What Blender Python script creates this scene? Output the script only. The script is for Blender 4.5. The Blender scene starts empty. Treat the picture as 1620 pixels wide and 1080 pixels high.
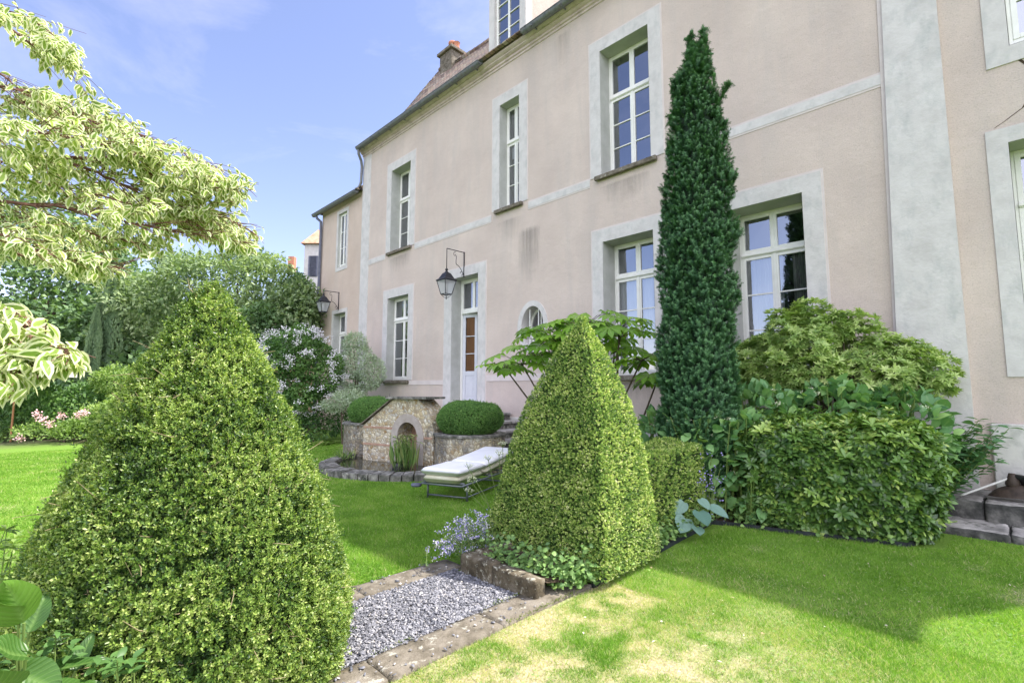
import bpy, math, random
import numpy as np
from mathutils import Matrix, Vector

R = math.radians
SC = bpy.context.scene
COL = SC.collection

# ------------------------------------------------------------------ camera
PX = 1620.0
F_PX = 780.8
YAW, PITCH, ROLL = R(45.126), R(5.45), R(0.071)
CAM = np.array([0.0, 0.0, 1.6])
cam = bpy.data.cameras.new('camera')
cam_o = bpy.data.objects.new('camera', cam)
COL.objects.link(cam_o)
cy, sy, cp, sp = math.cos(YAW), math.sin(YAW), math.cos(PITCH), math.sin(PITCH)
FW = np.array([-sy * cp, cy * cp, sp])
RT0 = np.array([cy, sy, 0.0])
UP0 = np.cross(RT0, FW)
RT = math.cos(ROLL) * RT0 + math.sin(ROLL) * UP0
UP = -math.sin(ROLL) * RT0 + math.cos(ROLL) * UP0
M = Matrix((RT.tolist(), UP.tolist(), (-FW).tolist())).transposed().to_4x4()
M.translation = Vector(CAM.tolist())
cam_o.matrix_world = M
cam.sensor_width = 36.0
cam.lens = 36.0 * F_PX / PX
cam.clip_start = 0.05
cam.clip_end = 3000
SC.camera = cam_o

# ------------------------------------------------------------------ light
SUN = np.array([0.33, 0.54, 1.0]); SUN /= np.linalg.norm(SUN)
ELEV = math.asin(SUN[2]); AZ = math.atan2(SUN[0], SUN[1])
world = bpy.data.worlds.new("World")
SC.world = world
world.use_nodes = True
wn, wl = world.node_tree.nodes, world.node_tree.links
bg = wn.get('Background') or wn.new('ShaderNodeBackground')
sky = wn.new('ShaderNodeTexSky')
sky.sky_type = 'NISHITA'
sky.sun_disc = False
sky.sun_elevation = ELEV
sky.sun_rotation = AZ
sky.air_density = 1.0
sky.dust_density = 0.4
sky.ozone_density = 2.2
tc = wn.new('ShaderNodeTexCoord')
mp = wn.new('ShaderNodeMapping'); mp.inputs['Scale'].default_value = (1.0, 1.6, 4.5)
nz = wn.new('ShaderNodeTexNoise'); nz.inputs['Scale'].default_value = 1.7
nz.inputs['Detail'].default_value = 7; nz.inputs['Roughness'].default_value = 0.62
nz.inputs['Distortion'].default_value = 0.5
rp = wn.new('ShaderNodeValToRGB')
rp.color_ramp.elements[0].position = 0.50; rp.color_ramp.elements[0].color = (0, 0, 0, 1)
rp.color_ramp.elements[1].position = 0.95; rp.color_ramp.elements[1].color = (0.22, 0.22, 0.22, 1)
mx = wn.new('ShaderNodeMix'); mx.data_type = 'RGBA'
mx.inputs[7].default_value = (6.6, 7.4, 9.0, 1)
wl.new(tc.outputs['Generated'], mp.inputs['Vector'])
wl.new(mp.outputs['Vector'], nz.inputs['Vector'])
wl.new(nz.outputs['Fac'], rp.inputs['Fac'])
wl.new(rp.outputs['Color'], mx.inputs[0])
wl.new(sky.outputs['Color'], mx.inputs[6])
tint = wn.new('ShaderNodeMix'); tint.data_type = 'RGBA'; tint.blend_type = 'MULTIPLY'; tint.inputs[0].default_value = 1.0
tint.inputs[7].default_value = (1.02, 0.83, 0.86, 1)
wl.new(mx.outputs[2], tint.inputs[6])
# fill glow added to the unseen sky behind the viewer, brightens the shaded facade
dt = wn.new('ShaderNodeVectorMath'); dt.operation = 'DOT_PRODUCT'; dt.inputs[1].default_value = (0.74, -0.50, 0.45)
wl.new(tc.outputs['Generated'], dt.inputs[0])
mr = wn.new('ShaderNodeMapRange'); mr.interpolation_type = 'SMOOTHSTEP'
mr.inputs['From Min'].default_value = 0.25; mr.inputs['From Max'].default_value = 0.85; mr.inputs['To Max'].default_value = 0.8
wl.new(dt.outputs['Value'], mr.inputs['Value'])
sky_fill = wn.new('ShaderNodeMix'); sky_fill.data_type = 'RGBA'; sky_fill.inputs[7].default_value = (9.6, 9.5, 10.6, 1)
wl.new(mr.outputs[0], sky_fill.inputs[0]); wl.new(tint.outputs[2], sky_fill.inputs[6])
wl.new(sky_fill.outputs[2], bg.inputs['Color'])
bg.inputs['Strength'].default_value = 0.15
wl.new(bg.outputs['Background'], (wn.get('World Output') or wn.new('ShaderNodeOutputWorld')).inputs['Surface'])
sun = bpy.data.lights.new('sun', 'SUN')
sun.energy = 4.1
sun.angle = R(0.55)
sun.color = (1.0, 0.94, 0.84)
sun_o = bpy.data.objects.new('sun', sun)
COL.objects.link(sun_o)
sun_o.rotation_euler = Vector((-SUN).tolist()).to_track_quat('-Z', 'Y').to_euler()
SC.view_settings.view_transform = 'Standard'
SC.view_settings.look = 'None'
SC.view_settings.exposure = 1.23
SC.view_settings.gamma = 1.0
SC.render.engine = 'CYCLES'
SC.cycles.max_bounces = 8
SC.cycles.transparent_max_bounces = 12
SC.cycles.caustics_reflective = False
SC.cycles.caustics_refractive = False

rng = np.random.default_rng(7)

# ------------------------------------------------------------------ helpers
def ray(u, v):
    return FW + RT * (u - 810) / F_PX - UP * (v - 540) / F_PX
def at(u, v, d):            # a point d metres deep along the view of photo pixel (u, v)
    return CAM + ray(u, v) * d
def px(P):                  # photo pixel of world points
    q = np.asarray(P) - CAM
    d = q @ FW
    return np.stack([810 + F_PX * (q @ RT) / d, 540 - F_PX * (q @ UP) / d], -1), d

def org(o):
    p = np.zeros(3)
    while o is not None:
        p += np.array(o.location); o = o.parent
    return p
def tag(o, label=None, cat=None, group=None, kind=None):
    if label: o['label'] = label
    if cat: o['category'] = cat
    if group: o['group'] = group
    if kind: o['kind'] = kind
    return o
def thing(name, label, cat, loc, group=None):
    o = bpy.data.objects.new(name, None)
    o.empty_display_size = 0.2
    COL.objects.link(o)
    o.location = loc
    return tag(o, label, cat, group)
def mesh(name, V, Fc, mat, parent=None, loc=None, smooth=False, attrs=None):
    V = np.asarray(V, dtype=np.float64).reshape(-1, 3)
    o_loc = np.zeros(3)
    if parent is not None: o_loc = org(parent)
    elif loc is not None: o_loc = np.array(loc, float)
    V = (V - o_loc).astype(np.float32)
    me = bpy.data.meshes.new(name)
    if isinstance(Fc, np.ndarray):
        n, k = Fc.shape
        me.vertices.add(len(V)); me.vertices.foreach_set('co', V.ravel())
        me.loops.add(n * k); me.loops.foreach_set('vertex_index', Fc.astype(np.int32).ravel())
        me.polygons.add(n)
        me.polygons.foreach_set('loop_start', np.arange(0, n * k, k, dtype=np.int32))
        me.update(calc_edges=True)
    else:
        me.from_pydata(V.tolist(), [], [list(map(int, f)) for f in Fc])
        me.update()
    if attrs:
        for k_, a in attrs.items():
            at_ = me.attributes.new(k_, 'FLOAT', 'POINT')
            at_.data.foreach_set('value', np.asarray(a, np.float32))
    for m in (mat if isinstance(mat, (list, tuple)) else [mat]):
        me.materials.append(m)
    if smooth:
        me.polygons.foreach_set('use_smooth', np.ones(len(me.polygons), bool))
    o = bpy.data.objects.new(name, me)
    COL.objects.link(o)
    if parent is not None: o.parent = parent
    elif loc is not None: o.location = loc
    return o

class MB:                   # collects solids into ONE mesh
    def __init__(s): s.V = []; s.F = []
    def add(s, V, F):
        b = len(s.V); s.V += [tuple(map(float, v)) for v in V]; s.F += [tuple(i + b for i in f) for f in F]; return s
    def box(s, x0, x1, y0, y1, z0, z1, c=0.0):
        if c <= 0:
            V = [(x, y, z) for z in (z0, z1) for y in (y0, y1) for x in (x0, x1)]
            return s.add(V, [(0, 2, 3, 1), (4, 5, 7, 6), (0, 1, 5, 4), (2, 6, 7, 3), (0, 4, 6, 2), (1, 3, 7, 5)])
        # chamfered box
        V = []; idx = {}
        X, Y, Z = (x0, x1), (y0, y1), (z0, z1)
        for i in (0, 1):
            for j in (0, 1):
                for k in (0, 1):
                    sx, sy_, sz = (1, -1)[i] * c, (1, -1)[j] * c, (1, -1)[k] * c
                    for a in range(3):
                        p = [X[i] + sx, Y[j] + sy_, Z[k] + sz]; p[a] = (X[i], Y[j], Z[k])[a]
                        idx[i, j, k, a] = len(V); V.append(p)
        F = []
        for i in (0, 1):
            F.append([idx[i, 0, 0, 0], idx[i, 1, 0, 0], idx[i, 1, 1, 0], idx[i, 0, 1, 0]][::(1 if i else -1)])
            F.append([idx[0, i, 0, 1], idx[1, i, 0, 1], idx[1, i, 1, 1], idx[0, i, 1, 1]][::(-1 if i else 1)])
            F.append([idx[0, 0, i, 2], idx[1, 0, i, 2], idx[1, 1, i, 2], idx[0, 1, i, 2]][::(1 if i else -1)])
        for i in (0, 1):
            for j in (0, 1):
                F.append([idx[i, j, 0, 0], idx[i, j, 1, 0], idx[i, j, 1, 1], idx[i, j, 0, 1]])
                F.append([idx[i, 0, j, 0], idx[i, 1, j, 0], idx[i, 1, j, 2], idx[i, 0, j, 2]])
                F.append([idx[0, i, j, 1], idx[1, i, j, 1], idx[1, i, j, 2], idx[0, i, j, 2]])
                for k in (0, 1): F.append([idx[i, j, k, 0], idx[i, j, k, 1], idx[i, j, k, 2]])
        # orient every face outward
        C = np.array([(x0 + x1) / 2, (y0 + y1) / 2, (z0 + z1) / 2]); A = np.array(V); G = []
        for f in F:
            a, b, d = A[f[0]], A[f[1]], A[f[2]]
            n = np.cross(b - a, d - a)
            G.append(f if n @ (A[list(f)].mean(0) - C) > 0 else f[::-1])
        return s.add(V, G)
    def obox(s, c, u, v, w, hu, hv, hw):    # oriented box: centre, axes, half sizes
        c, u, v, w = map(np.array, (c, u, v, w)); V = []
        for k in (-1, 1):
            for j in (-1, 1):
                for i in (-1, 1): V.append(c + u * i * hu + v * j * hv + w * k * hw)
        return s.add(V, [(0, 2, 3, 1), (4, 5, 7, 6), (0, 1, 5, 4), (2, 6, 7, 3), (0, 4, 6, 2), (1, 3, 7, 5)])
    def prism(s, poly, ax, a0, a1):         # polygon in the plane across axis ax, extruded a0..a1
        n = len(poly); V = []
        for a in (a0, a1):
            for p in poly:
                q = list(p); q.insert(ax, a); V.append(q)
        F = [tuple(range(n)), tuple(range(2 * n - 1, n - 1, -1))]
        F += [((i + 1) % n, i, n + i, n + (i + 1) % n) for i in range(n)]
        return s.add(V, F)
    def tube(s, pts, r, n=8, cap=True):
        pts = [np.array(p, float) for p in pts]
        rr = r if hasattr(r, '__len__') else [r] * len(pts)
        V = []; F = []; ref = None
        for i, p in enumerate(pts):
            t = pts[min(i + 1, len(pts) - 1)] - pts[max(i - 1, 0)]
            t = t / (np.linalg.norm(t) + 1e-9)
            if ref is None:
                ref = np.array([0, 0, 1.0]) if abs(t[2]) < 0.9 else np.array([1.0, 0, 0])
            a = ref - t * (ref @ t); a /= np.linalg.norm(a) + 1e-9; ref = a
            b = np.cross(t, a)
            for k in range(n):
                th = 2 * math.pi * k / n
                V.append(p + (a * math.cos(th) + b * math.sin(th)) * rr[i])
        for i in range(len(pts) - 1):
            for k in range(n):
                F.append((i * n + k, i * n + (k + 1) % n, (i + 1) * n + (k + 1) % n, (i + 1) * n + k))
        if cap:
            F.append(tuple(range(n - 1, -1, -1))); m = (len(pts) - 1) * n; F.append(tuple(range(m, m + n)))
        return s.add(V, F)
    def lathe(s, prof, c, n=24, a0=0.0, a1=2 * math.pi, closed=True):
        V = []; F = []; m = len(prof)
        steps = n if closed else n + 1
        for k in range(steps):
            th = a0 + (a1 - a0) * k / n
            for r_, z in prof: V.append((c[0] + r_ * math.cos(th), c[1] + r_ * math.sin(th), c[2] + z))
        for k in range(n):
            k2 = (k + 1) % steps if closed else k + 1
            for i in range(m - 1): F.append((k * m + i, k2 * m + i, k2 * m + i + 1, k * m + i + 1))
        return s.add(V, F)
    def build(s, name, mat, parent=None, loc=None, smooth=False):
        return mesh(name, s.V, s.F, mat, parent, loc, smooth)

# value noise
_T = rng.random((64, 64, 64)).astype(np.float32)
def vnoise(P, s):
    p = np.asarray(P) * s + 1000.0
    i = np.floor(p).astype(int); f = p - i; f = f * f * (3 - 2 * f); i = i % 64; j = (i + 1) % 64
    def g(a, b, c): return _T[a, b, c]
    x0, y0, z0, x1, y1, z1 = i[:, 0], i[:, 1], i[:, 2], j[:, 0], j[:, 1], j[:, 2]
    fx, fy, fz = f[:, 0], f[:, 1], f[:, 2]
    a = g(x0, y0, z0) * (1 - fx) + g(x1, y0, z0) * fx
    b = g(x0, y1, z0) * (1 - fx) + g(x1, y1, z0) * fx
    c = g(x0, y0, z1) * (1 - fx) + g(x1, y0, z1) * fx
    d = g(x0, y1, z1) * (1 - fx) + g(x1, y1, z1) * fx
    return (a * (1 - fy) + b * fy) * (1 - fz) + (c * (1 - fy) + d * fy) * fz
def fbm(P, s, o=3):
    t = 0; w = 0; a = 1.0
    for k in range(o): t = t + vnoise(P, s * 2 ** k) * a; w += a; a *= 0.5
    return t / w

# ------------------------------------------------------------------ materials
def newmat(name):
    m = bpy.data.materials.new(name); m.use_nodes = True
    nt = m.node_tree
    for n in list(nt.nodes): nt.nodes.remove(n)
    out = nt.nodes.new('ShaderNodeOutputMaterial')
    return m, nt.nodes, nt.links, out
def c4(c): return (c[0], c[1], c[2], 1.0)
def node(N, t, **kw):
    n = N.new(t)
    for k, v in kw.items():
        if k in n.inputs: n.inputs[k].default_value = v
        else: setattr(n, k, v)
    return n
def ramp(N, pts, interp='LINEAR'):
    r = N.new('ShaderNodeValToRGB'); r.color_ramp.interpolation = interp
    e = r.color_ramp.elements
    while len(e) > 1: e.remove(e[-1])
    e[0].position = pts[0][0]; e[0].color = c4(pts[0][1])
    for p, c in pts[1:]:
        x = e.new(p); x.color = c4(c)
    return r
def g3(v): return (v, v, v)
def mixc(N, L, fac, a, b, mode='MIX'):
    m = N.new('ShaderNodeMix'); m.data_type = 'RGBA'; m.blend_type = mode
    for sock, val in ((m.inputs[0], fac), (m.inputs[6], a), (m.inputs[7], b)):
        if hasattr(val, 'is_output') or hasattr(val, 'links'): L.new(val, sock)
        elif isinstance(val, tuple): sock.default_value = c4(val)
        else: sock.default_value = val
    return m.outputs[2]

def mat_rough(name, cols, scale=3.0, rough=0.85, bump=0.3, bscale=60, spec=0.25, stretch=(1, 1, 1), metal=0.0,
              stain=None, detail=6, dist=0.01):
    """mottled surface: cols is a list of colours laid out over a noise"""
    m, N, L, out = newmat(name)
    b = node(N, 'ShaderNodeBsdfPrincipled', Roughness=rough, Metallic=metal)
    b.inputs['Specular IOR Level'].default_value = spec
    t = N.new('ShaderNodeTexCoord'); mpn = N.new('ShaderNodeMapping'); mpn.inputs['Scale'].default_value = stretch
    L.new(t.outputs['Object'], mpn.inputs['Vector'])
    n1 = node(N, 'ShaderNodeTexNoise', Scale=scale, Detail=detail, Roughness=0.62)
    L.new(mpn.outputs['Vector'], n1.inputs['Vector'])
    k = len(cols)
    r = ramp(N, [(0.32 + 0.36 * i / max(1, k - 1), c) for i, c in enumerate(cols)])
    L.new(n1.outputs['Fac'], r.inputs['Fac'])
    colr = r.outputs['Color']
    if stain:
        sc_, st, c_, lo, hi = stain
        m2 = N.new('ShaderNodeMapping'); m2.inputs['Scale'].default_value = st
        L.new(t.outputs['Object'], m2.inputs['Vector'])
        n2 = node(N, 'ShaderNodeTexNoise', Scale=sc_, Detail=7, Roughness=0.65)
        L.new(m2.outputs['Vector'], n2.inputs['Vector'])
        r2 = ramp(N, [(lo, g3(0)), (hi, g3(1))]); L.new(n2.outputs['Fac'], r2.inputs['Fac'])
        colr = mixc(N, L, r2.outputs['Color'], colr, c_)
    L.new(colr, b.inputs['Base Color'])
    if bump > 0:
        n3 = node(N, 'ShaderNodeTexNoise', Scale=bscale, Detail=4, Roughness=0.6)
        L.new(t.outputs['Object'], n3.inputs['Vector'])
        bp = node(N, 'ShaderNodeBump', Strength=bump, Distance=dist)
        L.new(n3.outputs['Fac'], bp.inputs['Height']); L.new(bp.outputs['Normal'], b.inputs['Normal'])
    L.new(b.outputs['BSDF'], out.inputs['Surface'])
    return m

def mat_leaf(name, cols, rough=0.42, trans=0.35, spec=0.45, edge=None, vein=None, tcol=None, side=0):
    """leaf: colour varies leaf by leaf (attribute v); e = 0 on the midrib, 1 on the margin"""
    m, N, L, out = newmat(name)
    a = N.new('ShaderNodeAttribute'); a.attribute_name = 'v'
    k = len(cols)
    r = ramp(N, [(i / max(1, k - 1), c) for i, c in enumerate(cols)])
    L.new(a.outputs['Fac'], r.inputs['Fac'])
    colr = r.outputs['Color']
    if edge or vein:
        ae = N.new('ShaderNodeAttribute'); ae.attribute_name = 'e'
        t = N.new('ShaderNodeTexCoord')
        nn = node(N, 'ShaderNodeTexNoise', Scale=45.0, Detail=2)
        L.new(t.outputs['Object'], nn.inputs['Vector'])
        ad = node(N, 'ShaderNodeMath', operation='MULTIPLY_ADD'); ad.inputs[1].default_value = 0.5
        L.new(nn.outputs['Fac'], ad.inputs[0]); L.new(ae.outputs['Fac'], ad.inputs[2])
        if edge:
            re = ramp(N, [(edge[1], g3(0)), (edge[1] + 0.1, g3(1))])
            L.new(ad.outputs[0], re.inputs['Fac'])
            colr = mixc(N, L, re.outputs['Color'], colr, edge[0])
        if vein:
            rv = ramp(N, [(0.0, g3(vein[1])), (0.22, g3(0))])
            L.new(ae.outputs['Fac'], rv.inputs['Fac'])
            colr = mixc(N, L, rv.outputs['Color'], colr, vein[0])
    if side:
        at2 = N.new('ShaderNodeAttribute'); at2.attribute_name = 'along'
        ae2 = N.new('ShaderNodeAttribute'); ae2.attribute_name = 'e'
        m1 = node(N, 'ShaderNodeMath', operation='MULTIPLY_ADD'); m1.inputs[1].default_value = -0.28; L.new(ae2.outputs['Fac'], m1.inputs[0]); L.new(at2.outputs['Fac'], m1.inputs[2])
        m2 = node(N, 'ShaderNodeMath', operation='MULTIPLY'); m2.inputs[1].default_value = side; L.new(m1.outputs[0], m2.inputs[0])
        m3 = node(N, 'ShaderNodeMath', operation='PINGPONG'); m3.inputs[1].default_value = 0.5; L.new(m2.outputs[0], m3.inputs[0])
        rs = ramp(N, [(0.0, g3(0.55)), (0.07, g3(0.0)), (0.5, g3(0.0))]); L.new(m3.outputs[0], rs.inputs['Fac'])
        colr = mixc(N, L, rs.outputs['Color'], colr, vein[0])
    b = node(N, 'ShaderNodeBsdfPrincipled', Roughness=rough)
    b.inputs['Specular IOR Level'].default_value = spec
    L.new(colr, b.inputs['Base Color'])
    if side:
        bpn = node(N, 'ShaderNodeBump', Strength=0.6, Distance=0.004, invert=True); L.new(m3.outputs[0], bpn.inputs['Height']); L.new(bpn.outputs['Normal'], b.inputs['Normal'])
    tr = N.new('ShaderNodeBsdfTranslucent')
    tc_ = mixc(N, L, 1.0, colr, tcol or (1.25, 1.35, 0.6), 'MULTIPLY')
    L.new(tc_, tr.inputs['Color'])
    ms = N.new('ShaderNodeMixShader'); ms.inputs[0].default_value = trans
    L.new(b.outputs['BSDF'], ms.inputs[1]); L.new(tr.outputs['BSDF'], ms.inputs[2])
    L.new(ms.outputs['Shader'], out.inputs['Surface'])
    return m

MAT = {}
# facade render: pinkish beige roughcast with grey weather stains and lighter patches
def mat_facade(name, base, alt, stain_c, amount=0.5):
    m, N, L, out = newmat(name)
    b = node(N, 'ShaderNodeBsdfPrincipled', Roughness=0.92); b.inputs['Specular IOR Level'].default_value = 0.15
    t = N.new('ShaderNodeTexCoord')
    n1 = node(N, 'ShaderNodeTexNoise', Scale=0.7, Detail=8, Roughness=0.6); L.new(t.outputs['Object'], n1.inputs['Vector'])
    r1 = ramp(N, [(0.35, g3(0)), (0.66, g3(1))]); L.new(n1.outputs['Fac'], r1.inputs['Fac'])
    c = mixc(N, L, r1.outputs['Color'], base, alt)
    mm = N.new('ShaderNodeMapping'); mm.inputs['Scale'].default_value = (1.6, 1.0, 0.22)
    L.new(t.outputs['Object'], mm.inputs['Vector'])
    n2 = node(N, 'ShaderNodeTexNoise', Scale=1.3, Detail=9, Roughness=0.68, Distortion=0.3); L.new(mm.outputs['Vector'], n2.inputs['Vector'])
    r2 = ramp(N, [(0.47, g3(0)), (0.74, g3(amount))]); L.new(n2.outputs['Fac'], r2.inputs['Fac'])
    c = mixc(N, L, r2.outputs['Color'], c, stain_c)
    n3 = node(N, 'ShaderNodeTexNoise', Scale=55, Detail=5, Roughness=0.75); L.new(t.outputs['Object'], n3.inputs['Vector'])
    r3 = ramp(N, [(0.28, g3(0.62)), (0.46, g3(1.0)), (0.75, g3(1.10))]); L.new(n3.outputs['Fac'], r3.inputs['Fac'])
    c = mixc(N, L, 1.0, c, r3.outputs['Color'], 'MULTIPLY')
    L.new(c, b.inputs['Base Color'])
    n4 = node(N, 'ShaderNodeTexNoise', Scale=90, Detail=4, Roughness=0.7); L.new(t.outputs['Object'], n4.inputs['Vector'])
    n5 = node(N, 'ShaderNodeTexNoise', Scale=6, Detail=4, Roughness=0.6); L.new(t.outputs['Object'], n5.inputs['Vector'])
    ad = node(N, 'ShaderNodeMath', operation='MULTIPLY_ADD'); ad.inputs[1].default_value = 2.0
    L.new(n5.outputs['Fac'], ad.inputs[0]); L.new(n4.outputs['Fac'], ad.inputs[2])
    bp = node(N, 'ShaderNodeBump', Strength=0.55, Distance=0.012)
    L.new(ad.outputs[0], bp.inputs['Height']); L.new(bp.outputs['Normal'], b.inputs['Normal'])
    L.new(b.outputs['BSDF'], out.inputs['Surface'])
    return m
MAT['facade'] = mat_facade('pink_render', (0.51, 0.43, 0.385), (0.60, 0.512, 0.455), (0.44, 0.405, 0.38), 0.55)
MAT['facade2'] = mat_facade('ochre_render', (0.50, 0.405, 0.34), (0.58, 0.48, 0.41), (0.42, 0.38, 0.35), 0.4)
MAT['trim'] = mat_rough('white_lime_trim', [(0.50, 0.48, 0.465), (0.565, 0.545, 0.53), (0.61, 0.59, 0.575)], 3.5, 0.88, 0.6, 22,
                        stain=(6, (1, 1, 0.5), (0.42, 0.43, 0.42), 0.50, 0.80))
MAT['trim_edge'] = mat_rough('trim_joint', [(0.56, 0.50, 0.48), (0.64, 0.58, 0.56)], 4, 0.9, 0.2, 60)
MAT['soffit'] = mat_rough('reveal_plaster', [(0.40, 0.41, 0.38), (0.50, 0.51, 0.485)], 3, 0.9, 0.2, 40)
MAT['cornice'] = mat_rough('stone_cornice', [(0.46, 0.375, 0.36), (0.57, 0.475, 0.45), (0.64, 0.54, 0.52)], 5, 0.9, 0.3, 30,
                           stain=(5, (0.4, 1, 1), (0.30, 0.27, 0.21), 0.55, 0.75))
MAT['plinth'] = mat_rough('plinth_cement', [(0.42, 0.42, 0.40), (0.56, 0.55, 0.52), (0.64, 0.62, 0.58)], 2.5, 0.92, 0.5, 25,
                          stain=(2.5, (1, 1, 0.8), (0.22, 0.24, 0.20), 0.5, 0.72))
MAT['arch'] = mat_rough('arch_stone', [(0.30, 0.26, 0.23), (0.42, 0.38, 0.35)], 5, 0.9, 0.4, 25)
MAT['zinc'] = mat_rough('weathered_zinc', [(0.10, 0.11, 0.13), (0.19, 0.20, 0.22), (0.15, 0.14, 0.13)], 9, 0.55, 0.15, 30, spec=0.4, metal=0.2)
MAT['pipe_blue'] = mat_rough('slate_blue_paint', [(0.09, 0.10, 0.14), (0.15, 0.16, 0.21)], 6, 0.5, 0.1, 30)
MAT['paint'] = mat_rough('white_window_paint', [(0.74, 0.74, 0.70), (0.82, 0.82, 0.79)], 5, 0.4, 0.06, 80, spec=0.4)
MAT['door_paint'] = mat_rough('grey_door_paint', [(0.52, 0.54, 0.60), (0.60, 0.62, 0.67)], 4, 0.45, 0.08, 60, spec=0.4)
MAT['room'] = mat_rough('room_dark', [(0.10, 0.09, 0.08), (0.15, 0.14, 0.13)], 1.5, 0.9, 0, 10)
MAT['wood'] = mat_rough('warm_wood', [(0.34, 0.155, 0.075), (0.50, 0.24, 0.12)], 3, 0.5, 0.1, 40, stretch=(12, 1, 0.6))
MAT['sheer'] = mat_rough('sheer_curtain', [(0.86, 0.87, 0.92), (0.93, 0.94, 0.97)], 9, 0.9, 0, 40, stretch=(3, 1, 0.2))
MAT['drape'] = mat_rough('striped_drape', [(0.20, 0.20, 0.21), (0.50, 0.50, 0.50), (0.80, 0.79, 0.77)], 8, 0.9, 0, 40, stretch=(6, 1, 0.15))
MAT['iron'] = mat_rough('black_iron', [(0.015, 0.016, 0.02), (0.035, 0.036, 0.045)], 20, 0.5, 0.15, 60, spec=0.5, metal=0.3)
MAT['stone'] = mat_rough('old_stone', [(0.07, 0.06, 0.042), (0.155, 0.135, 0.105), (0.23, 0.205, 0.17)], 6, 0.92, 0.8, 28, dist=0.02,
                         stain=(14, (1, 1, 1), (0.34, 0.33, 0.28), 0.58, 0.66))
MAT['planter_stone'] = mat_rough('lichened_stone', [(0.045, 0.036, 0.024), (0.11, 0.09, 0.06), (0.19, 0.165, 0.125)], 9, 0.95, 0.9, 30, dist=0.02,
                         stain=(22, (1, 1, 1), (0.36, 0.35, 0.28), 0.56, 0.64))
MAT['stone_dark'] = mat_rough('mossy_stone', [(0.05, 0.055, 0.045), (0.15, 0.145, 0.13), (0.34, 0.33, 0.30)], 7, 0.95, 0.9, 24, dist=0.025,
                              stain=(9, (1, 1, 1), (0.42, 0.41, 0.36), 0.58, 0.68))
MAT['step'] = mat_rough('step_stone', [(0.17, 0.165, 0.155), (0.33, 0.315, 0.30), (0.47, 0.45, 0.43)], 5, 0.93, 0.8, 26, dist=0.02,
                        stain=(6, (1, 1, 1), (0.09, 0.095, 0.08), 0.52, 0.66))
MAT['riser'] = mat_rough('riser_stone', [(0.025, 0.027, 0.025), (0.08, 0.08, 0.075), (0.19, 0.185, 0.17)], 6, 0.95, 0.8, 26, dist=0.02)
MAT['slate'] = None
MAT['soil'] = mat_rough('soil', [(0.035, 0.024, 0.016), (0.09, 0.065, 0.042)], 14, 0.97, 1.0, 60, dist=0.03)
MAT['edging'] = mat_rough('black_edging', [(0.012, 0.016, 0.018), (0.03, 0.036, 0.04)], 14, 0.6, 0.2, 60)
MAT['bark'] = mat_rough('bark', [(0.06, 0.045, 0.032), (0.15, 0.115, 0.085)], 12, 0.95, 0.8, 30, stretch=(1, 1, 0.3), dist=0.02)
MAT['twig'] = mat_rough('red_brown_twig', [(0.10, 0.045, 0.04), (0.20, 0.10, 0.07)], 20, 0.7, 0.3, 60)
MAT['twig_pale'] = mat_rough('pale_twig', [(0.22, 0.17, 0.10), (0.36, 0.30, 0.18)], 20, 0.8, 0.2, 60)
MAT['stem'] = mat_rough('green_stem', [(0.10, 0.16, 0.04), (0.18, 0.25, 0.07)], 12, 0.6, 0.1, 60)
MAT['terracotta'] = mat_rough('terracotta', [(0.42, 0.17, 0.10), (0.58, 0.28, 0.18)], 8, 0.85, 0.2, 30)
MAT['fabric'] = mat_rough('white_mattress', [(0.74, 0.745, 0.78), (0.84, 0.845, 0.87)], 3, 0.9, 0.15, 140)
MAT['fabric_cream'] = mat_rough('cream_mattress', [(0.62, 0.58, 0.42), (0.76, 0.73, 0.60)], 3, 0.9, 0.15, 140)
MAT['chaise'] = mat_rough('grey_green_metal', [(0.10, 0.12, 0.13), (0.17, 0.19, 0.20)], 8, 0.4, 0.05, 60, metal=0.4, spec=0.5)
MAT['white_metal'] = mat_rough('white_tube', [(0.55, 0.54, 0.52), (0.70, 0.69, 0.67)], 8, 0.4, 0.05, 60)
MAT['canvas'] = mat_rough('cream_canvas', [(0.78, 0.74, 0.72), (0.85, 0.82, 0.80)], 2, 0.9, 0.05, 60)
MAT['petal_blue'] = mat_rough('violet_petal', [(0.24, 0.20, 0.52), (0.42, 0.38, 0.72)], 30, 0.7, 0, 60)
MAT['petal_pale'] = mat_rough('pale_petal', [(0.58, 0.56, 0.60), (0.78, 0.77, 0.79)], 20, 0.7, 0, 60)
MAT['petal_pink'] = mat_rough('pink_petal', [(0.70, 0.38, 0.42), (0.85, 0.62, 0.62)], 20, 0.7, 0, 60)
MAT['petal_cream'] = mat_rough('cream_petal', [(0.62, 0.66, 0.42), (0.80, 0.82, 0.62)], 20, 0.7, 0, 60)
MAT['black'] = mat_rough('black_plastic', [(0.012, 0.012, 0.013), (0.03, 0.03, 0.03)], 10, 0.35, 0.05, 60, spec=0.5)
MAT['brown_guard'] = mat_rough('muddy_guard', [(0.03, 0.022, 0.018), (0.075, 0.055, 0.042)], 16, 0.6, 0.3, 50)

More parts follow.
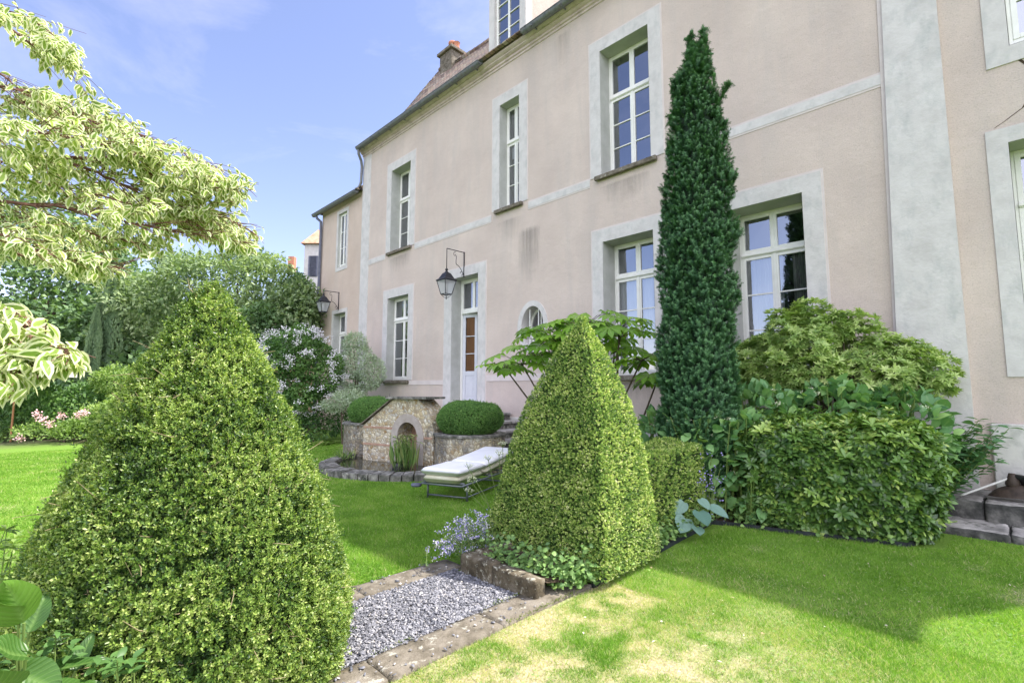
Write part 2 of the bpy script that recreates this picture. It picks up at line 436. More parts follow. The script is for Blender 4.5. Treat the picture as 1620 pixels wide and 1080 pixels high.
def mat_glass(name, fac=0.38, col=(0.86, 0.89, 0.95)):
    m, N, L, out = newmat(name)
    g = node(N, 'ShaderNodeBsdfGlossy', Roughness=0.012); g.inputs['Color'].default_value = c4(col)
    t = N.new('ShaderNodeBsdfTransparent'); t.inputs['Color'].default_value = (0.80, 0.84, 0.86, 1)
    nt_ = N.new('ShaderNodeTexCoord')
    n3 = node(N, 'ShaderNodeTexNoise', Scale=1.6, Detail=2); L.new(nt_.outputs['Object'], n3.inputs['Vector'])
    bp = node(N, 'ShaderNodeBump', Strength=0.06, Distance=0.02); L.new(n3.outputs['Fac'], bp.inputs['Height'])
    L.new(bp.outputs['Normal'], g.inputs['Normal'])
    lw = node(N, 'ShaderNodeFresnel', IOR=1.9)
    ad = node(N, 'ShaderNodeMath', operation='ADD', use_clamp=True); ad.inputs[1].default_value = fac - 0.12
    L.new(lw.outputs[0], ad.inputs[0])
    s = N.new('ShaderNodeMixShader'); L.new(ad.outputs[0], s.inputs[0])
    L.new(t.outputs['BSDF'], s.inputs[1]); L.new(g.outputs['BSDF'], s.inputs[2])
    L.new(s.outputs['Shader'], out.inputs['Surface'])
    return m
MAT['glass'] = mat_glass('window_glass')
MAT['lamp_glass'] = mat_glass('lamp_glass', 0.10, (0.8, 0.8, 0.8))
MAT['door_glass'] = mat_glass('door_glass', 0.0, (0.6, 0.6, 0.6))

def mat_lampglass():
    m, N, L, out = newmat('frosted_lamp_glass')
    d = node(N, 'ShaderNodeBsdfPrincipled', Roughness=0.25); d.inputs['Base Color'].default_value = (0.62, 0.64, 0.66, 1)
    t = N.new('ShaderNodeBsdfTransparent'); t.inputs['Color'].default_value = (0.85, 0.87, 0.9, 1)
    s_ = N.new('ShaderNodeMixShader'); s_.inputs[0].default_value = 0.4
    L.new(t.outputs['BSDF'], s_.inputs[1]); L.new(d.outputs['BSDF'], s_.inputs[2]); L.new(s_.outputs['Shader'], out.inputs['Surface'])
    return m
MAT['lamp_glass'] = mat_lampglass()
def mat_water():
    m, N, L, out = newmat('pond_water')
    b = node(N, 'ShaderNodeBsdfPrincipled', Roughness=0.04); b.inputs['Base Color'].default_value = (0.025, 0.028, 0.014, 1)
    t = N.new('ShaderNodeTexCoord'); n = node(N, 'ShaderNodeTexNoise', Scale=5, Detail=3); L.new(t.outputs['Object'], n.inputs['Vector'])
    bp = node(N, 'ShaderNodeBump', Strength=0.12, Distance=0.02); L.new(n.outputs['Fac'], bp.inputs['Height']); L.new(bp.outputs['Normal'], b.inputs['Normal'])
    L.new(b.outputs['BSDF'], out.inputs['Surface'])
    return m
MAT['water'] = mat_water()

def mat_flint(name, dark=0.0):
    m, N, L, out = newmat(name)
    b = node(N, 'ShaderNodeBsdfPrincipled', Roughness=0.85); b.inputs['Specular IOR Level'].default_value = 0.25
    t = N.new('ShaderNodeTexCoord')
    nd = node(N, 'ShaderNodeTexNoise', Scale=9, Detail=2); L.new(t.outputs['Object'], nd.inputs['Vector'])
    va = N.new('ShaderNodeVectorMath'); va.operation = 'MULTIPLY_ADD'; va.inputs[1].default_value = (0.09, 0.09, 0.09)
    L.new(nd.outputs['Color'], va.inputs[0]); L.new(t.outputs['Object'], va.inputs[2])
    v1 = node(N, 'ShaderNodeTexVoronoi', Scale=15.0); L.new(va.outputs[0], v1.inputs['Vector'])
    v2 = node(N, 'ShaderNodeTexVoronoi', Scale=15.0, feature='DISTANCE_TO_EDGE'); L.new(va.outputs[0], v2.inputs['Vector'])
    sep = N.new('ShaderNodeSeparateColor'); L.new(v1.outputs['Color'], sep.inputs[0])
    r1 = ramp(N, [(0.0, (0.30, 0.20, 0.09)), (0.2, (0.58, 0.50, 0.34)), (0.42, (0.42, 0.40, 0.36)), (0.6, (0.66, 0.60, 0.46)), (0.8, (0.34, 0.27, 0.17)), (1.0, (0.70, 0.67, 0.58))])
    L.new(sep.outputs[0], r1.inputs['Fac'])
    r2 = ramp(N, [(0.0, g3(0)), (0.13, g3(1))]); L.new(v2.outputs['Distance'], r2.inputs['Fac'])
    c = mixc(N, L, r2.outputs['Color'], (0.30, 0.25, 0.18), r1.outputs['Color'])
    mm = N.new('ShaderNodeMapping'); mm.inputs['Scale'].default_value = (1, 1, 0.4); L.new(t.outputs['Object'], mm.inputs['Vector'])
    n2 = node(N, 'ShaderNodeTexNoise', Scale=2.4, Detail=8, Roughness=0.7); L.new(mm.outputs['Vector'], n2.inputs['Vector'])
    r3 = ramp(N, [(0.56 - dark * 0.16, g3(0)), (0.66 - dark * 0.16, g3(0.85))]); L.new(n2.outputs['Fac'], r3.inputs['Fac'])
    c = mixc(N, L, r3.outputs['Color'], c, mixc(N, L, 0.75, c, (0.05, 0.05, 0.055)))
    L.new(c, b.inputs['Base Color'])
    bp = node(N, 'ShaderNodeBump', Strength=1.0, Distance=0.03); L.new(v2.outputs['Distance'], bp.inputs['Height'])
    L.new(bp.outputs['Normal'], b.inputs['Normal'])
    L.new(b.outputs['BSDF'], out.inputs['Surface'])
    return m
MAT['flint'] = mat_flint('flint_rubble')
MAT['flint_dark'] = mat_flint('flint_rubble_lichen', 0.9)
MAT['brick'] = mat_rough('brick_course', [(0.30, 0.18, 0.13), (0.44, 0.30, 0.22)], 14, 0.9, 0.4, 40)

def mat_tiles():
    m, N, L, out = newmat('old_clay_tiles')
    b = node(N, 'ShaderNodeBsdfPrincipled', Roughness=0.88)
    t = N.new('ShaderNodeTexCoord')
    s = N.new('ShaderNodeSeparateXYZ'); L.new(t.outputs['Object'], s.inputs[0])
    cb = N.new('ShaderNodeCombineXYZ'); L.new(s.outputs[0], cb.inputs[0])
    ad = N.new('ShaderNodeMath'); ad.operation = 'ADD'; L.new(s.outputs[1], ad.inputs[0]); L.new(s.outputs[2], ad.inputs[1])
    ml = N.new('ShaderNodeMath'); ml.operation = 'MULTIPLY'; ml.inputs[1].default_value = 0.72; L.new(ad.outputs[0], ml.inputs[0])
    L.new(ml.outputs[0], cb.inputs[1])
    br = node(N, 'ShaderNodeTexBrick', Scale=1.0); br.inputs['Brick Width'].default_value = 0.17; br.inputs['Row Height'].default_value = 0.115
    br.inputs['Mortar Size'].default_value = 0.008; br.inputs['Color1'].default_value = (0.0, 0, 0, 1); br.inputs['Color2'].default_value = (1, 1, 1, 1)
    br.inputs['Mortar'].default_value = (0.5, 0.5, 0.5, 1)
    L.new(cb.outputs[0], br.inputs['Vector'])
    r = ramp(N, [(0, (0.10, 0.07, 0.06)), (0.3, (0.22, 0.145, 0.11)), (0.6, (0.33, 0.23, 0.17)), (0.85, (0.19, 0.16, 0.14)), (1, (0.42, 0.36, 0.29))])
    L.new(br.outputs['Color'], r.inputs['Fac'])
    n = node(N, 'ShaderNodeTexNoise', Scale=3.0, Detail=8, Roughness=0.7); L.new(t.outputs['Object'], n.inputs['Vector'])
    r2 = ramp(N, [(0.5, g3(0)), (0.7, g3(0.8))]); L.new(n.outputs['Fac'], r2.inputs['Fac'])
    c = mixc(N, L, r2.outputs['Color'], r.outputs['Color'], (0.36, 0.34, 0.20))
    c = mixc(N, L, br.outputs['Fac'], c, (0.03, 0.022, 0.018))
    L.new(c, b.inputs['Base Color'])
    bp = node(N, 'ShaderNodeBump', Strength=0.9, Distance=0.03, invert=True); L.new(br.outputs['Fac'], bp.inputs['Height']); L.new(bp.outputs['Normal'], b.inputs['Normal'])
    L.new(b.outputs['BSDF'], out.inputs['Surface'])
    return m
MAT['tiles'] = mat_tiles()
MAT['tiles_orange'] = mat_rough('orange_tiles', [(0.36, 0.20, 0.12), (0.52, 0.33, 0.22), (0.44, 0.36, 0.28)], 3, 0.9, 0.4, 12)

# leaves
MAT['box'] = mat_leaf('box_leaf', [(0.031, 0.075, 0.019), (0.077, 0.15, 0.03), (0.161, 0.258, 0.048), (0.281, 0.393, 0.086), (0.446, 0.527, 0.162), (0.44, 0.495, 0.206)], 0.38, 0.3, 0.5)
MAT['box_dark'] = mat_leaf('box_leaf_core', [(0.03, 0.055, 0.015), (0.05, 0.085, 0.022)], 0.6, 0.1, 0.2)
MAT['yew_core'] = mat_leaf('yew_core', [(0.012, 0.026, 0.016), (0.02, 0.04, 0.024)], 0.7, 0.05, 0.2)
MAT['privet'] = mat_leaf('privet_leaf', [(0.066, 0.141, 0.032), (0.158, 0.275, 0.055), (0.33, 0.461, 0.102), (0.594, 0.653, 0.217), (0.78, 0.78, 0.478)], 0.45, 0.3, 0.4)
MAT['ball'] = mat_leaf('boxball_leaf', [(0.06, 0.148, 0.039), (0.131, 0.269, 0.066), (0.237, 0.412, 0.106)], 0.5, 0.25, 0.35)
MAT['yew'] = mat_leaf('yew_needle', [(0.033, 0.097, 0.039), (0.066, 0.173, 0.066), (0.128, 0.276, 0.101)], 0.45, 0.12, 0.45)
MAT['rhodo'] = mat_leaf('glossy_shrub_leaf', [(0.03, 0.075, 0.02), (0.07, 0.15, 0.035), (0.14, 0.27, 0.05), (0.3, 0.44, 0.09), (0.45, 0.55, 0.16)], 0.3, 0.22, 0.55, vein=((0.22, 0.30, 0.10), 0.6))
MAT['pieris'] = mat_leaf('whorled_leaf', [(0.138, 0.237, 0.065), (0.27, 0.404, 0.117), (0.44, 0.562, 0.196), (0.579, 0.664, 0.286)], 0.42, 0.3, 0.4)
MAT['hydrangea'] = mat_leaf('hydrangea_leaf', [(0.078, 0.191, 0.078), (0.141, 0.295, 0.115), (0.227, 0.414, 0.147), (0.378, 0.565, 0.19)], 0.45, 0.3, 0.4, vein=((0.24, 0.36, 0.16), 0.5))
MAT['fatsia'] = mat_leaf('lobed_leaf', [(0.094, 0.216, 0.03), (0.188, 0.359, 0.044), (0.344, 0.546, 0.074)], 0.4, 0.38, 0.4, vein=((0.30, 0.42, 0.14), 0.6))
MAT['hosta'] = mat_leaf('hosta_leaf', [(0.10, 0.20, 0.155), (0.155, 0.27, 0.22), (0.22, 0.34, 0.28)], 0.5, 0.2, 0.35, vein=((0.12, 0.24, 0.18), 0.3), side=8)
MAT['bigleaf'] = mat_leaf('big_leaf', [(0.03, 0.08, 0.018), (0.06, 0.14, 0.025), (0.13, 0.26, 0.035)], 0.4, 0.25, 0.4, vein=((0.17, 0.28, 0.08), 0.55), side=9)
MAT['moss'] = mat_leaf('moss', [(0.06, 0.10, 0.02), (0.14, 0.19, 0.04), (0.25, 0.26, 0.10)], 0.8, 0.2, 0.2)
MAT['ivy'] = mat_leaf('groundcover_leaf', [(0.086, 0.173, 0.053), (0.166, 0.297, 0.085), (0.295, 0.448, 0.132)], 0.42, 0.3, 0.4, vein=((0.28, 0.38, 0.16), 0.5))
MAT['dogwood'] = mat_leaf('variegated_leaf', [(0.17, 0.28, 0.05), (0.26, 0.38, 0.07), (0.38, 0.49, 0.12)], 0.5, 0.52, 0.3, edge=((0.80, 0.82, 0.56), 0.70), tcol=(1.05, 1.06, 0.9))
MAT['tree_dark'] = mat_leaf('maple_leaf', [(0.065, 0.128, 0.057), (0.125, 0.216, 0.091), (0.219, 0.325, 0.143)], 0.5, 0.3, 0.35)
MAT['tree_mid'] = mat_leaf('cherry_leaf', [(0.097, 0.162, 0.072), (0.174, 0.256, 0.114), (0.31, 0.399, 0.201), (0.457, 0.533, 0.319)], 0.5, 0.32, 0.35)
MAT['shrub_light'] = mat_leaf('lime_leaf', [(0.097, 0.174, 0.047), (0.213, 0.329, 0.085), (0.367, 0.476, 0.142)], 0.5, 0.35, 0.35)
MAT['shrub_green'] = mat_leaf('green_leaf', [(0.051, 0.12, 0.039), (0.109, 0.218, 0.06), (0.2, 0.329, 0.091)], 0.45, 0.3, 0.4)
MAT['silver'] = mat_leaf('silver_leaf', [(0.264, 0.352, 0.242), (0.396, 0.484, 0.363), (0.572, 0.638, 0.506)], 0.55, 0.3, 0.3)
MAT['conifer'] = mat_leaf('cypress_leaf', [(0.085, 0.155, 0.079), (0.161, 0.247, 0.128), (0.256, 0.353, 0.191)], 0.6, 0.15, 0.3)
MAT['reed'] = mat_leaf('reed_leaf', [(0.10, 0.19, 0.05), (0.20, 0.32, 0.09), (0.38, 0.44, 0.18)], 0.5, 0.3, 0.3)
MAT['grass'] = mat_leaf('grass_blade', [(0.115, 0.245, 0.028), (0.18, 0.345, 0.042), (0.27, 0.45, 0.07), (0.46, 0.47, 0.2), (0.64, 0.56, 0.38)], 0.6, 0.42, 0.25)

MAT['litter'] = mat_leaf('dry_leaf', [(0.30, 0.20, 0.10), (0.55, 0.48, 0.32), (0.70, 0.68, 0.62)], 0.7, 0.2, 0.2)
def mat_lawn():
    m, N, L, out = newmat('lawn_turf')
    a = N.new('ShaderNodeAttribute'); a.attribute_name = 'dry'
    b = node(N, 'ShaderNodeBsdfPrincipled', Roughness=0.95); b.inputs['Specular IOR Level'].default_value = 0.1
    t = N.new('ShaderNodeTexCoord')
    n = node(N, 'ShaderNodeTexNoise', Scale=40, Detail=6, Roughness=0.75); L.new(t.outputs['Object'], n.inputs['Vector'])
    rg = ramp(N, [(0.3, (0.075, 0.14, 0.025)), (0.5, (0.14, 0.25, 0.038)), (0.7, (0.21, 0.34, 0.06))]); L.new(n.outputs['Fac'], rg.inputs['Fac'])
    rd = ramp(N, [(0.3, (0.22, 0.17, 0.11)), (0.5, (0.44, 0.37, 0.25)), (0.7, (0.58, 0.50, 0.35))]); L.new(n.outputs['Fac'], rd.inputs['Fac'])
    c = mixc(N, L, a.outputs['Fac'], rg.outputs['Color'], rd.outputs['Color'])
    af = N.new('ShaderNodeAttribute'); af.attribute_name = 'rough_ground'
    c = mixc(N, L, af.outputs['Fac'], c, (0.075, 0.085, 0.045))
    L.new(c, b.inputs['Base Color'])
    bp = node(N, 'ShaderNodeBump', Strength=0.8, Distance=0.02); L.new(n.outputs['Fac'], bp.inputs['Height']); L.new(bp.outputs['Normal'], b.inputs['Normal'])
    L.new(b.outputs['BSDF'], out.inputs['Surface'])
    return m
MAT['lawn'] = mat_lawn()

def mat_slate():
    m, N, L, out = newmat('slate_chips')
    a = N.new('ShaderNodeAttribute'); a.attribute_name = 'v'
    r = ramp(N, [(0, (0.06, 0.065, 0.08)), (0.3, (0.14, 0.143, 0.165)), (0.7, (0.215, 0.215, 0.24)), (0.93, (0.34, 0.34, 0.36)), (1.0, (0.48, 0.44, 0.40))]); L.new(a.outputs['Fac'], r.inputs['Fac'])
    b = node(N, 'ShaderNodeBsdfPrincipled', Roughness=0.62); L.new(r.outputs['Color'], b.inputs['Base Color'])
    L.new(b.outputs['BSDF'], out.inputs['Surface'])
    return m
MAT['slate'] = mat_slate()

# ------------------------------------------------------------------ leaf templates: (verts (x across, y along, z up), e, faces)
T_SMALL = (np.array([(0, 0, 0), (-.5, .5, .10), (.5, .5, .10), (0, 1, .02), (0, .5, 0)], float),
           np.array([0, 1, 1, 1, 0.0]), np.array([(0, 4, 1), (0, 2, 4), (4, 3, 1), (4, 2, 3)]))
T_DIA = (np.array([(0, 0, 0), (.5, .45, .08), (0, 1, 0), (-.5, .45, .08)], float), np.array([0, 1, 1, 1.0]),
         np.array([(0, 1, 2), (0, 2, 3)]))
T_NEEDLE = (np.array([(-.5, 0, 0), (.5, 0, 0), (0, 1, 0)], float), np.array([0, 0, 1.0]), np.array([(0, 1, 2)]))
T_OVATE = (np.array([(0, 0, 0), (0, .3, .02), (0, .65, .0), (0, 1, -.12),
                     (-.34, .14, .05), (-.5, .38, .09), (-.36, .7, .04),
                     (.34, .14, .05), (.5, .38, .09), (.36, .7, .04)], float),
           np.array([0, 0, 0, 1, 1, 1, 1, 1, 1, 1.0]),
           np.array([(0, 1, 4), (1, 5, 4), (1, 2, 5), (2, 6, 5), (2, 3, 6), (0, 7, 1), (1, 7, 8), (1, 8, 2), (2, 8, 9), (2, 9, 3)]))
T_LANCE = (np.array([(0, 0, 0), (0, .35, .01), (0, .7, 0), (0, 1, -.1),
                     (-.25, .18, .04), (-.42, .45, .07), (-.45, .72, .03),
                     (.25, .18, .04), (.42, .45, .07), (.45, .72, .03)], float),
           np.array([0, 0, 0, 1, 1, 1, 1, 1, 1, 1.0]), T_OVATE[2])

def unit(v): return v / (np.linalg.norm(v, axis=-1, keepdims=True) + 1e-9)
def leaves(name, P, D, Nn, Ln, Wd, tmpl, mat, parent=None, v=None, loc=None):
    """P base points, D leaf direction, Nn approx normal, Ln length, Wd width -> ONE mesh of leaves"""
    P = np.asarray(P, float); n = len(P)
    D = unit(np.asarray(D, float)); X = unit(np.cross(D, Nn)); Z = np.cross(X, D)
    Ln = np.broadcast_to(Ln, (n,)).astype(float); Wd = np.broadcast_to(Wd, (n,)).astype(float)
    tv, te, tf = tmpl
    V = (P[:, None, :] + X[:, None, :] * (tv[None, :, 0:1] * Wd[:, None, None])
         + D[:, None, :] * (tv[None, :, 1:2] * Ln[:, None, None]) + Z[:, None, :] * (tv[None, :, 2:3] * Ln[:, None, None]))
    k = len(tv)
    Fc = (tf[None] + (np.arange(n) * k)[:, None, None]).reshape(-1, tf.shape[1])
    if v is None: v = rng.random(n)
    v = np.clip(v, 0, 1)
    return mesh(name, V.reshape(-1, 3), Fc, mat, parent, loc, False, {'v': np.repeat(v, k), 'e': np.tile(te, n)})

def rdir(n): return unit(rng.normal(size=(n, 3)))
def shoots(P, A, nl, step, spread=0.9):
    """nl leaves in opposite pairs along each axis A from P"""
    n = len(P); A = unit(A)
    t1 = unit(np.cross(A, rdir(n))); t2 = np.cross(A, t1)
    Ps, Ds, Ns = [], [], []
    for i in range(nl):
        pair, side = divmod(i, 2)
        ang = pair * 1.57 + side * math.pi
        tt = t1 * math.cos(ang) + t2 * math.sin(ang)
        Ps.append(P + A * (pair * step)); Ds.append(unit(tt * spread + A * (0.55 + 0.25 * pair) + rng.normal(size=(n, 3)) * 0.15)); Ns.append(A + rng.normal(size=(n, 3)) * 0.25)
    return np.concatenate(Ps), np.concatenate(Ds), np.concatenate(Ns), np.tile(np.arange(n), nl)
def whorls(P, A, nl, tilt=0.35):
    n = len(P); A = unit(A); t1 = unit(np.cross(A, rdir(n))); t2 = np.cross(A, t1)
    Ps, Ds, Ns = [], [], []
    for i in range(nl):
        ang = 2 * math.pi * i / nl + 0.3 * (i % 2)
        tt = t1 * math.cos(ang) + t2 * math.sin(ang)
        ti = tilt + 0.35 * (i % 2)
        Ps.append(P); Ds.append(unit(tt + A * ti + rng.normal(size=(n, 3)) * 0.14)); Ns.append(A + rng.normal(size=(n, 3)) * 0.12 - tt * ti)
    return np.concatenate(Ps), np.concatenate(Ds), np.concatenate(Ns), np.tile(np.arange(n), nl)

# ------------------------------------------------------------------ the ground
rng = np.random.default_rng(21)
def dryness(P):
    """how dry the turf is: bare straw patches near the kerb and in front of it"""
    x, y = P[:, 0], P[:, 1]
    n = fbm(np.c_[x, y, x * 0], 1.6, 4); n2 = fbm(np.c_[x, y, x * 0 + 9], 0.5, 3)
    near = np.exp(-((x + 1.45) / 1.2) ** 2) * np.exp(-((y - 2.0) / 1.5) ** 2)
    band = np.exp(-((x + 2.25) / 0.42) ** 2) * (y < 3.6) * (y > -2)
    hf = fbm(np.c_[x, y, x * 0 + 3], 9.0, 3)
    w_ = np.maximum(near, 0.75 * band)
    d = np.clip(w_ * 1.5, 0, 1) * np.clip(0.78 + (n - .5) * 1.3 + (hf - .5) * 2.0, 0, 1)
    d = np.maximum(d, np.clip((n - 0.66) * 3, 0, 0.35))
    return np.clip(d, 0, 1) * (x > -2.6) + (x <= -2.6) * np.clip((n - 0.7) * 2, 0, 0.25)
gx = np.unique(np.r_[-900, -500, -250, -120, -70, -45, -32, -26, np.arange(-22, -6, 0.4), np.arange(-6, 2.5, 0.09), np.arange(2.5, 10, 0.8), 14, 20, 35, 60, 120, 300, 900])
gy = np.unique(np.r_[-900, -400, -150, -60, -25, -12, -8, -5, np.arange(-4, 0, 0.3), np.arange(0, 8, 0.09), np.arange(8, 14, 0.6), 16, 20, 30, 50, 100, 250, 600, 900])
GX, GY = np.meshgrid(gx, gy, indexing='xy')
gp = np.c_[GX.ravel(), GY.ravel(), np.zeros(GX.size)]
near = (np.abs(gp[:, 0] + 7) < 16) & (gp[:, 1] > -4) & (gp[:, 1] < 9)
gp[:, 2] = np.where(near, (fbm(gp, 2.2, 3) - 0.5) * 0.02 - 0.004, -0.03)
nxg, nyg = len(gx), len(gy)
ii = (np.arange(nyg - 1)[:, None] * nxg + np.arange(nxg - 1)[None]).ravel()
gf = np.stack([ii, ii + 1, ii + 1 + nxg, ii + nxg], -1)
lawn = mesh('lawn', gp, gf, MAT['lawn'], None, None, True, {'dry': dryness(gp), 'rough_ground': np.clip(np.maximum.reduce([(-18.5 - gp[:, 0]) / 2, (gp[:, 0] - 7) / 3, (-7 - gp[:, 1]) / 3, (gp[:, 1] - 14) / 3]), 0, 1)})
tag(lawn, kind='structure')

# path geometry
KX0, KX1, KX2, KX3 = -3.84, -3.57, -2.78, -2.50     # back kerb, gravel, front kerb
PATH_Y1 = 2.86
def in_beds(x, y):
    path = (x > KX0 - 0.0) & (x < KX3) & (y < 3.4)
    bed1 = (x > -3.7) & (x < -2.47) & (y > 2.8) & (y < 6.3)
    bed2 = (y > 6.0 + (x + 2.6) * 0.316 + 0.02) & (x > -5.2) & (x < -0.55)
    steps = (x > -0.9) & (y > 7.38)
    pond = ((x + 9.0) ** 2 + (y - 6.2) ** 2 < 2.1 ** 2)
    plant = (x < -6.6) & (y > 5.55 + (x + 9) * 0.13) & (x > -11.6)
    cone = ((x + 3.3) ** 2 + (y - 0.8) ** 2 < 0.7 ** 2)
    back = (x < -14.2) & (y < 2.8)
    return path | bed1 | bed2 | steps | pond | plant | cone | (y > 8.5)

def scatter(n, x0, x1, y0, y1):
    P = np.c_[rng.uniform(x0, x1, n), rng.uniform(y0, y1, n), np.zeros(n)]
    q, d = px(P + [0, 0, 0.02])
    ok = (d > 0.5) & (q[:, 0] > -500) & (q[:, 0] < 2300) & (q[:, 1] < 1700) & ~in_beds(P[:, 0], P[:, 1])
    return P[ok]
GP = [scatter(420000, -3, 0.6, 0.8, 4.2), scatter(150000, -3.5, 1.2, 4.2, 7.5), scatter(300000, -8, -3.5, -1.2, 6.0), scatter(280000, -17.5, -8, -3.6, 6.8), scatter(230000, .6, 3.2, .2, 7.4), scatter(90000, -2.5, .6, -.9, .8), scatter(90000, -7, -3.9, -3.0, -1.2)]
gh = [0.036, 0.036, 0.038, 0.040, 0.036, 0.036, 0.038]; gw = [0.0040, 0.0055, 0.0065, 0.012, 0.006, 0.005, 0.007]
P = np.concatenate(GP); H = np.concatenate([np.full(len(a), h) for a, h in zip(GP, gh)]); W = np.concatenate([np.full(len(a), w) for a, w in zip(GP, gw)])
dr = dryness(P)
cl = fbm(P, 3.5, 3)
keep = rng.random(len(P)) > dr * 0.45
P, H, W, dr, cl = P[keep], H[keep], W[keep], dr[keep], cl[keep]
n = len(P)
H = H * rng.uniform(0.5, 1.35, n) * (0.75 + 0.6 * cl) * (1 - 0.35 * dr)
D = np.c_[rng.normal(size=(n, 2)) * (0.8 + 0.5 * dr[:, None]), np.ones(n)]
P[:, 2] = -0.008
vv = np.clip(0.28 + (cl - 0.5) * 0.75 + rng.normal(size=n) * 0.18 + (rng.random(n) < 0.04) * 0.35, 0, 0.62)
vv = np.where(rng.random(n) < dr * .95 + .035, rng.uniform(0.60, 1.0, n), vv)
grass = leaves('grass', P, D, rdir(n), H, W, T_NEEDLE, MAT['grass'], None, vv)
tag(grass, 'short mown grass, straw coloured where it has dried out', 'grass', kind='stuff')
# longer tufts in the dry patch
tp = []
for (tx, ty, tn) in ((-1.55, 1.95, 90), (-1.0, 2.2, 60), (-2.0, 2.6, 50), (-0.95, 3.9, 45), (-1.4, 4.15, 35), (-2.2, 1.3, 50), (-0.6, 3.3, 40)):
    tp.append(np.c_[rng.normal(tx, 0.07, tn), rng.normal(ty, 0.06, tn), np.zeros(tn)])
tp = np.concatenate(tp); n = len(tp)
tuft = leaves('grass_tufts', tp, np.c_[rng.normal(size=(n, 2)) * 0.6, np.ones(n)], rdir(n), rng.uniform(0.04, 0.08, n), 0.0045, T_NEEDLE, MAT['grass'], None, rng.uniform(0.05, 0.5, n))
tag(tuft, 'taller tufts of grass standing in the thin lawn', 'grass', kind='stuff')

n = 90; P = np.c_[rng.uniform(-2.4, .4, n), rng.uniform(1.6, 7.0, n), np.full(n, .030)]; P = P[~in_beds(P[:, 0], P[:, 1])]; n = len(P)
tag(leaves('fallen_leaves', P, np.c_[rng.normal(size=(n, 2)), rng.normal(size=n) * .2], rdir(n) * .3 + [0, 0, 1], rng.uniform(.012, .035, n), rng.uniform(.008, .02, n), T_SMALL, MAT['litter']), 'small dry fallen leaves and petals scattered on the front lawn', 'leaf litter', kind='stuff')
n = 1500; P = np.c_[rng.uniform(-2.4, .4, n), rng.uniform(1.2, 7.0, n), np.full(n, .014)]; P = P[(~in_beds(P[:, 0], P[:, 1])) & (vnoise(P, 1.9) > .56)]; n = len(P)
P = np.repeat(P, 3, 0); n = len(P); a_ = np.tile([0, 2.1, 4.2], n // 3) + np.repeat(rng.random(n // 3) * 6, 3)
tag(leaves('clover', P, np.c_[np.cos(a_), np.sin(a_), .15 + 0 * a_], np.tile([0, 0, 1.0], (n, 1)), .011, .010, T_SMALL, MAT['ivy'], None, rng.uniform(.3, .9, n)), 'patches of clover low in the lawn', 'clover', kind='stuff')

# ------------------------------------------------------------------ house
rng = np.random.default_rng(22)
YF = 8.6
def wall_with_holes(name, x0, x1, z0, z1, holes, mat, parent, y=YF, thick=0.5, ovals=()):
    mb = MB(); xs = sorted({x0, x1, *[h[0] for h in holes], *[h[1] for h in holes], *[o[0] - o[2] - 0.12 for o in ovals], *[o[0] + o[2] + 0.12 for o in ovals]})
    zs = sorted({z0, z1, *[h[2] for h in holes], *[h[3] for h in holes], *[o[1] - o[3] - 0.12 for o in ovals], *[o[1] + o[3] + 0.12 for o in ovals]})
    for i in range(len(xs) - 1):
        for j in range(len(zs) - 1):
            a, b, c, d = xs[i], xs[i + 1], zs[j], zs[j + 1]; mx_, mz_ = (a + b) / 2, (c + d) / 2
            if any(h[0] < mx_ < h[1] and h[2] < mz_ < h[3] for h in holes): continue
            if any(abs(mx_ - o[0]) < o[2] + 0.12 and abs(mz_ - o[1]) < o[3] + 0.12 for o in ovals): continue
            mb.add([(a, y, c), (b, y, c), (b, y, d), (a, y, d)], [(0, 1, 2, 3)])
            mb.add([(a, y + thick, c), (b, y + thick, c), (b, y + thick, d), (a, y + thick, d)], [(3, 2, 1, 0)])
    for h in holes:      # reveals
        a, b, c, d = h[:4]; y1 = y + thick
        mb.add([(a, y, c), (a, y1, c), (a, y1, d), (a, y, d)], [(0, 1, 2, 3)])
        mb.add([(b, y, c), (b, y1, c), (b, y1, d), (b, y, d)], [(3, 2, 1, 0)])
        mb.add([(a, y, d), (a, y1, d), (b, y1, d), (b, y, d)], [(0, 1, 2, 3)])
        mb.add([(a, y, c), (a, y1, c), (b, y1, c), (b, y, c)], [(3, 2, 1, 0)])
    for (ox, oz, ra, rb) in ovals:
        n = 48
        for k in range(n):
            th0, th1 = 2 * math.pi * k / n, 2 * math.pi * (k + 1) / n
            def e(th): return (ox + ra * math.cos(th), oz + rb * math.sin(th))
            def q(th):
                c_, s_ = math.cos(th), math.sin(th); A, B = ra + 0.12, rb + 0.12
                t = min(A / (abs(c_) + 1e-9), B / (abs(s_) + 1e-9)); return (ox + t * c_, oz + t * s_)
            a, b, c, d = e(th0), e(th1), q(th1), q(th0)
            for yy, fl in ((y, 1), (y + thick, -1)):
                V = [(p[0], yy, p[1]) for p in (a, b, c, d)]
                mb.add(V, [(3, 2, 1, 0)[::fl]])
            # corner filler
            if abs(c[0] - d[0]) > 1e-6 and abs(c[1] - d[1]) > 1e-6:
                cx_ = ox + math.copysign(ra + 0.12, math.cos((th0 + th1) / 2)); cz_ = oz + math.copysign(rb + 0.12, math.sin((th0 + th1) / 2))
                mb.add([(c[0], y, c[1]), (d[0], y, d[1]), (cx_, y, cz_)], [(0, 1, 2)])
            mb.add([(a[0], y, a[1]), (b[0], y, b[1]), (b[0], y + thick, b[1]), (a[0], y + thick, a[1])], [(0, 1, 2, 3)])
    return mb.build(name, mat, parent)

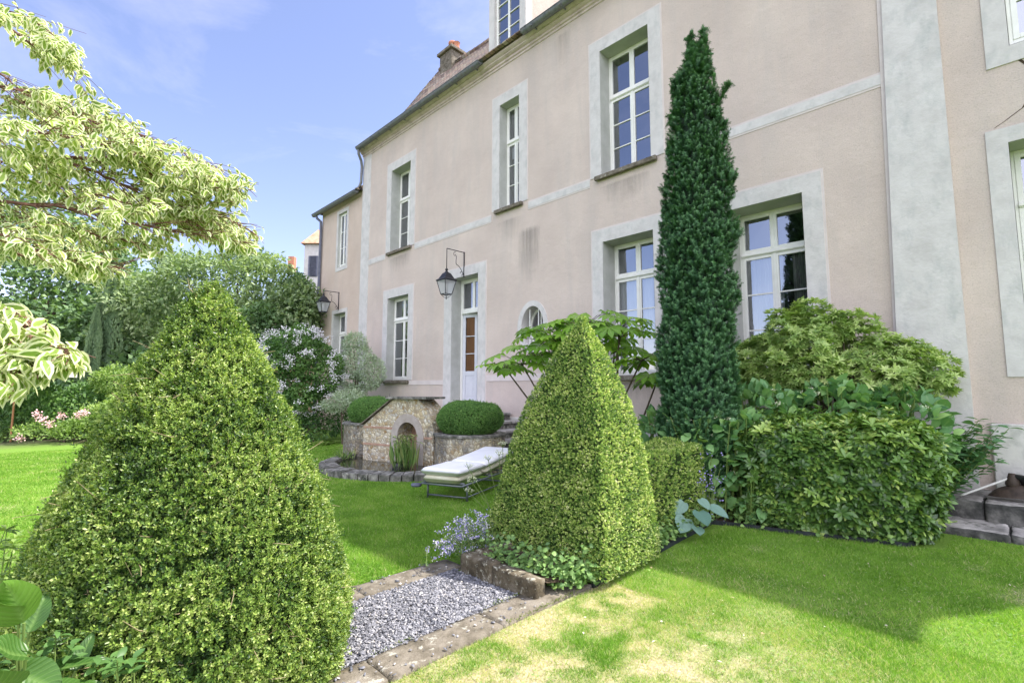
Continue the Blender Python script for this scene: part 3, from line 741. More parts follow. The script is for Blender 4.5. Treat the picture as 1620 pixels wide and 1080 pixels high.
def band_frame(x0, x1, z0, z1, w, y, t, bottom=True, wt=None):
    """flat surround round an opening x0..x1, z0..z1, butted pieces"""
    mb = MB(); wt = wt or w
    mb.box(x0 - w, x0, y - t, y, z0 - (w if bottom else 0), z1 + wt)
    mb.box(x1, x1 + w, y - t, y, z0 - (w if bottom else 0), z1 + wt)
    mb.box(x0, x1, y - t, y, z1, z1 + wt)
    if bottom: mb.box(x0, x1, y - t, y, z0 - w, z0)
    return mb

def window(parent, x0, x1, z0, z1, label=None, rd=0.33, sw=0.27, transom=None, rows=3, cols=2, bottom=False, sill=True, drape=None,
           seed=0, sash=0.058, top_cols=None, y=YF, edge=True, thick_bar=False, wr=None):
    """surround (this mesh) > reveal, frame, glass, sill, curtain, trim_edge"""
    w_l, w_r = sw, wr or sw
    mb = MB(); t = 0.016
    zb = z0 - (sw if bottom else 0)
    mb.box(x0 - w_l, x0, y - t, y - 0.0, zb, z1 + sw)
    mb.box(x1, x1 + w_r, y - t, y - 0.0, zb, z1 + sw)
    mb.box(x0, x1, y - t, y - 0.0, z1, z1 + sw)
    if bottom: mb.box(x0, x1, y - t, y, zb, z0)
    s = mb.build('window', MAT['trim'], parent)
    if label: s['label'] = label
    if edge:
        e = MB(); ew = 0.035
        e.box(x0 - w_l - ew, x0 - w_l, y - 0.009, y, zb, z1 + sw + ew)
        e.box(x1 + w_r, x1 + w_r + ew, y - 0.009, y, zb, z1 + sw + ew)
        e.box(x0 - w_l, x1 + w_r, y - 0.009, y, z1 + sw, z1 + sw + ew)
        e.build('trim_edge', MAT['trim_edge'], s)
    # reveal lining
    r = MB(); k = 0.004; yb = y + rd + 0.06
    r.add([(x0 + k, y - t, z0), (x0 + k, yb, z0), (x0 + k, yb, z1), (x0 + k, y - t, z1)], [(0, 1, 2, 3)])
    r.add([(x1 - k, y - t, z0), (x1 - k, yb, z0), (x1 - k, yb, z1), (x1 - k, y - t, z1)], [(3, 2, 1, 0)])
    r.add([(x0, y - t, z1 - k), (x1, y - t, z1 - k), (x1, yb, z1 - k), (x0, yb, z1 - k)], [(0, 1, 2, 3)])
    r.add([(x0, y - t, z0 + k), (x1, y - t, z0 + k), (x1, yb, z0 + k), (x0, yb, z0 + k)], [(3, 2, 1, 0)])
    r.build('reveal', MAT['soffit'], s)
    # wooden frame and sashes
    yw = y + rd; f = MB(); g = MB(); of = 0.045
    f.box(x0 + 0.005, x0 + of, yw, yw + 0.07, z0 + 0.005, z1 - 0.005, 0.004)
    f.box(x1 - of, x1 - 0.005, yw, yw + 0.07, z0 + 0.005, z1 - 0.005, 0.004)
    f.box(x0 + of, x1 - of, yw, yw + 0.07, z1 - of, z1 - 0.005, 0.004)
    f.box(x0 + of, x1 - of, yw, yw + 0.07, z0 + 0.005, z0 + of + 0.03, 0.004)
    zt = transom
    if zt:
        f.box(x0 + of, x1 - of, yw - 0.03, yw + 0.07, zt - 0.035, zt + 0.035, 0.008)
        f.box(x0 + of, x1 - of, yw - 0.045, yw - 0.03, zt - 0.02, zt + 0.012, 0.004)
    regions = [(z0 + of + 0.03, (zt - 0.035) if zt else z1 - of, rows, cols)]
    if zt: regions.append((zt + 0.035, z1 - of, 1, top_cols or cols))
    for (a, b, nr, nc) in regions:
        xa, xb = x0 + of, x1 - of; cw = (xb - xa) / nc
        for c in range(nc):
            l, q = xa + c * cw, xa + (c + 1) * cw
            ys = yw - 0.008
            f.box(l, l + sash, ys, ys + 0.05, a, b, 0.005); f.box(q - sash, q, ys, ys + 0.05, a, b, 0.005)
            f.box(l + sash, q - sash, ys, ys + 0.05, a, a + sash, 0.005); f.box(l + sash, q - sash, ys, ys + 0.05, b - sash, b, 0.005)
            if nc == 2 and c == 0 and nr > 1:
                f.box(q - 0.022, q + 0.022, ys - 0.014, ys - 0.001, a, b, 0.004)
            bh = (b - a - 2 * sash) / nr
            for i in range(1, nr):
                zz = a + sash + bh * i
                f.box(l + sash, q - sash, ys + 0.004, ys + 0.04, zz - 0.011, zz + 0.011)
            for i in range(nr):
                za, zb_ = a + sash + bh * i, a + sash + bh * (i + 1)
                tl = (rng.random(2) - 0.5) * 0.004
                g.add([(l + sash, ys + 0.024 + tl[0], za), (q - sash, ys + 0.024, za + tl[1] * 0), (q - sash, ys + 0.024 + tl[1], zb_), (l + sash, ys + 0.024, zb_)], [(0, 1, 2, 3)])
    f.build('frame', MAT['paint'], s)
    g.build('glass', MAT['glass'], s)
    if sill:
        q = MB(); q.box(x0 - 0.14, x1 + 0.14, y - 0.10, y - 0.017, z0 - 0.10, z0 - 0.005, 0.012)
        q.box(x0 + 0.006, x1 - 0.006, y - 0.017, y + rd, z0 - 0.06, z0 + 0.012)
        q.build('sill', MAT['stone'], s)
    if drape:
        for (da, db, dz0, dz1, kind) in drape:
            n = 50; V = []; F = []
            for i in range(n + 1):
                x = da + (db - da) * i / n; yy = yw + 0.11 + 0.03 * math.sin(i * 1.5 + math.sin(i * 0.4) * 1.2)
                V += [(x, yy, dz0), (x, yy + 0.01, dz1)]
            for i in range(n): F.append((2 * i, 2 * i + 2, 2 * i + 3, 2 * i + 1))
            mesh('curtain', V, F, MAT[kind], s, smooth=True)
    return s

# ---- main house
house = thing('manor_house', 'long pink rendered manor house with tall white framed windows and a steep tiled roof', 'house', (-8.5, 8.6, 0))
XL, XR = -16.48, -0.37
ZC = 10.22
W = dict(W1=(-14.48, -13.32, 6.16, 9.02), W2=(-9.10, -8.38, 6.24, 9.10), W3=(-5.90, -4.72, 6.16, 9.0),
         L1=(-14.55, -13.30, 1.86, 4.60), L3=(-5.90, -4.72, 1.86, 4.70), W4=(-3.28, -2.12, 1.86, 4.70))
DOOR = (-11.06, -9.92, 1.14, 4.71)
OV = (-7.94, 3.07, 0.36, 0.50)
wall_with_holes('facade_wall', XL, XR, 0.0, ZC + 0.4, list(W.values()) + [DOOR], MAT['facade'], house, ovals=[OV])
mb = MB(); mb.box(XL, XL + 0.4, YF + 0.5, 15.5, 0, ZC + 0.4); mb.box(XL, XR, 15.5, 15.9, 0, ZC + 0.4); mb.box(XR - 0.4, XR, YF + 0.5, 15.5, 0, ZC + 0.4)
mb.build('side_wall', MAT['facade'], house)
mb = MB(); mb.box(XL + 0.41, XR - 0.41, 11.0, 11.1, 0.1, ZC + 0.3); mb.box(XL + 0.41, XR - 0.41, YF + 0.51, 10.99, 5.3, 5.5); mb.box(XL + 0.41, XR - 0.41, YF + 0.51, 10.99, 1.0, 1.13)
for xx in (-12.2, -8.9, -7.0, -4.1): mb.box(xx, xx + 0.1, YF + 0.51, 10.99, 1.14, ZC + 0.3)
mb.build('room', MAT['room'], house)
window(house, *W['W1'], rd=0.33, transom=8.02)
window(house, *W['W2'], rd=0.25, transom=8.10, drape=[(-9.0, -8.4, 7.7, 8.0, 'sheer')])
window(house, *W['W3'], rd=0.33, transom=8.0)
window(house, *W['L1'], rd=0.26, transom=3.86)
window(house, *W['L3'], rd=0.42, transom=3.96, drape=[(-5.84, -5.05, 1.95, 3.94, 'sheer')])
window(house, *W['W4'], rd=0.46, transom=3.96, rows=3, drape=[(-3.12, -2.62, 1.95, 3.94, 'sheer'), (-2.46, -2.16, 1.95, 3.94, 'drape')])
# string courses, bands
def seg_boxes(mb, x0, x1, z0, z1, gaps, y=YF, t=0.014):
    x = x0
    for a, b in sorted(gaps):
        if a > x: mb.box(x, a, y - t, y, z0, z1)
        x = b
    if x < x1: mb.box(x, x1, y - t, y, z0, z1)
mb = MB(); e = MB()
gp_ = [(-14.79, -13.01), (-9.41, -8.07), (-6.21, -4.41)]
seg_boxes(mb, -15.93, -0.95, 6.01, 6.16, gp_)
seg_boxes(e, -15.93, -0.95, 5.975, 6.01, [(-14.79, -13.01), (-9.41, -8.07), (-6.21, -4.41)], t=0.008)
seg_boxes(e, -15.93, -0.95, 6.16, 6.195, [(-14.79, -13.01), (-9.41, -8.07), (-6.21, -4.41)], t=0.008)
def split_build(m, name, mat, parent):
    for k in range(0, len(m.V), 8):
        q = MB(); q.add(m.V[k:k + 8], [(0, 2, 3, 1), (4, 5, 7, 6), (0, 1, 5, 4), (2, 6, 7, 3), (0, 4, 6, 2), (1, 3, 7, 5)]); q.build(name, mat, parent)
split_build(mb, 'string_course', MAT['trim'], house)
split_build(e, 'joint_strip', MAT['trim_edge'], house)
mb = MB(); seg_boxes(mb, -15.93, -11.43, 1.71, 1.84, [(-14.6, -13.2)]); seg_boxes(mb, -9.58, -0.98, 1.79, 1.95, [(-6.0, -4.6), (-3.4, -2.0)])
split_build(mb, 'sill_band', MAT['trim_edge'], house)
# corner pilasters
mb = MB(); mb.box(-16.5, -15.97, YF - 0.02, YF, 0.0, ZC); mb.box(-15.97, -15.93, YF - 0.009, YF, 0, ZC); mb.build('corner_pilaster', MAT['trim'], house)
mb = MB(); V = [(-1.06, YF, 0), (-0.34, YF, 0), (-0.37, YF, 10.2), (-0.90, YF, 10.2), (-1.10, YF - 0.10, 0), (-0.34, YF - 0.10, 0), (-0.37, YF - 0.035, 10.2), (-0.89, YF - 0.035, 10.2)]
mb.add(V, [(4, 5, 6, 7), (5, 1, 2, 6), (0, 4, 7, 3), (3, 7, 6, 2)]); mb.build('buttress_pilaster', MAT['trim'], house)
mb = MB(); mb.add([(-1.13, YF - 0.018, 0), (-1.06, YF - 0.018, 0), (-0.90, YF - 0.018, 10.2), (-0.96, YF - 0.018, 10.2)], [(0, 1, 2, 3)]); mb.build('joint_strip', MAT['trim_edge'], house)
# plinth
mb = MB(); mb.box(-15.93, -11.43, YF - 0.05, YF, 0, 0.9, 0.01); mb.box(-9.58, -1.15, YF - 0.05, YF, 0, 0.91, 0.01); mb.build('plinth', MAT['plinth'], house)
# cornice: stepped mouldings
mb = MB(); prof = [(8.60, 10.14), (8.575, 10.15), (8.575, 10.20), (8.54, 10.215), (8.54, 10.27), (8.50, 10.285), (8.46, 10.31), (8.46, 10.34), (8.42, 10.36), (8.38, 10.39), (8.38, 10.42), (8.60, 10.43)]
mb.prism([(y, z) for y, z in prof], 0, -16.52, -0.37)
mb.build('cornice', MAT['cornice'], house)
# gutter and eaves
def gutter(mb, x0, x1, y, z, r):
    V = []; F = []; n = 10
    for x in (x0, x1):
        for k in range(n + 1):
            th = math.pi + math.pi * k / n; V.append((x, y + r * math.cos(th), z + r * math.sin(th)))
        for k in range(n + 1):
            th = 2 * math.pi - math.pi * k / n; V.append((x, y + (r - .012) * math.cos(th), z + (r - .012) * math.sin(th)))
    m = 2 * (n + 1)
    for i in range(m): F.append((i, (i + 1) % m, m + (i + 1) % m, m + i))
    F.append(tuple(range(m - 1, -1, -1))); F.append(tuple(range(m, 2 * m))); mb.add(V, F)
    mb.tube([(x0, y - r, z), (x1, y - r, z)], 0.014, 6)
    for x in (x0, x1):
        mb.lathe([(0.0, 0.0), (r, 0.0)], (x, y, z), 4)
        Vc = [(x, y + r * math.cos(math.pi + math.pi * k / n), z + r * math.sin(math.pi + math.pi * k / n)) for k in range(n + 1)]
        mb.add(Vc, [tuple(range(n + 1))])
mb = MB(); gutter(mb, -16.42, -9.55, 8.28, 10.43, 0.095); gutter(mb, -7.95, XR, 8.28, 10.43, 0.095)
for x in np.arange(-16.1, -9.6, 0.9): mb.box(x, x + 0.03, 8.16, 8.40, 10.33, 10.35)
for x in np.arange(-7.6, -0.6, 0.9): mb.box(x, x + 0.03, 8.16, 8.40, 10.33, 10.35)
mb.build('gutter', MAT['zinc'], house)
mb = MB(); mb.tube([(-16.34, 8.28, 10.35), (-16.36, 8.30, 10.2), (-16.42, 8.44, 10.0), (-16.46, 8.5, 9.8), (-16.5, 8.5, 9.2), (-16.56, 8.46, 9.02), (-16.72, 8.4, 8.98)], 0.05, 10)
mb.build('downpipe', MAT['zinc'], house)
# roof with flared eaves and a slightly sagging ridge
rp_ = [(8.30, 10.45), (9.0, 11.05), (9.6, 11.68), (10.0, 12.25), (11.0, 13.78), (12.0, 15.30)]
xs = np.linspace(XL - 0.02, XR + 0.15, 40); V = []; F = []
full = rp_ + [(24.0 - y, z) for y, z in rp_[::-1][1:]]
for x in xs:
    for (y, z) in full:
        hgt = max(0, (z - 10.7) / 4.6)
        V.append((x, y, z - 0.35 * hgt * math.sin(math.pi * min(1, (x - XL) / 6.0)) * 0.9 + 0.02 * math.sin(x * 2.1 + y)))
m = len(full)
for i in range(len(xs) - 1):
    for j in range(m - 1): F.append((i * m + j, (i + 1) * m + j, (i + 1) * m + j + 1, i * m + j + 1))
F.append(tuple(range(m))); F.append(tuple((len(xs) - 1) * m + j for j in range(m - 1, -1, -1)))
roof = mesh('roof', V, F, MAT['tiles'], house)
# tile butts along the eave and the verge
mb = MB()
for i in range(150):
    x = XL + 0.02 + i * 0.107
    mb.box(x, x + 0.10, 8.24, 8.42, 10.45 + rng.uniform(0, .012), 10.475 + rng.uniform(0, .012))
for i in range(46):
    t = i / 45; y = 8.35 + t * 3.6; z = np.interp(y, [p[0] for p in rp_], [p[1] for p in rp_])
    mb.box(XL - 0.06, XL + 0.09, y, y + 0.1, z + 0.0, z + 0.05 + rng.uniform(0, .02))
for i in range(52):
    x = XL + i * 0.3; sag = 0.35 * math.sin(math.pi * min(1, (x - XL) / 6.0)) * 0.9
    mb.tube([(x, 12, 15.28 - sag), (x + 0.29, 12, 15.28 - sag)], 0.11, 8)
mb.build('roof_tile', MAT['tiles'], roof)
# chimney
mb = MB(); mb.box(-16.1, -15.3, 11.7, 12.4, 14.3, 15.55, 0.01); mb.box(-16.2, -15.2, 11.6, 12.5, 15.55, 15.68, 0.02); mb.box(-16.1, -15.3, 11.7, 12.4, 15.68, 15.78, 0.02)
ch = mb.build('chimney', MAT['stone'], roof)
mb = MB(); mb.lathe([(0.15, 0), (0.14, 0.3), (0.17, 0.32), (0.17, 0.4), (0.12, 0.4), (0.11, 0.1)], (-15.7, 12.05, 15.77), 14); mb.lathe([(0.13, 0), (0.12, 0.2), (0.15, 0.24)], (-15.42, 12.05, 15.77), 14)
mb.build('chimney_pot', MAT['terracotta'], roof, smooth=True)
# dormer
dx0, dx1, dz0, dz1 = -9.36, -7.98, 10.50, 12.95
mb = MB()
mb.box(dx0, dx0 + 0.22, 8.42, 8.66, dz0, dz1); mb.box(dx1 - 0.22, dx1, 8.42, 8.66, dz0, dz1)
mb.box(dx0 + 0.22, dx1 - 0.22, 8.42, 8.66, dz0, dz0 + 0.14); mb.box(dx0 + 0.22, dx1 - 0.22, 8.42, 8.66, dz1 - 0.25, dz1)
dm = mb.build('dormer', MAT['trim'], house)
mb = MB(); mb.box(dx0 + 0.03, dx0 + 0.13, 8.66, 10.8, dz0, dz1); mb.box(dx1 - 0.13, dx1 - 0.03, 8.66, 10.8, dz0, dz1); mb.build('dormer_cheek', MAT['facade'], dm)
mb = MB(); mb.prism([(dx0 - 0.15, dz1), (dx1 + 0.15, dz1), ((dx0 + dx1) / 2, dz1 + 0.95)], 1, 8.3, 11.6); mb.build('dormer_roof', MAT['tiles'], dm)
f = MB(); g = MB(); a, b, c, d = dx0 + 0.22, dx1 - 0.22, dz0 + 0.14, dz1 - 0.25
for (p, q_) in ((a, a + 0.06), (b - 0.06, b), ((a + b) / 2 - 0.03, (a + b) / 2 + 0.03)): f.box(p, q_, 8.5, 8.56, c, d, 0.004)
for k in range(6):
    z = c + (d - c - 0.05) * k / 5; f.box(a + 0.06, (a + b) / 2 - 0.03, 8.505, 8.55, z, z + (0.05 if k in (0, 5) else 0.022)); f.box((a + b) / 2 + 0.03, b - 0.06, 8.505, 8.55, z, z + (0.05 if k in (0, 5) else 0.022))
g.add([(a, 8.53, c), (b, 8.53, c), (b, 8.53, d), (a, 8.53, d)], [(0, 1, 2, 3)])
f.build('dormer_frame', MAT['paint'], dm); g.build('dormer_glass', MAT['glass'], dm)
mb = MB(); mb.box(dx0 + 0.14, dx1 - 0.14, 9.4, 9.45, dz0, dz1 - 0.02); mb.build('dormer_room', MAT['room'], dm)

def stain_mat():
    m, N, L, out = newmat('rain_stain')
    t = N.new('ShaderNodeTexCoord'); mp_ = N.new('ShaderNodeMapping'); mp_.inputs['Scale'].default_value = (7, 1, 0.7)
    L.new(t.outputs['Object'], mp_.inputs['Vector'])
    n_ = node(N, 'ShaderNodeTexNoise', Scale=1.6, Detail=7, Roughness=0.7); L.new(mp_.outputs['Vector'], n_.inputs['Vector'])
    a = N.new('ShaderNodeAttribute'); a.attribute_name = 'v'
    ml = node(N, 'ShaderNodeMath', operation='MULTIPLY'); L.new(n_.outputs['Fac'], ml.inputs[0]); L.new(a.outputs['Fac'], ml.inputs[1])
    r = ramp(N, [(0.12, g3(0)), (0.62, g3(0.62))]); L.new(ml.outputs[0], r.inputs['Fac'])
    d = node(N, 'ShaderNodeBsdfPrincipled', Roughness=0.95); d.inputs['Base Color'].default_value = (0.20, 0.195, 0.185, 1); d.inputs['Specular IOR Level'].default_value = 0.1
    tr = N.new('ShaderNodeBsdfTransparent'); ms = N.new('ShaderNodeMixShader'); L.new(r.outputs['Color'], ms.inputs[0]); L.new(tr.outputs[0], ms.inputs[1]); L.new(d.outputs[0], ms.inputs[2]); L.new(ms.outputs[0], out.inputs['Surface'])
    return m
MAT['stain'] = stain_mat()
def stain(x0, x1, z0, z1, k=1.0, parent=None):
    """thin film of run-down dirt lying on the wall, strongest at the top, fading out at the sides and bottom"""
    nx, nz_ = 9, 12; V, F, A_ = [], [], []
    for j in range(nz_):
        for i in range(nx):
            u, w = i / (nx - 1), j / (nz_ - 1); V.append((x0 + (x1 - x0) * u, YF - 0.0035, z0 + (z1 - z0) * w)); A_.append(k * math.sin(math.pi * u) ** .6 * w ** .7 * (1 - max(0, w - .93) / .07 * .9))
    for j in range(nz_ - 1):
        for i in range(nx - 1): a = j * nx + i; F.append((a, a + 1, a + 1 + nx, a + nx))
    mesh('rain_stain', V, np.array(F), MAT['stain'], parent or house, attrs={'v': A_})
for q_ in ((-14.7, -13.1, 5.2, 6.0, .62), (-9.3, -8.2, 5.0, 5.97, .55), (-6.1, -4.6, 5.2, 5.97, .62), (-8.5, -7.6, 3.75, 5.6, .80), (-7.3, -6.6, 8.6, 10.1, .5), (-3.6, -1.9, 1.2, 1.75, .7), (-6.2, -4.5, 1.2, 1.75, .7)): stain(*q_)
# ---- door: surround > reveal, frame, glazed leaf standing ajar, toplight
x0, x1, z0, z1 = DOOR
mb = MB(); mb.box(x0 - 0.34, x0, YF - 0.02, YF, 0.9, z1 + 0.26); mb.box(x1, x1 + 0.30, YF - 0.02, YF, 0.9, z1 + 0.26); mb.box(x0, x1, YF - 0.02, YF, z1, z1 + 0.26)
dr_ = mb.build('door_surround', MAT['trim'], house)
mb = MB(); mb.box(x0 - 0.375, x0 - 0.34, YF - 0.009, YF, 0.9, z1 + 0.295); mb.box(x1 + 0.30, x1 + 0.335, YF - 0.009, YF, 0.9, z1 + 0.295); mb.box(x0 - 0.34, x1 + 0.30, YF - 0.009, YF, z1 + 0.26, z1 + 0.295)
mb.build('trim_edge', MAT['trim_edge'], dr_)
mb = MB(); k = 0.004; yb = YF + 0.42
mb.add([(x0 + k, YF - .02, z0), (x0 + k, yb, z0), (x0 + k, yb, z1), (x0 + k, YF - .02, z1)], [(0, 1, 2, 3)])
mb.add([(x1 - k, YF - .02, z0), (x1 - k, yb, z0), (x1 - k, yb, z1), (x1 - k, YF - .02, z1)], [(3, 2, 1, 0)])
mb.add([(x0, YF - .02, z1 - k), (x1, YF - .02, z1 - k), (x1, yb, z1 - k), (x0, yb, z1 - k)], [(0, 1, 2, 3)])
mb.build('reveal', MAT['soffit'], dr_)
yw = YF + 0.32; f = MB(); ZT = 3.78
f.box(x0 + .005, x0 + .07, yw, yw + .08, z0, z1 - .005, .004); f.box(x1 - .07, x1 - .005, yw, yw + .08, z0, z1 - .005, .004)
f.box(x0 + .07, x1 - .07, yw, yw + .08, z1 - .06, z1 - .005, .004); f.box(x0 + .07, x1 - .07, yw - .03, yw + .08, ZT - .06, ZT + .04, .01)
for (a, b) in ((x0 + .07, (x0 + x1) / 2), ((x0 + x1) / 2, x1 - .07)):
    f.box(a, a + .05, yw, yw + .05, ZT + .04, z1 - .06, .004); f.box(b - .05, b, yw, yw + .05, ZT + .04, z1 - .06, .004)
    f.box(a + .05, b - .05, yw, yw + .05, ZT + .04, ZT + .09, .004); f.box(a + .05, b - .05, yw, yw + .05, z1 - .11, z1 - .06, .004)
f.build('door_frame', MAT['paint'], dr_)
g = MB(); g.add([(x0 + .07, yw + .025, ZT + .04), (x1 - .07, yw + .025, ZT + .04), (x1 - .07, yw + .025, z1 - .06), (x0 + .07, yw + .025, z1 - .06)], [(0, 1, 2, 3)])
g.build('toplight_glass', MAT['glass'], dr_)
def door_leaf(hx, ang, w, mirror):
    """leaf hinged at hx opening inward by ang"""
    f = MB(); g = MB(); y0 = 0.0
    sx = -1 if mirror else 1
    def B(m, a, b, c, d, t0=0.0, t1=0.045):
        a_, b_ = (a, b) if sx > 0 else (-b, -a); m.box(a_, b_, t0, t1, c, d, 0.004)
    H = ZT - .06 - z0 - .01
    B(f, 0, .09, 0, H); B(f, w - .09, w, 0, H); B(f, .09, w - .09, 0, .17); B(f, .09, w - .09, H - .1, H); B(f, .09, w - .09, .82, .94)
    for zz in (1.42, 1.92): B(f, .09, w - .09, zz, zz + .025, .01, .035)
    B(f, .09, w - .09, .17, .82, .014, .03); B(f, .14, w - .14, .24, .75, .004, .014)
    xa_, xb_ = (.09, w - .09) if sx > 0 else (-w + .09, -.09); g.add([(xa_, .022, .94), (xb_, .022, .94), (xb_, .022, H - .1), (xa_, .022, H - .1)], [(0, 1, 2, 3)]); sh_ = MB(); B(sh_, .05, w - .05, .92, H - .08, .050, .062)
    ca, sa = math.cos(ang * sx), math.sin(ang * sx)
    for m in (f, g, sh_): m.V = [(hx + x * ca - y * sa, yw + .03 + x * sa + y * ca, z0 + .01 + z) for x, y, z in m.V]
    o = f.build('door', MAT['door_paint'], dr_); g.build('door_glass', MAT['door_glass'], o); sh_.build('wood_shutter', MAT['wood'], o)
    return o
door_leaf(x0 + .075, R(14), 0.50, False)
door_leaf(x1 - .075, R(80), 0.50, True)
mb = MB(); mb.box(x0 - .3, x1 + .3, 10.2, 10.25, z0, z1); mb.build('wood_panelling', MAT['wood'], dr_)
mb = MB(); mb.box(x0, x1, YF - .08, yw + .1, z0 - .12, z0 - .002, .01); mb.build('threshold', MAT['step'], dr_)

# ---- oval window
ox, oz, ra, rb = OV; mb = MB(); n = 48
def ering(mb, r0, r1, y0_, y1_, cx=ox, cz=oz):
    V = []; F = []
    for k in range(n):
        th = 2 * math.pi * k / n; c_, s_ = math.cos(th), math.sin(th)
        V += [(cx + r0[0] * c_, y0_, cz + r0[1] * s_), (cx + r1[0] * c_, y0_, cz + r1[1] * s_), (cx + r1[0] * c_, y1_, cz + r1[1] * s_), (cx + r0[0] * c_, y1_, cz + r0[1] * s_)]
    for k in range(n):
        a, b = 4 * k, 4 * ((k + 1) % n)
        for i in range(4): F.append((a + i, b + i, b + (i + 1) % 4, a + (i + 1) % 4))
    mb.add(V, F)
ering(mb, (ra, rb), (ra + 0.13, rb + 0.13), YF - 0.02, YF + 0.001)
ow = mb.build('oval_window', MAT['trim'], house)
mb = MB(); ering(mb, (ra - 0.004, rb - 0.004), (ra + 0.002, rb + 0.002), YF - 0.015, YF + 0.4); mb.build('reveal', MAT['trim'], ow)
mb = MB(); ering(mb, (ra - 0.06, rb - 0.06), (ra - 0.006, rb - 0.006), YF + 0.30, YF + 0.35)
mb.box(ox - 0.015, ox + 0.015, YF + 0.305, YF + 0.34, oz - rb + 0.05, oz + rb - 0.05); mb.box(ox - 0.16, ox - 0.14, YF + 0.06, YF + 0.08, oz - rb + 0.06, oz + rb - 0.06); mb.box(ox + 0.12, ox + 0.14, YF + 0.06, YF + 0.08, oz - rb + 0.06, oz + rb - 0.06)
mb.build('frame', MAT['paint'], ow)
g = MB(); g.add([(ox + (ra - .02) * math.cos(2 * math.pi * k / n), YF + 0.33, oz + (rb - .02) * math.sin(2 * math.pi * k / n)) for k in range(n)], [tuple(range(n))]); g.build('glass', MAT['glass'], ow)
mb = MB(); mb.box(ox - .2, ox + .45, YF + .7, YF + .75, oz - .6, oz + .6); mb.build('curtain', MAT['wood'], ow)

# ---- left wing (lower)
wing = thing('lower_house', 'lower ochre rendered end house with a slate gutter left of the manor', 'house', (-18.2, 8.62, 0))
YW = 8.62; WX0, WX1 = -20.0, -16.5
w1 = (-18.46, -17.75, 6.32, 8.50); w2 = (-18.62, -17.62, 1.3, 4.50)
wall_with_holes('facade_wall', WX0, WX1, 0, 9.0, [w1, w2], MAT['facade2'], wing, y=YW, thick=0.4)
mb = MB(); mb.box(WX0, WX0 + .3, YW + .4, 14, 0, 9.1); mb.box(WX0, WX1, 14, 14.3, 0, 9.1); mb.build('side_wall', MAT['facade2'], wing)
mb = MB(); mb.box(WX0 + .4, WX1 - .1, 10.4, 10.5, 0.1, 9.0); mb.box(WX0 + .4, WX1 - .1, YW + .41, 10.39, 5.2, 5.4); mb.build('room', MAT['room'], wing)
window(wing, *w1, rd=0.08, sw=0.14, rows=3, cols=2, transom=None, bottom=True, sill=False, y=YW, edge=False, sash=0.05)
window(wing, *w2, rd=0.26, sw=0.15, rows=4, cols=2, transom=3.72, sill=False, y=YW, edge=False)
mb = MB(); gutter(mb, -20.3, -16.55, 8.36, 8.88, 0.1); mb.build('gutter', MAT['zinc'], wing)
mb = MB(); mb.add([(-20.2, 8.32, 8.92), (-16.5, 8.32, 8.92), (-16.5, 11.5, 11.6), (-20.2, 11.5, 11.6), (-16.5, 14.6, 9.08), (-20.2, 14.6, 9.08)], [(0, 1, 2, 3), (3, 2, 4, 5), (0, 3, 5), (1, 4, 2)]); mb.build('roof', MAT['tiles'], wing)
mb = MB(); mb.tube([(-20.08, 8.36, 8.82), (-20.02, 8.40, 8.68), (-19.93, 8.52, 8.55), (-19.92, 8.53, 8.2), (-19.90, 8.53, 0.1)], 0.055, 10)
mb.build('downpipe', MAT['pipe_blue'], wing)

# ---- right wing
rw = thing('right_house', 'right hand house wall beyond the buttress with a jagged crack between two windows', 'house', (0.8, 8.6, 0))
RX0, RX1, RZ = -0.37, 1.95, 7.75
r1 = (0.28, 1.10, 5.92, 7.5); r2 = (0.19, 1.20, 1.95, 4.68)
wall_with_holes('facade_wall', RX0 + 0.002, RX1, 0, RZ, [r1, r2], MAT['facade'], rw)
mb = MB(); mb.box(RX1 - .4, RX1, YF + .5, 14, 0, RZ); mb.box(RX0, RX1, 14, 14.4, 0, RZ); mb.build('side_wall', MAT['facade'], rw)
mb = MB(); mb.box(RX0 + .01, RX1 - .41, 10.6, 10.7, 0.1, RZ - .1); mb.box(RX0 + .01, RX1 - .41, YF + .51, 10.59, 5.2, 5.4); mb.build('room', MAT['room'], rw)
window(rw, *r1, rd=0.03, sw=0.22, rows=3, bottom=True, sill=False, edge=False, drape=[(0.33, 0.5, 6.0, 7.4, 'sheer')])
window(rw, *r2, rd=0.36, sw=0.20, rows=3, bottom=True, sill=False, edge=False, transom=3.95)
mb = MB(); mb.add([(RX0, 8.3, RZ), (RX1 + .1, 8.3, RZ), (RX1 + .1, 11.4, RZ + 2.6), (RX0, 11.4, RZ + 2.6), (RX1 + .1, 14.6, RZ), (RX0, 14.6, RZ)], [(0, 1, 2, 3), (3, 2, 4, 5), (0, 3, 5), (1, 4, 2), (0, 5, 4, 1)]); mb.build('roof', MAT['tiles'], rw)
mb = MB(); mb.box(-0.20, RX1, YF - 0.06, YF, 0, 1.18, 0.012); mb.build('plinth', MAT['plinth'], rw)
# crack: a thin jagged groove, modelled as a dark slit lying in the render
ck = [(0.30, 5.74), (0.36, 5.70), (0.42, 5.60), (0.47, 5.55), (0.52, 5.52), (0.51, 5.44), (0.50, 5.38), (0.44, 5.30), (0.44, 5.24), (0.39, 5.15), (0.35, 5.08), (0.26, 5.02), (0.17, 4.96), (0.08, 4.91)]
V = []; F = []
for i, (x, z) in enumerate(ck):
    w = 0.009 + 0.006 * math.sin(math.pi * i / (len(ck) - 1)) + 0.003 * (i % 2)
    V += [(x - w, YF - 0.003, z - w * .3), (x + w, YF - 0.003, z + w * .3)]
for i in range(len(ck) - 1): F.append((2 * i, 2 * i + 1, 2 * i + 3, 2 * i + 2))
mesh('crack', V, F, MAT['soil'], rw)

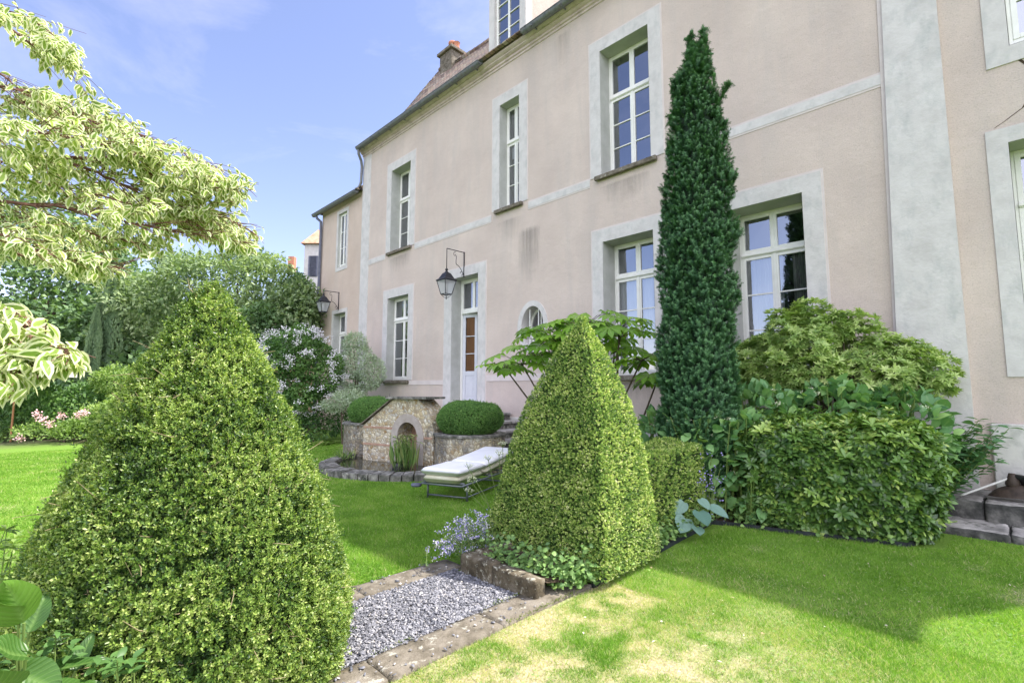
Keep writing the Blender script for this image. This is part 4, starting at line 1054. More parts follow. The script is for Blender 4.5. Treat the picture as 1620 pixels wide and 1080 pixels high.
# ------------------------------------------------------------------ lanterns
rng = np.random.default_rng(23)
def lantern(lx, lz, wy, label, rod=0.58):
    """iron bracket on the wall at (lx, lz) holding a square lantern 0.95 m out"""
    t = thing('wall_lantern', label, 'lantern', (lx, wy, lz), 'wall lanterns on iron brackets')
    b = MB(); r = 0.012; L_ = 0.62
    b.tube([(lx, wy - .02, lz), (lx, wy - .02, lz - .72)], .016, 6); b.tube([(lx, wy - .02, lz - .02), (lx, wy - L_, lz - .02)], r, 6)
    pts = []
    for k in range(26):
        s = k / 25.0
        y = wy - .03 - .11 * math.sin(s * math.pi) - s * .26; z = lz - .66 + s * .50 + 0.07 * math.sin(s * 2 * math.pi)
        pts.append((lx, y, z))
    b.tube(pts, .009, 6)
    for (cy_, cz_, rr, s0) in ((wy - .12, lz - .62, .07, -1.6), (wy - .34, lz - .13, .065, 1.2)):
        b.tube([(lx, cy_ + (rr - .045 * k / 14) * math.cos(s0 + k * .38), cz_ + (rr - .045 * k / 14) * math.sin(s0 + k * .38)) for k in range(15)], .008, 5)
    ly = wy - L_; b.tube([(lx, ly, lz - .02), (lx, ly, lz - rod)], .011, 6)
    b.build('bracket', MAT['iron'], t, smooth=True)
    # body
    zt = lz - rod; c = (lx, ly)
    def sq(h, z): return [(c[0] - h, c[1] - h, z), (c[0] + h, c[1] - h, z), (c[0] + h, c[1] + h, z), (c[0] - h, c[1] + h, z)]
    f = MB(); f.lathe([(0, 0), (.03, 0), (.045, -.03), (.02, -.06), (.06, -.10), (.06, -.13), (0, -.13)], (lx, ly, zt), 10)
    lv = [(.07, zt - .12), (.09, zt - .15), (.15, zt - .27), (.205, zt - .31), (.205, zt - .335)]
    V = []; F = []
    for h, z in lv: V += sq(h, z)
    for i in range(len(lv) - 1):
        for k in range(4): F.append((4 * i + k, 4 * i + (k + 1) % 4, 4 * i + 4 + (k + 1) % 4, 4 * i + 4 + k))
    F.append((0, 1, 2, 3)[::-1]); F.append(tuple(4 * (len(lv) - 1) + k for k in (0, 1, 2, 3))); f.add(V, F)
    top, bot = sq(.185, zt - .335), sq(.105, zt - .70)
    for k in range(4):
        f.tube([top[k], bot[k]], .013, 4); f.tube([bot[k], bot[(k + 1) % 4]], .012, 4); f.tube([top[k], top[(k + 1) % 4]], .012, 4)
        m1 = (np.array(top[k]) + top[(k + 1) % 4]) / 2; 
    for k in range(4): # basket below
        a, b_ = np.array(bot[k]), np.array(bot[(k + 2) % 4]); f.tube([a + (b_ - a) * s + np.array([0, 0, -.10 * math.sin(math.pi * s)]) for s in np.linspace(0, 1, 9)], .007, 5)
    f.lathe([(0, 0), (.02, .01), (.0, .04)], (lx, ly, zt - .84), 8)
    bo = f.build('lamp_body', MAT['iron'], t)
    g = MB()
    for k in range(4): g.add([top[k], top[(k + 1) % 4], bot[(k + 1) % 4], bot[k]], [(0, 1, 2, 3)])
    g.build('lamp_glass', MAT['lamp_glass'], bo)
    q = MB(); q.lathe([(0, 0), (.02, 0), (.02, .12), (.03, .14), (.035, .2), (.02, .26), (0, .27)], (lx, ly, zt - .66), 10); q.build('bulb', MAT['canvas'], bo, smooth=True)
    return t
lantern(-10.52, 5.40, YF, 'black iron lantern on a bracket above the open glazed door')
lantern(-18.2, 5.33, YW, 'black iron lantern on a bracket beside the blue downpipe of the lower house', 0.14)

# ------------------------------------------------------------------ path, kerbs, planter wall
rng = np.random.default_rng(24)
def rough_block(x0, x1, y0, y1, z0, z1, amp=0.005, s=0.06, seed=0.0, rnd=0.007, dy=None):
    """stone block with worn edges: a fine grid box pushed about by noise"""
    nx, ny, nz_ = max(1, int((x1 - x0) / s)), max(1, int((y1 - y0) / s)), max(1, int((z1 - z0) / s))
    V = []; F = []; ids = {}
    def vid(i, j, k):
        if (i, j, k) not in ids:
            p = np.array([x0 + (x1 - x0) * i / nx, y0 + (y1 - y0) * j / ny, z0 + (z1 - z0) * k / nz_])
            ed = (i in (0, nx)) + (j in (0, ny)) + (k in (0, nz_))
            if ed >= 2:
                cc = np.array([(x0 + x1) / 2, (y0 + y1) / 2, (z0 + z1) / 2]); dd = np.array([(i == nx) - (i == 0), (j == ny) - (j == 0), (k == nz_) - (k == 0)], float)
                p -= dd * rnd
            ids[i, j, k] = len(V); V.append(p)
        return ids[i, j, k]
    for i in range(nx):
        for j in range(ny):
            F.append((vid(i, j, nz_), vid(i + 1, j, nz_), vid(i + 1, j + 1, nz_), vid(i, j + 1, nz_)))
    for k in range(nz_):
        for i in range(nx):
            F.append((vid(i, 0, k), vid(i + 1, 0, k), vid(i + 1, 0, k + 1), vid(i, 0, k + 1)))
            F.append((vid(i + 1, ny, k), vid(i, ny, k), vid(i, ny, k + 1), vid(i + 1, ny, k + 1)))
        for j in range(ny):
            F.append((vid(nx, j, k), vid(nx, j + 1, k), vid(nx, j + 1, k + 1), vid(nx, j, k + 1)))
            F.append((vid(0, j + 1, k), vid(0, j, k), vid(0, j, k + 1), vid(0, j + 1, k + 1)))
    V = np.array(V); N3 = np.c_[vnoise(V + seed, 9), vnoise(V + seed + 5, 9), vnoise(V + seed + 11, 9)] - .5
    V = V + N3 * 1.6 * amp + (np.c_[vnoise(V + seed, 30), vnoise(V + seed + 5, 30), vnoise(V + seed + 11, 30)] - .5) * amp
    return V, F
def stone_row(name, label, cat, blocks, mat, s=0.04, amp=0.004, loc=None, parent=None):
    mb = MB()
    for i, b in enumerate(blocks):
        V, F = rough_block(*b, amp=amp, s=s, seed=i * 3.7); mb.add(V, F)
    o = mb.build(name, mat, parent, loc, smooth=True)
    if label: tag(o, label, cat)
    return o
fb = [(KX2, KX3, a, b + 0.001, -0.1, 0.024) for a, b in ((-1.2, -0.2), (-0.2, 0.75), (0.75, 1.55), (1.55, 2.42), (2.42, 3.42))]
stone_row('stone_kerb', 'worn stone kerb between the slate gravel and the dried front lawn', 'kerb', fb, MAT['stone'], loc=(-2.64, 1.5, 0))
bb = [(KX0, KX1, a, b + 0.001, -0.1, 0.022) for a, b in ((-1.0, 0.1), (0.1, 1.1), (1.1, 2.0), (2.0, 2.95))]
stone_row('stone_kerb', 'pale stone kerb on the far side of the slate gravel, beside the shaded lawn', 'kerb', bb, MAT['stone'], loc=(-3.7, 1.5, 0))
pw = [(-3.50, -3.10, 2.84, 2.985, -0.1, 0.165), (-3.099, -2.62, 2.85, 2.985, -0.1, 0.155)]
stone_row('planter_wall', 'low mossy stone edging in front of the square clipped pyramid', 'low wall', pw + [(-3.50, -3.37, 2.986, 3.5, -0.1, 0.16)], MAT['planter_stone'], s=0.03, amp=0.008, loc=(-3.2, 2.9, 0))
gv = mesh('path', [(KX1 - .02, -1.2, .002), (KX2 + .02, -1.2, .002), (KX2 + .02, 2.86, .002), (KX1 - .02, 2.86, .002)], [(0, 1, 2, 3)], MAT['stone_dark']); tag(gv, kind='structure')
# slate chips
n = 21000
P = np.c_[rng.uniform(KX1, KX2, n), rng.uniform(0.9, 2.84, n), rng.uniform(0.003, 0.022, n)]
hull = np.array([(1, 0, 0), (.45, .8, 0), (-.55, .75, 0), (-1, -.1, 0), (-.4, -.8, 0), (.6, -.7, 0)], float)
tmpl = np.concatenate([hull * [1, .7, 0] + [0, 0, -.16], hull * [.92, .62, 0] + [0, 0, .16]])
ms_ = rng.random(n) < .008; P[ms_, 0] = np.where(rng.random(ms_.sum()) < .5, rng.uniform(KX0, KX1, ms_.sum()), rng.uniform(KX2, KX3, ms_.sum())); P[ms_, 2] = .032
A = rdir(n) * [.55, .55, 0] + [0, 0, 1]; A = unit(A); X = unit(np.cross(A, rdir(n))); Y = np.cross(A, X)
sz = rng.uniform(0.005, 0.0135, n) * (1 + (rng.random(n) < .08) * .6)
tv = tmpl[None] * (1 + rng.normal(size=(n, 12, 1)) * .18)
V = P[:, None] + (X[:, None] * tv[:, :, 0:1] + Y[:, None] * tv[:, :, 1:2] + A[:, None] * tv[:, :, 2:3]) * sz[:, None, None]
q = [(6, 7, 8, 9), (6, 9, 10, 11)] + [(i, (i + 1) % 6, 6 + (i + 1) % 6, 6 + i) for i in range(6)]
Fc = (np.array(q)[None] + (np.arange(n) * 12)[:, None, None]).reshape(-1, 4)
chips = mesh('gravel', V.reshape(-1, 3), Fc, MAT['slate'], None, None, False, {'v': np.repeat(rng.random(n), 12)})
tag(chips, 'blue grey slate chippings filling the path between the stone kerbs', 'gravel', kind='stuff')

n = 900; yy_ = rng.uniform(.9, 3.3, n); P = np.c_[np.where(rng.random(n) < .6, KX3, KX2) + rng.normal(size=n) * .012, yy_, np.full(n, .022)]; P = P[vnoise(P, 3.5) > .5]; n = len(P)
tag(leaves('moss', P, np.c_[rng.normal(size=(n, 2)), np.ones(n)], rdir(n), .018, .007, T_SMALL, MAT['moss'], None), 'moss and tiny weeds in the edges of the front kerb', 'moss', kind='stuff')
# soil beds and black edging
tag(mesh('planting_bed', [(-3.38, 2.97, .13), (-2.60, 2.97, .12), (-2.54, 3.5, .02), (-2.56, 4.6, .02), (-2.62, 6.0, .02), (-0.85, 6.56, .02), (-0.62, 7.38, .02), (-0.62, 8.5, .1), (-7.0, 8.5, .1), (-7.0, 6.9, .05), (-3.5, 6.2, .05)], [tuple(range(11))], MAT['soil']), kind='structure')
mb = MB()
ep = [(-2.50, 3.42), (-2.52, 4.2), (-2.58, 5.2), (-2.62, 5.98), (-1.75, 6.22), (-0.85, 6.54), (-0.66, 7.25)]
for a, b in zip(ep[:-1], ep[1:]):
    a, b = np.array([*a, 0]), np.array([*b, 0]); u = unit(b - a); w_ = np.cross([0, 0, 1], u)
    mb.obox((a + b) / 2 + [0, 0, 0.012], u, w_, [0, 0, 1], np.linalg.norm(b - a) / 2 + .004, .012, .03)
tag(mb.build('bed_edging', MAT['edging'], None, (-2.5, 5.5, 0)), 'black plastic edging strip round the planted beds beside the lawn', 'edging')

# ------------------------------------------------------------------ topiary
rng = np.random.default_rng(25)
def core_shape(name, S, nz_, nt, mat, parent):
    V = []; F = []
    for i in range(nz_):
        for k in range(nt): V.append(S(i / (nz_ - 1), 2 * math.pi * k / nt))
    for i in range(nz_ - 1):
        for k in range(nt): F.append((i * nt + k, i * nt + (k + 1) % nt, (i + 1) * nt + (k + 1) % nt, (i + 1) * nt + k))
    F.append(tuple((nz_ - 1) * nt + k for k in range(nt)))
    n = len(V); 
    me = mesh(name, V, F, mat, parent, None, False, {'v': rng.random(n), 'e': np.ones(n)})
    return me
def surf(Sfun, n, H):
    """area-weighted points on a body of revolution-like surface Sfun(t in 0..1, theta)"""
    t = rng.random(n * 4); th = rng.uniform(0, 2 * math.pi, n * 4)
    e = 1e-3
    p = Sfun(t, th); dt = Sfun(np.clip(t + e, 0, 1), th) - Sfun(np.clip(t - e, 0, 1), th); dth = Sfun(t, th + e) - p
    N = np.cross(dth, dt); A = np.linalg.norm(N, axis=1); pr = A / A.max()
    ok = rng.random(n * 4) < pr; ok &= A > 1e-12
    p, N, t = p[ok], unit(N[ok]), t[ok]
    return p, N, t

# left cone: a rounded, slightly shaggy box cone
LC = np.array([-3.34, 0.78]); LH = 2.22
zc = np.array([0.0, 0.14, 0.28, 0.45, 0.62, 0.78, 0.9, 0.97, 1.0]); rc = np.array([0.79, 0.83, 0.765, 0.635, 0.475, 0.305, 0.16, 0.065, 0.02])
def S_left(t, th):
    r = np.interp(t, zc, rc); sq = 1 + 0.035 * np.cos(4 * (th - 0.75))
    x = LC[0] + r * sq * np.cos(th); y = LC[1] + r * sq * np.sin(th); z = LH * t + 0 * th
    P = np.stack([x, y, z], -1); b = (fbm(P.reshape(-1, 3), 3.2, 3) - .5).reshape(np.shape(x)) * 0.05
    return P + np.stack([np.cos(th) * b, np.sin(th) * b, 0 * b], -1)
lc = thing('box_cone', 'large shaggy clipped box cone at the left end of the slate path, nearest the viewer', 'topiary', (LC[0], LC[1], 0))
def shrink(S, c, k):
    def f(t, th):
        p = np.asarray(S(np.atleast_1d(t), np.atleast_1d(th)))[0]; return (c[0] + (p[0] - c[0]) * k, c[1] + (p[1] - c[1]) * k, p[2] * (1 - (1 - k) * .35))
    return f
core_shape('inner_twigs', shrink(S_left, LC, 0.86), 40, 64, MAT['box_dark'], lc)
p, N, t = surf(S_left, 29000, LH)
dep = rng.exponential(0.028, len(p)) + np.clip(vnoise(p, 16) - .62, 0, 1) * .16; p = p - N * (dep - 0.012)[:, None]
stray = rng.random(len(p)) < 0.03; p[stray] += N[stray] * rng.uniform(0.01, 0.05, (stray.sum(), 1))
A = N * 0.8 + [0, 0, .75] + rng.normal(size=p.shape) * .45
Ps, Ds, Ns, idx = shoots(p, A, 6, 0.010)
sv = np.clip(rng.normal(.41, .12, len(p)) + (fbm(p, 5, 2) - .5) * .7 + .22 * (rng.random(len(p)) < .14) - np.maximum(0, dep - .02) * 7, 0, 1)  # deeper leaves coloured darker, painting shade into the gaps of the cone
ls = rng.uniform(.012, .022, len(p)) 
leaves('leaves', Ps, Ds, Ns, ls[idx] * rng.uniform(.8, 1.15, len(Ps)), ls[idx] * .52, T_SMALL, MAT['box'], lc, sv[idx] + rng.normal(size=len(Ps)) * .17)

tw, tn, _ = surf(S_left, 260, LH); mb = MB()
for a_, n_ in zip(tw, tn):
    e_ = a_ + n_ * rng.uniform(.0, .035) + rng.normal(size=3) * .05; a2 = a_ - n_ * .04; mb.tube([a2, (a2 + e_) / 2 + rng.normal(size=3) * .012, e_], [.0022, .0018, .001], 4, False)
tag(mb.build('twigs', MAT['twig_pale'], lc), kind='stuff')
# right pyramid: four-sided with a crisp edge
RC = np.array([-3.09, 3.86]); RH0, RH = 0.06, 2.32
zp = np.array([0, 0.08, 0.19, 0.46, 0.62, 0.83, 0.93, 1.0]); rp2 = np.array([0.62, 0.61, 0.57, 0.465, 0.372, 0.185, 0.075, 0.002])
def S_pyr(t, th):
    h = np.interp(t, zp, rp2); c_, s_ = np.cos(th), np.sin(th)
    k = 1 / ((np.abs(c_) ** 40 + np.abs(s_) ** 40) ** (1 / 40.0))
    x = RC[0] + .19 * t + h * k * c_ * 1.12; y = RC[1] + h * k * s_ * .76; z = RH0 + (RH - RH0) * t + 0 * th
    P = np.stack([x, y, z], -1); b = (fbm(P.reshape(-1, 3), 4, 2) - .5).reshape(np.shape(x)) * 0.01
    return P + np.stack([c_ * b, s_ * b, 0 * b], -1)
pyr = thing('clipped_pyramid', 'four sided clipped evergreen pyramid standing on the mossy stone edging', 'topiary', (RC[0], RC[1], 0))
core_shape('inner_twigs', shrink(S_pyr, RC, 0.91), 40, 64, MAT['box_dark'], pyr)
p, N, t = surf(S_pyr, 26000, RH)
dep = rng.exponential(0.010, len(p)); p = p - N * (dep - 0.006)[:, None]
A = N * 1.0 + [0, 0, .35] + rng.normal(size=p.shape) * .28
Ps, Ds, Ns, idx = shoots(p, A, 6, 0.0055)
sv = np.clip(rng.normal(.42, .2, len(p)) + (fbm(p, 9, 2) - .5) * .6 - dep * 5, 0, 1)  # leaf colour drops with depth, imitating shade inside the foliage
ls = rng.uniform(.011, .018, len(p))
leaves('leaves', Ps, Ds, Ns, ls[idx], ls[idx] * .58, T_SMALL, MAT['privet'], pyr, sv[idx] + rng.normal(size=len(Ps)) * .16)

def box_surface(x0, x1, y0, y1, z0, z1, n, round_=0.06):
    """points and normals on top and four sides"""
    ar = np.array([(x1 - x0) * (y1 - y0), (x1 - x0) * (z1 - z0), (x1 - x0) * (z1 - z0), (y1 - y0) * (z1 - z0), (y1 - y0) * (z1 - z0)])
    f = rng.choice(5, n, p=ar / ar.sum()); a, b = rng.random(n), rng.random(n)
    P = np.zeros((n, 3)); N = np.zeros((n, 3))
    X = x0 + (x1 - x0) * a; Y = y0 + (y1 - y0) * b; Z = z0 + (z1 - z0) * b; Y2 = y0 + (y1 - y0) * a
    for k, (pp, nn) in enumerate(((np.c_[X, Y, np.full(n, z1)], (0, 0, 1)), (np.c_[X, np.full(n, y0), Z], (0, -1, 0)), (np.c_[X, np.full(n, y1), Z], (0, 1, 0)),
                                  (np.c_[np.full(n, x0), Y2, Z], (-1, 0, 0)), (np.c_[np.full(n, x1), Y2, Z], (1, 0, 0)))):
        P[f == k] = pp[f == k]; N[f == k] = nn
    # round the edges
    c = np.clip(P, [x0 + round_, y0 + round_, -99], [x1 - round_, y1 - round_, z1 - round_])
    d = P - c; L = np.linalg.norm(d, axis=1, keepdims=True); m = L[:, 0] > round_
    P[m] = (c + d / L * round_)[m]; N[m] = (d / (L + 1e-9))[m]
    return P, N
# low clipped hedge running from the pyramid towards the bed
lh = thing('low_hedge', 'low small leaved clipped hedge running back from the pyramid to the shrubs', 'hedge', (-2.95, 5.2, 0))
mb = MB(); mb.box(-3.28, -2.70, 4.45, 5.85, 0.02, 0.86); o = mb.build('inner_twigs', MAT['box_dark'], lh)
p, N = box_surface(-3.34, -2.64, 4.4, 5.95, 0.04, 0.93, 9000, .08)
p += N * ((fbm(p, 3, 2) - .5) * .12)[:, None] - N * rng.exponential(.014, (len(p), 1))
p[:, 2] += (p[:, 1] - 5) * .03
Ps, Ds, Ns, idx = shoots(p, N + [0, 0, .4] + rng.normal(size=p.shape) * .5, 6, .008)
sv = np.clip(rng.normal(.45, .2, len(p)), 0, 1); ls = rng.uniform(.014, .022, len(p))
leaves('leaves', Ps, Ds, Ns, ls[idx], ls[idx] * .58, T_SMALL, MAT['privet'], lh, sv[idx])

# ------------------------------------------------------------------ glossy clipped shrub hedge (right)
rng = np.random.default_rng(26)
gh_ = thing('glossy_hedge', 'broad glossy leaved clipped hedge in front of the hydrangeas, beside the stone steps', 'hedge', (-1.6, 6.9, 0))
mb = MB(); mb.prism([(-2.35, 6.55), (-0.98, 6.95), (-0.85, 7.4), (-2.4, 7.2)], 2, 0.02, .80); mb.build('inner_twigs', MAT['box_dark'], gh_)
def S_hedge(t, th):
    c_, s_ = np.cos(th), np.sin(th); k = 1 / ((np.abs(c_) ** 3.6 + np.abs(s_) ** 3.6) ** (1 / 3.6))
    g_ = np.interp(t, [0, .08, .45, .62, .75, .87, 1.0], [.80, .93, 1.01, .96, .84, .58, .03])
    a, b = 0.93 * k * c_ * g_, 0.64 * k * s_ * g_
    ux, uy = .955, .296
    x = -1.56 + a * ux - b * uy; y = 6.95 + a * uy + b * ux; z = 0.03 + 1.20 * np.interp(t, [0, .45, .62, .75, .87, 1], [0, .62, .84, .95, 1.0, 1.02]) + 0 * th
    P = np.stack([x, y, z], -1); bb_ = (fbm(P.reshape(-1, 3), 2.2, 3) - .5).reshape(np.shape(x)) * .30
    return P + np.stack([c_ * bb_, s_ * bb_, bb_ * .4], -1)
p, N, t = surf(S_hedge, 3300, 1)
so = rng.random(len(p)) < .05; p[so] += N[so] * rng.uniform(.03, .12, (so.sum(), 1))
dep = rng.exponential(.05, len(p)); p = p - N * (dep - .03)[:, None]
A = N * .9 + [0, 0, .8] + rng.normal(size=p.shape) * .3
Ps, Ds, Ns, idx = whorls(p, A, 8, .35)
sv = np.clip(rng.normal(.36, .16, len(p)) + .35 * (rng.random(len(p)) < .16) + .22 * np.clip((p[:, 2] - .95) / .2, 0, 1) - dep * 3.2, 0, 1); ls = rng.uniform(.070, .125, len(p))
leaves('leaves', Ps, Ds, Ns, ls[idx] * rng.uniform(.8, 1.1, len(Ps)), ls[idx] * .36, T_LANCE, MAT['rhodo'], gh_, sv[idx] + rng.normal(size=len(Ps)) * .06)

# ------------------------------------------------------------------ hydrangeas behind the hedge
rng = np.random.default_rng(27)
def blob_cloud(centres, n, mat_n, zmin=0.0):
    """points + normals on a union of ellipsoids (cx,cy,cz,rx,ry,rz)"""
    C = np.array(centres, float); ar = (C[:, 3] * C[:, 4] * C[:, 5]) ** (2 / 3.0); k = rng.choice(len(C), n, p=ar / ar.sum())
    u = rdir(n); P = C[k, :3] + u * C[k, 3:6]; N = unit(u / C[k, 3:6])
    ok = P[:, 2] > zmin
    for j in range(len(C)):
        d = ((P - C[j, :3]) / (C[j, 3:6] * .9)); ins = (d ** 2).sum(1) < 1; ok &= ~(ins & (k != j))
    return P[ok], N[ok]
hy = thing('hydrangea', 'broad leaved green hydrangea bushes growing between the yew and the glossy hedge', 'shrub', (-2.2, 7.1, 0))
cs = [(-2.9, 6.75, .78, .5, .42, .55), (-2.35, 6.95, 1.0, .55, .45, .60), (-1.6, 7.3, 1.08, .6, .42, .58), (-0.98, 7.6, 1.04, .5, .4, .55), (-3.3, 6.95, .7, .45, .4, .52), (-2.65, 6.45, .45, .36, .26, .48)]
cs += [(-2.88, 6.1, 1.0, .36, .20, .27), (-2.6, 6.2, .85, .34, .20, .40), (-2.58, 6.32, .74, .34, .24, .50), (-2.35, 6.42, .95, .3, .22, .32), (-2.3, 6.28, .35, .22, .16, .28), (-2.05, 6.85, 1.08, .4, .25, .28), (-2.8, 6.2, .55, .26, .2, .36), (-3.55, 6.5, .8, .3, .3, .45)]
p, N = blob_cloud(cs, 4600, None, .12)
dep = rng.exponential(.05, len(p)); p = p - N * dep[:, None]
A = N * .55 + [0, 0, .3] + rng.normal(size=p.shape) * .35; A[:, 2] -= .25 * (p[:, 2] < .6)
Dd = unit(np.c_[A[:, :2], A[:, 2] - .15]); Nn = np.c_[N[:, :2] * .5, np.ones(len(p))] + rng.normal(size=p.shape) * .35
sv = np.clip(rng.normal(.45, .2, len(p)) + .4 * (rng.random(len(p)) < .06), 0, 1); ls = rng.uniform(.11, .19, len(p))
leaves('leaves', p, Dd, Nn, ls, ls * .72, T_OVATE, MAT['hydrangea'], hy, sv)
mb = MB()
for c_ in cs:
    for k in range(7):
        a = rng.uniform(0, 6.28); r_ = rng.uniform(.1, .35)
        mb.tube([(c_[0] + r_ * .3 * math.cos(a), c_[1] + r_ * .3 * math.sin(a), .02), (c_[0] + r_ * .7 * math.cos(a), c_[1] + r_ * .7 * math.sin(a), c_[2]), (c_[0] + r_ * math.cos(a), c_[1] + r_ * math.sin(a), c_[2] + c_[5] * .92)], [.009, .007, .005], 5)
mb.build('stems', MAT['stem'], hy)
# flower buds
bp_ = []
for k in range(34):
    c_ = cs[k % len(cs)]; u = unit(np.array([rng.normal() * .6, rng.normal() * .6 - .2, 1.0])); bp_.append(np.array(c_[:3]) + u * np.array(c_[3:]) + [0, 0, .03])
bp_ = np.array(bp_); q_ = np.repeat(bp_, 26, 0) + rng.normal(size=(len(bp_) * 26, 3)) * [.022, .022, .012]
leaves('flower_buds', q_, rdir(len(q_)) + [0, 0, .8], rdir(len(q_)), .016, .012, T_DIA, MAT['petal_cream'], hy)

# leafy weed plant at the wall
wd = thing('leafy_stems', 'dark upright leafy stems against the plinth, left of the garden trimmer', 'plant', (-0.45, 8.2, 0.1))
mb = MB(); Ps, Ds, Ns = [], [], []
for k in range(30):
    bx, by = -0.84 + rng.uniform(-.12, .10), 8.05 + rng.uniform(-.3, .2); hx, hy_ = bx + rng.uniform(.05, .72), by + rng.normal() * .1; hz = rng.uniform(.75, 1.25)
    mb.tube([(bx, by, .1), ((bx + hx) / 2, (by + hy_) / 2, hz * .6), (hx, hy_, hz)], [.007, .006, .003], 5)
    for j in range(15):
        s = .2 + .8 * j / 14; c_ = np.array([bx + (hx - bx) * s, by + (hy_ - by) * s, .1 + (hz - .1) * s])
        a = j * 1.57 + (k % 3)
        for sg in (0, math.pi):
            Ps.append(c_); Ds.append((math.cos(a + sg), math.sin(a + sg), .15)); Ns.append((0, 0, 1))
mb.build('stems', MAT['stem'], wd)
n = len(Ps); leaves('leaves', Ps, np.array(Ds) + rng.normal(size=(n, 3)) * .2, np.array(Ns) + rng.normal(size=(n, 3)) * .2, rng.uniform(.09, .15, n), rng.uniform(.05, .085, n), T_OVATE, MAT['hydrangea'], wd, rng.uniform(0, .35, n))

# ------------------------------------------------------------------ pieris-like bush under the window
rng = np.random.default_rng(28)
pi_ = thing('whorled_shrub', 'spreading yellow green shrub with whorled leaves under the right hand window', 'shrub', (-1.8, 7.9, 0))
cs = [(-2.15, 7.75, 2.15, .62, .48, .52), (-1.75, 7.85, 2.35, .5, .42, .42), (-1.35, 7.95, 2.0, .55, .42, .42), (-0.85, 8.05, 1.75, .38, .36, .28), (-2.6, 7.8, 2.0, .45, .4, .42), (-1.1, 7.9, 1.85, .45, .4, .3), (-2.1, 7.5, 1.8, .5, .3, .35)]
p, N = blob_cloud(cs, 7500, None, 1.35)
p += N * ((fbm(p, 4, 2) - .5) * .55 - rng.exponential(.05, len(p)))[:, None]
A = N * .6 + [0, 0, .8] + rng.normal(size=p.shape) * .3
Ps, Ds, Ns, idx = whorls(p, A, 9, .1)
sv = np.clip(rng.normal(.5, .2, len(p)) + (fbm(p, 4, 2) - .5) * .5, 0, 1); ls = rng.uniform(.055, .09, len(p))
leaves('leaves', Ps, Ds, Ns, ls[idx], ls[idx] * .34, T_DIA, MAT['pieris'], pi_, sv[idx] + rng.normal(size=len(Ps)) * .07)
mb = MB()
for c_ in cs:
    for k in range(6):
        e_ = np.array(c_[:3]) + rdir(1)[0] * np.array(c_[3:]) * .7
        mb.tube([(-1.9 + rng.normal() * .06, 7.95 + rng.normal() * .05, 0.1), ((-1.9 + e_[0]) / 2 + rng.normal() * .1, (7.95 + e_[1]) / 2, 1.2), tuple(e_)], [.028, .018, .006], 6)
mb.build('trunk', MAT['bark'], pi_)

# ------------------------------------------------------------------ Irish yew column
rng = np.random.default_rng(29)
yw_ = thing('columnar_yew', 'tall narrow dark green yew column standing against the house between two windows', 'tree', (-2.96, 6.4, 0))
YC = np.array([-2.96, 6.40])
zy = np.array([0, .06, .15, .3, .5, .7, .84, .92, .97, 1.0]); ry = np.array([.42, .46, .475, .46, .425, .385, .31, .22, .13, .06]); YH = 6.38
def S_yew(t, th):
    r = np.interp(t, zy, ry); x = YC[0] + r * np.cos(th); y = YC[1] + r * .85 * np.sin(th); z = .35 + (YH - .35) * t + 0 * th
    x = x + .16 * t
    P = np.stack([x, y, z], -1); b = (fbm((P * [1, 1, .5]).reshape(-1, 3), 5.5, 3) - .5).reshape(np.shape(x)) * .30
    return P + np.stack([np.cos(th) * b, np.sin(th) * b, 0 * b], -1)
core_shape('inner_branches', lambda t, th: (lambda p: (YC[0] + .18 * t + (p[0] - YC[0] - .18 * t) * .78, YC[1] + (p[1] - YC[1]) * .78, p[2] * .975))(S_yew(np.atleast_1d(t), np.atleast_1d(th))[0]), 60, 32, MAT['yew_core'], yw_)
p, N, t = surf(S_yew, 6200, YH)
# extra leaders at the top
ex = []
for (tx, ty, zt_, zb_) in ((-2.86, 6.4, 6.56, 5.7), (-2.68, 6.4, 6.54, 5.7), (-3.08, 6.4, 5.95, 5.3), (-2.78, 6.3, 6.3, 5.4)):
    m_ = 190; s = rng.random(m_); th = rng.uniform(0, 6.28, m_); r_ = .12 * (1 - s) + .015
    ex.append(np.c_[tx + r_ * np.cos(th), ty + r_ * np.sin(th), zb_ + (zt_ - zb_) * s])
sp_ = rng.random(60); ex.append(np.c_[-2.58 + .22 * sp_ + rng.normal(size=60) * .015, 6.38 + rng.normal(size=60) * .02, 5.25 + .34 * sp_]); ex = np.concatenate(ex); p = np.concatenate([p, ex]); N = np.concatenate([N, unit(np.c_[rng.normal(size=(len(ex), 2)), np.full(len(ex), .3)])])
p = p - N * rng.exponential(.03, (len(p), 1))
ax = unit(N * .75 + [0, 0, .8] + rng.normal(size=p.shape) * .22)
PL = rng.uniform(.05, .10, len(p)); Ps, Ds, Ns, Ix = [], [], [], []
t1 = unit(np.cross(ax, rdir(len(p)))); t2 = np.cross(ax, t1)
for i in range(24):
    s = (i + .5) / 24; ang = i * 2.4; tt = t1 * math.cos(ang) + t2 * math.sin(ang)
    Ps.append(p + ax * (PL * s)[:, None]); Ds.append(tt * (1.1 - .3 * s) + ax * (.15 + .55 * s) + rng.normal(size=p.shape) * .15); Ns.append(ax - tt * .5); Ix.append(np.arange(len(p)))
Ps, Ds, Ns, Ix = map(np.concatenate, (Ps, Ds, Ns, Ix))
sv = np.clip(rng.normal(.42, .2, len(p)), 0, 1); sh = np.tile(np.arange(24), (len(p), 1)).T.ravel() / 24.0
leaves('needles', Ps, Ds, Ns, rng.uniform(.026, .040, len(Ps)), .0115, T_DIA, MAT['yew'], yw_, sv[Ix] + (sh - .5) * .6)
mb = MB(); mb.tube([(YC[0], YC[1], 0), (YC[0], YC[1], 2.0)], [.12, .09], 8); mb.build('trunk', MAT['bark'], yw_)

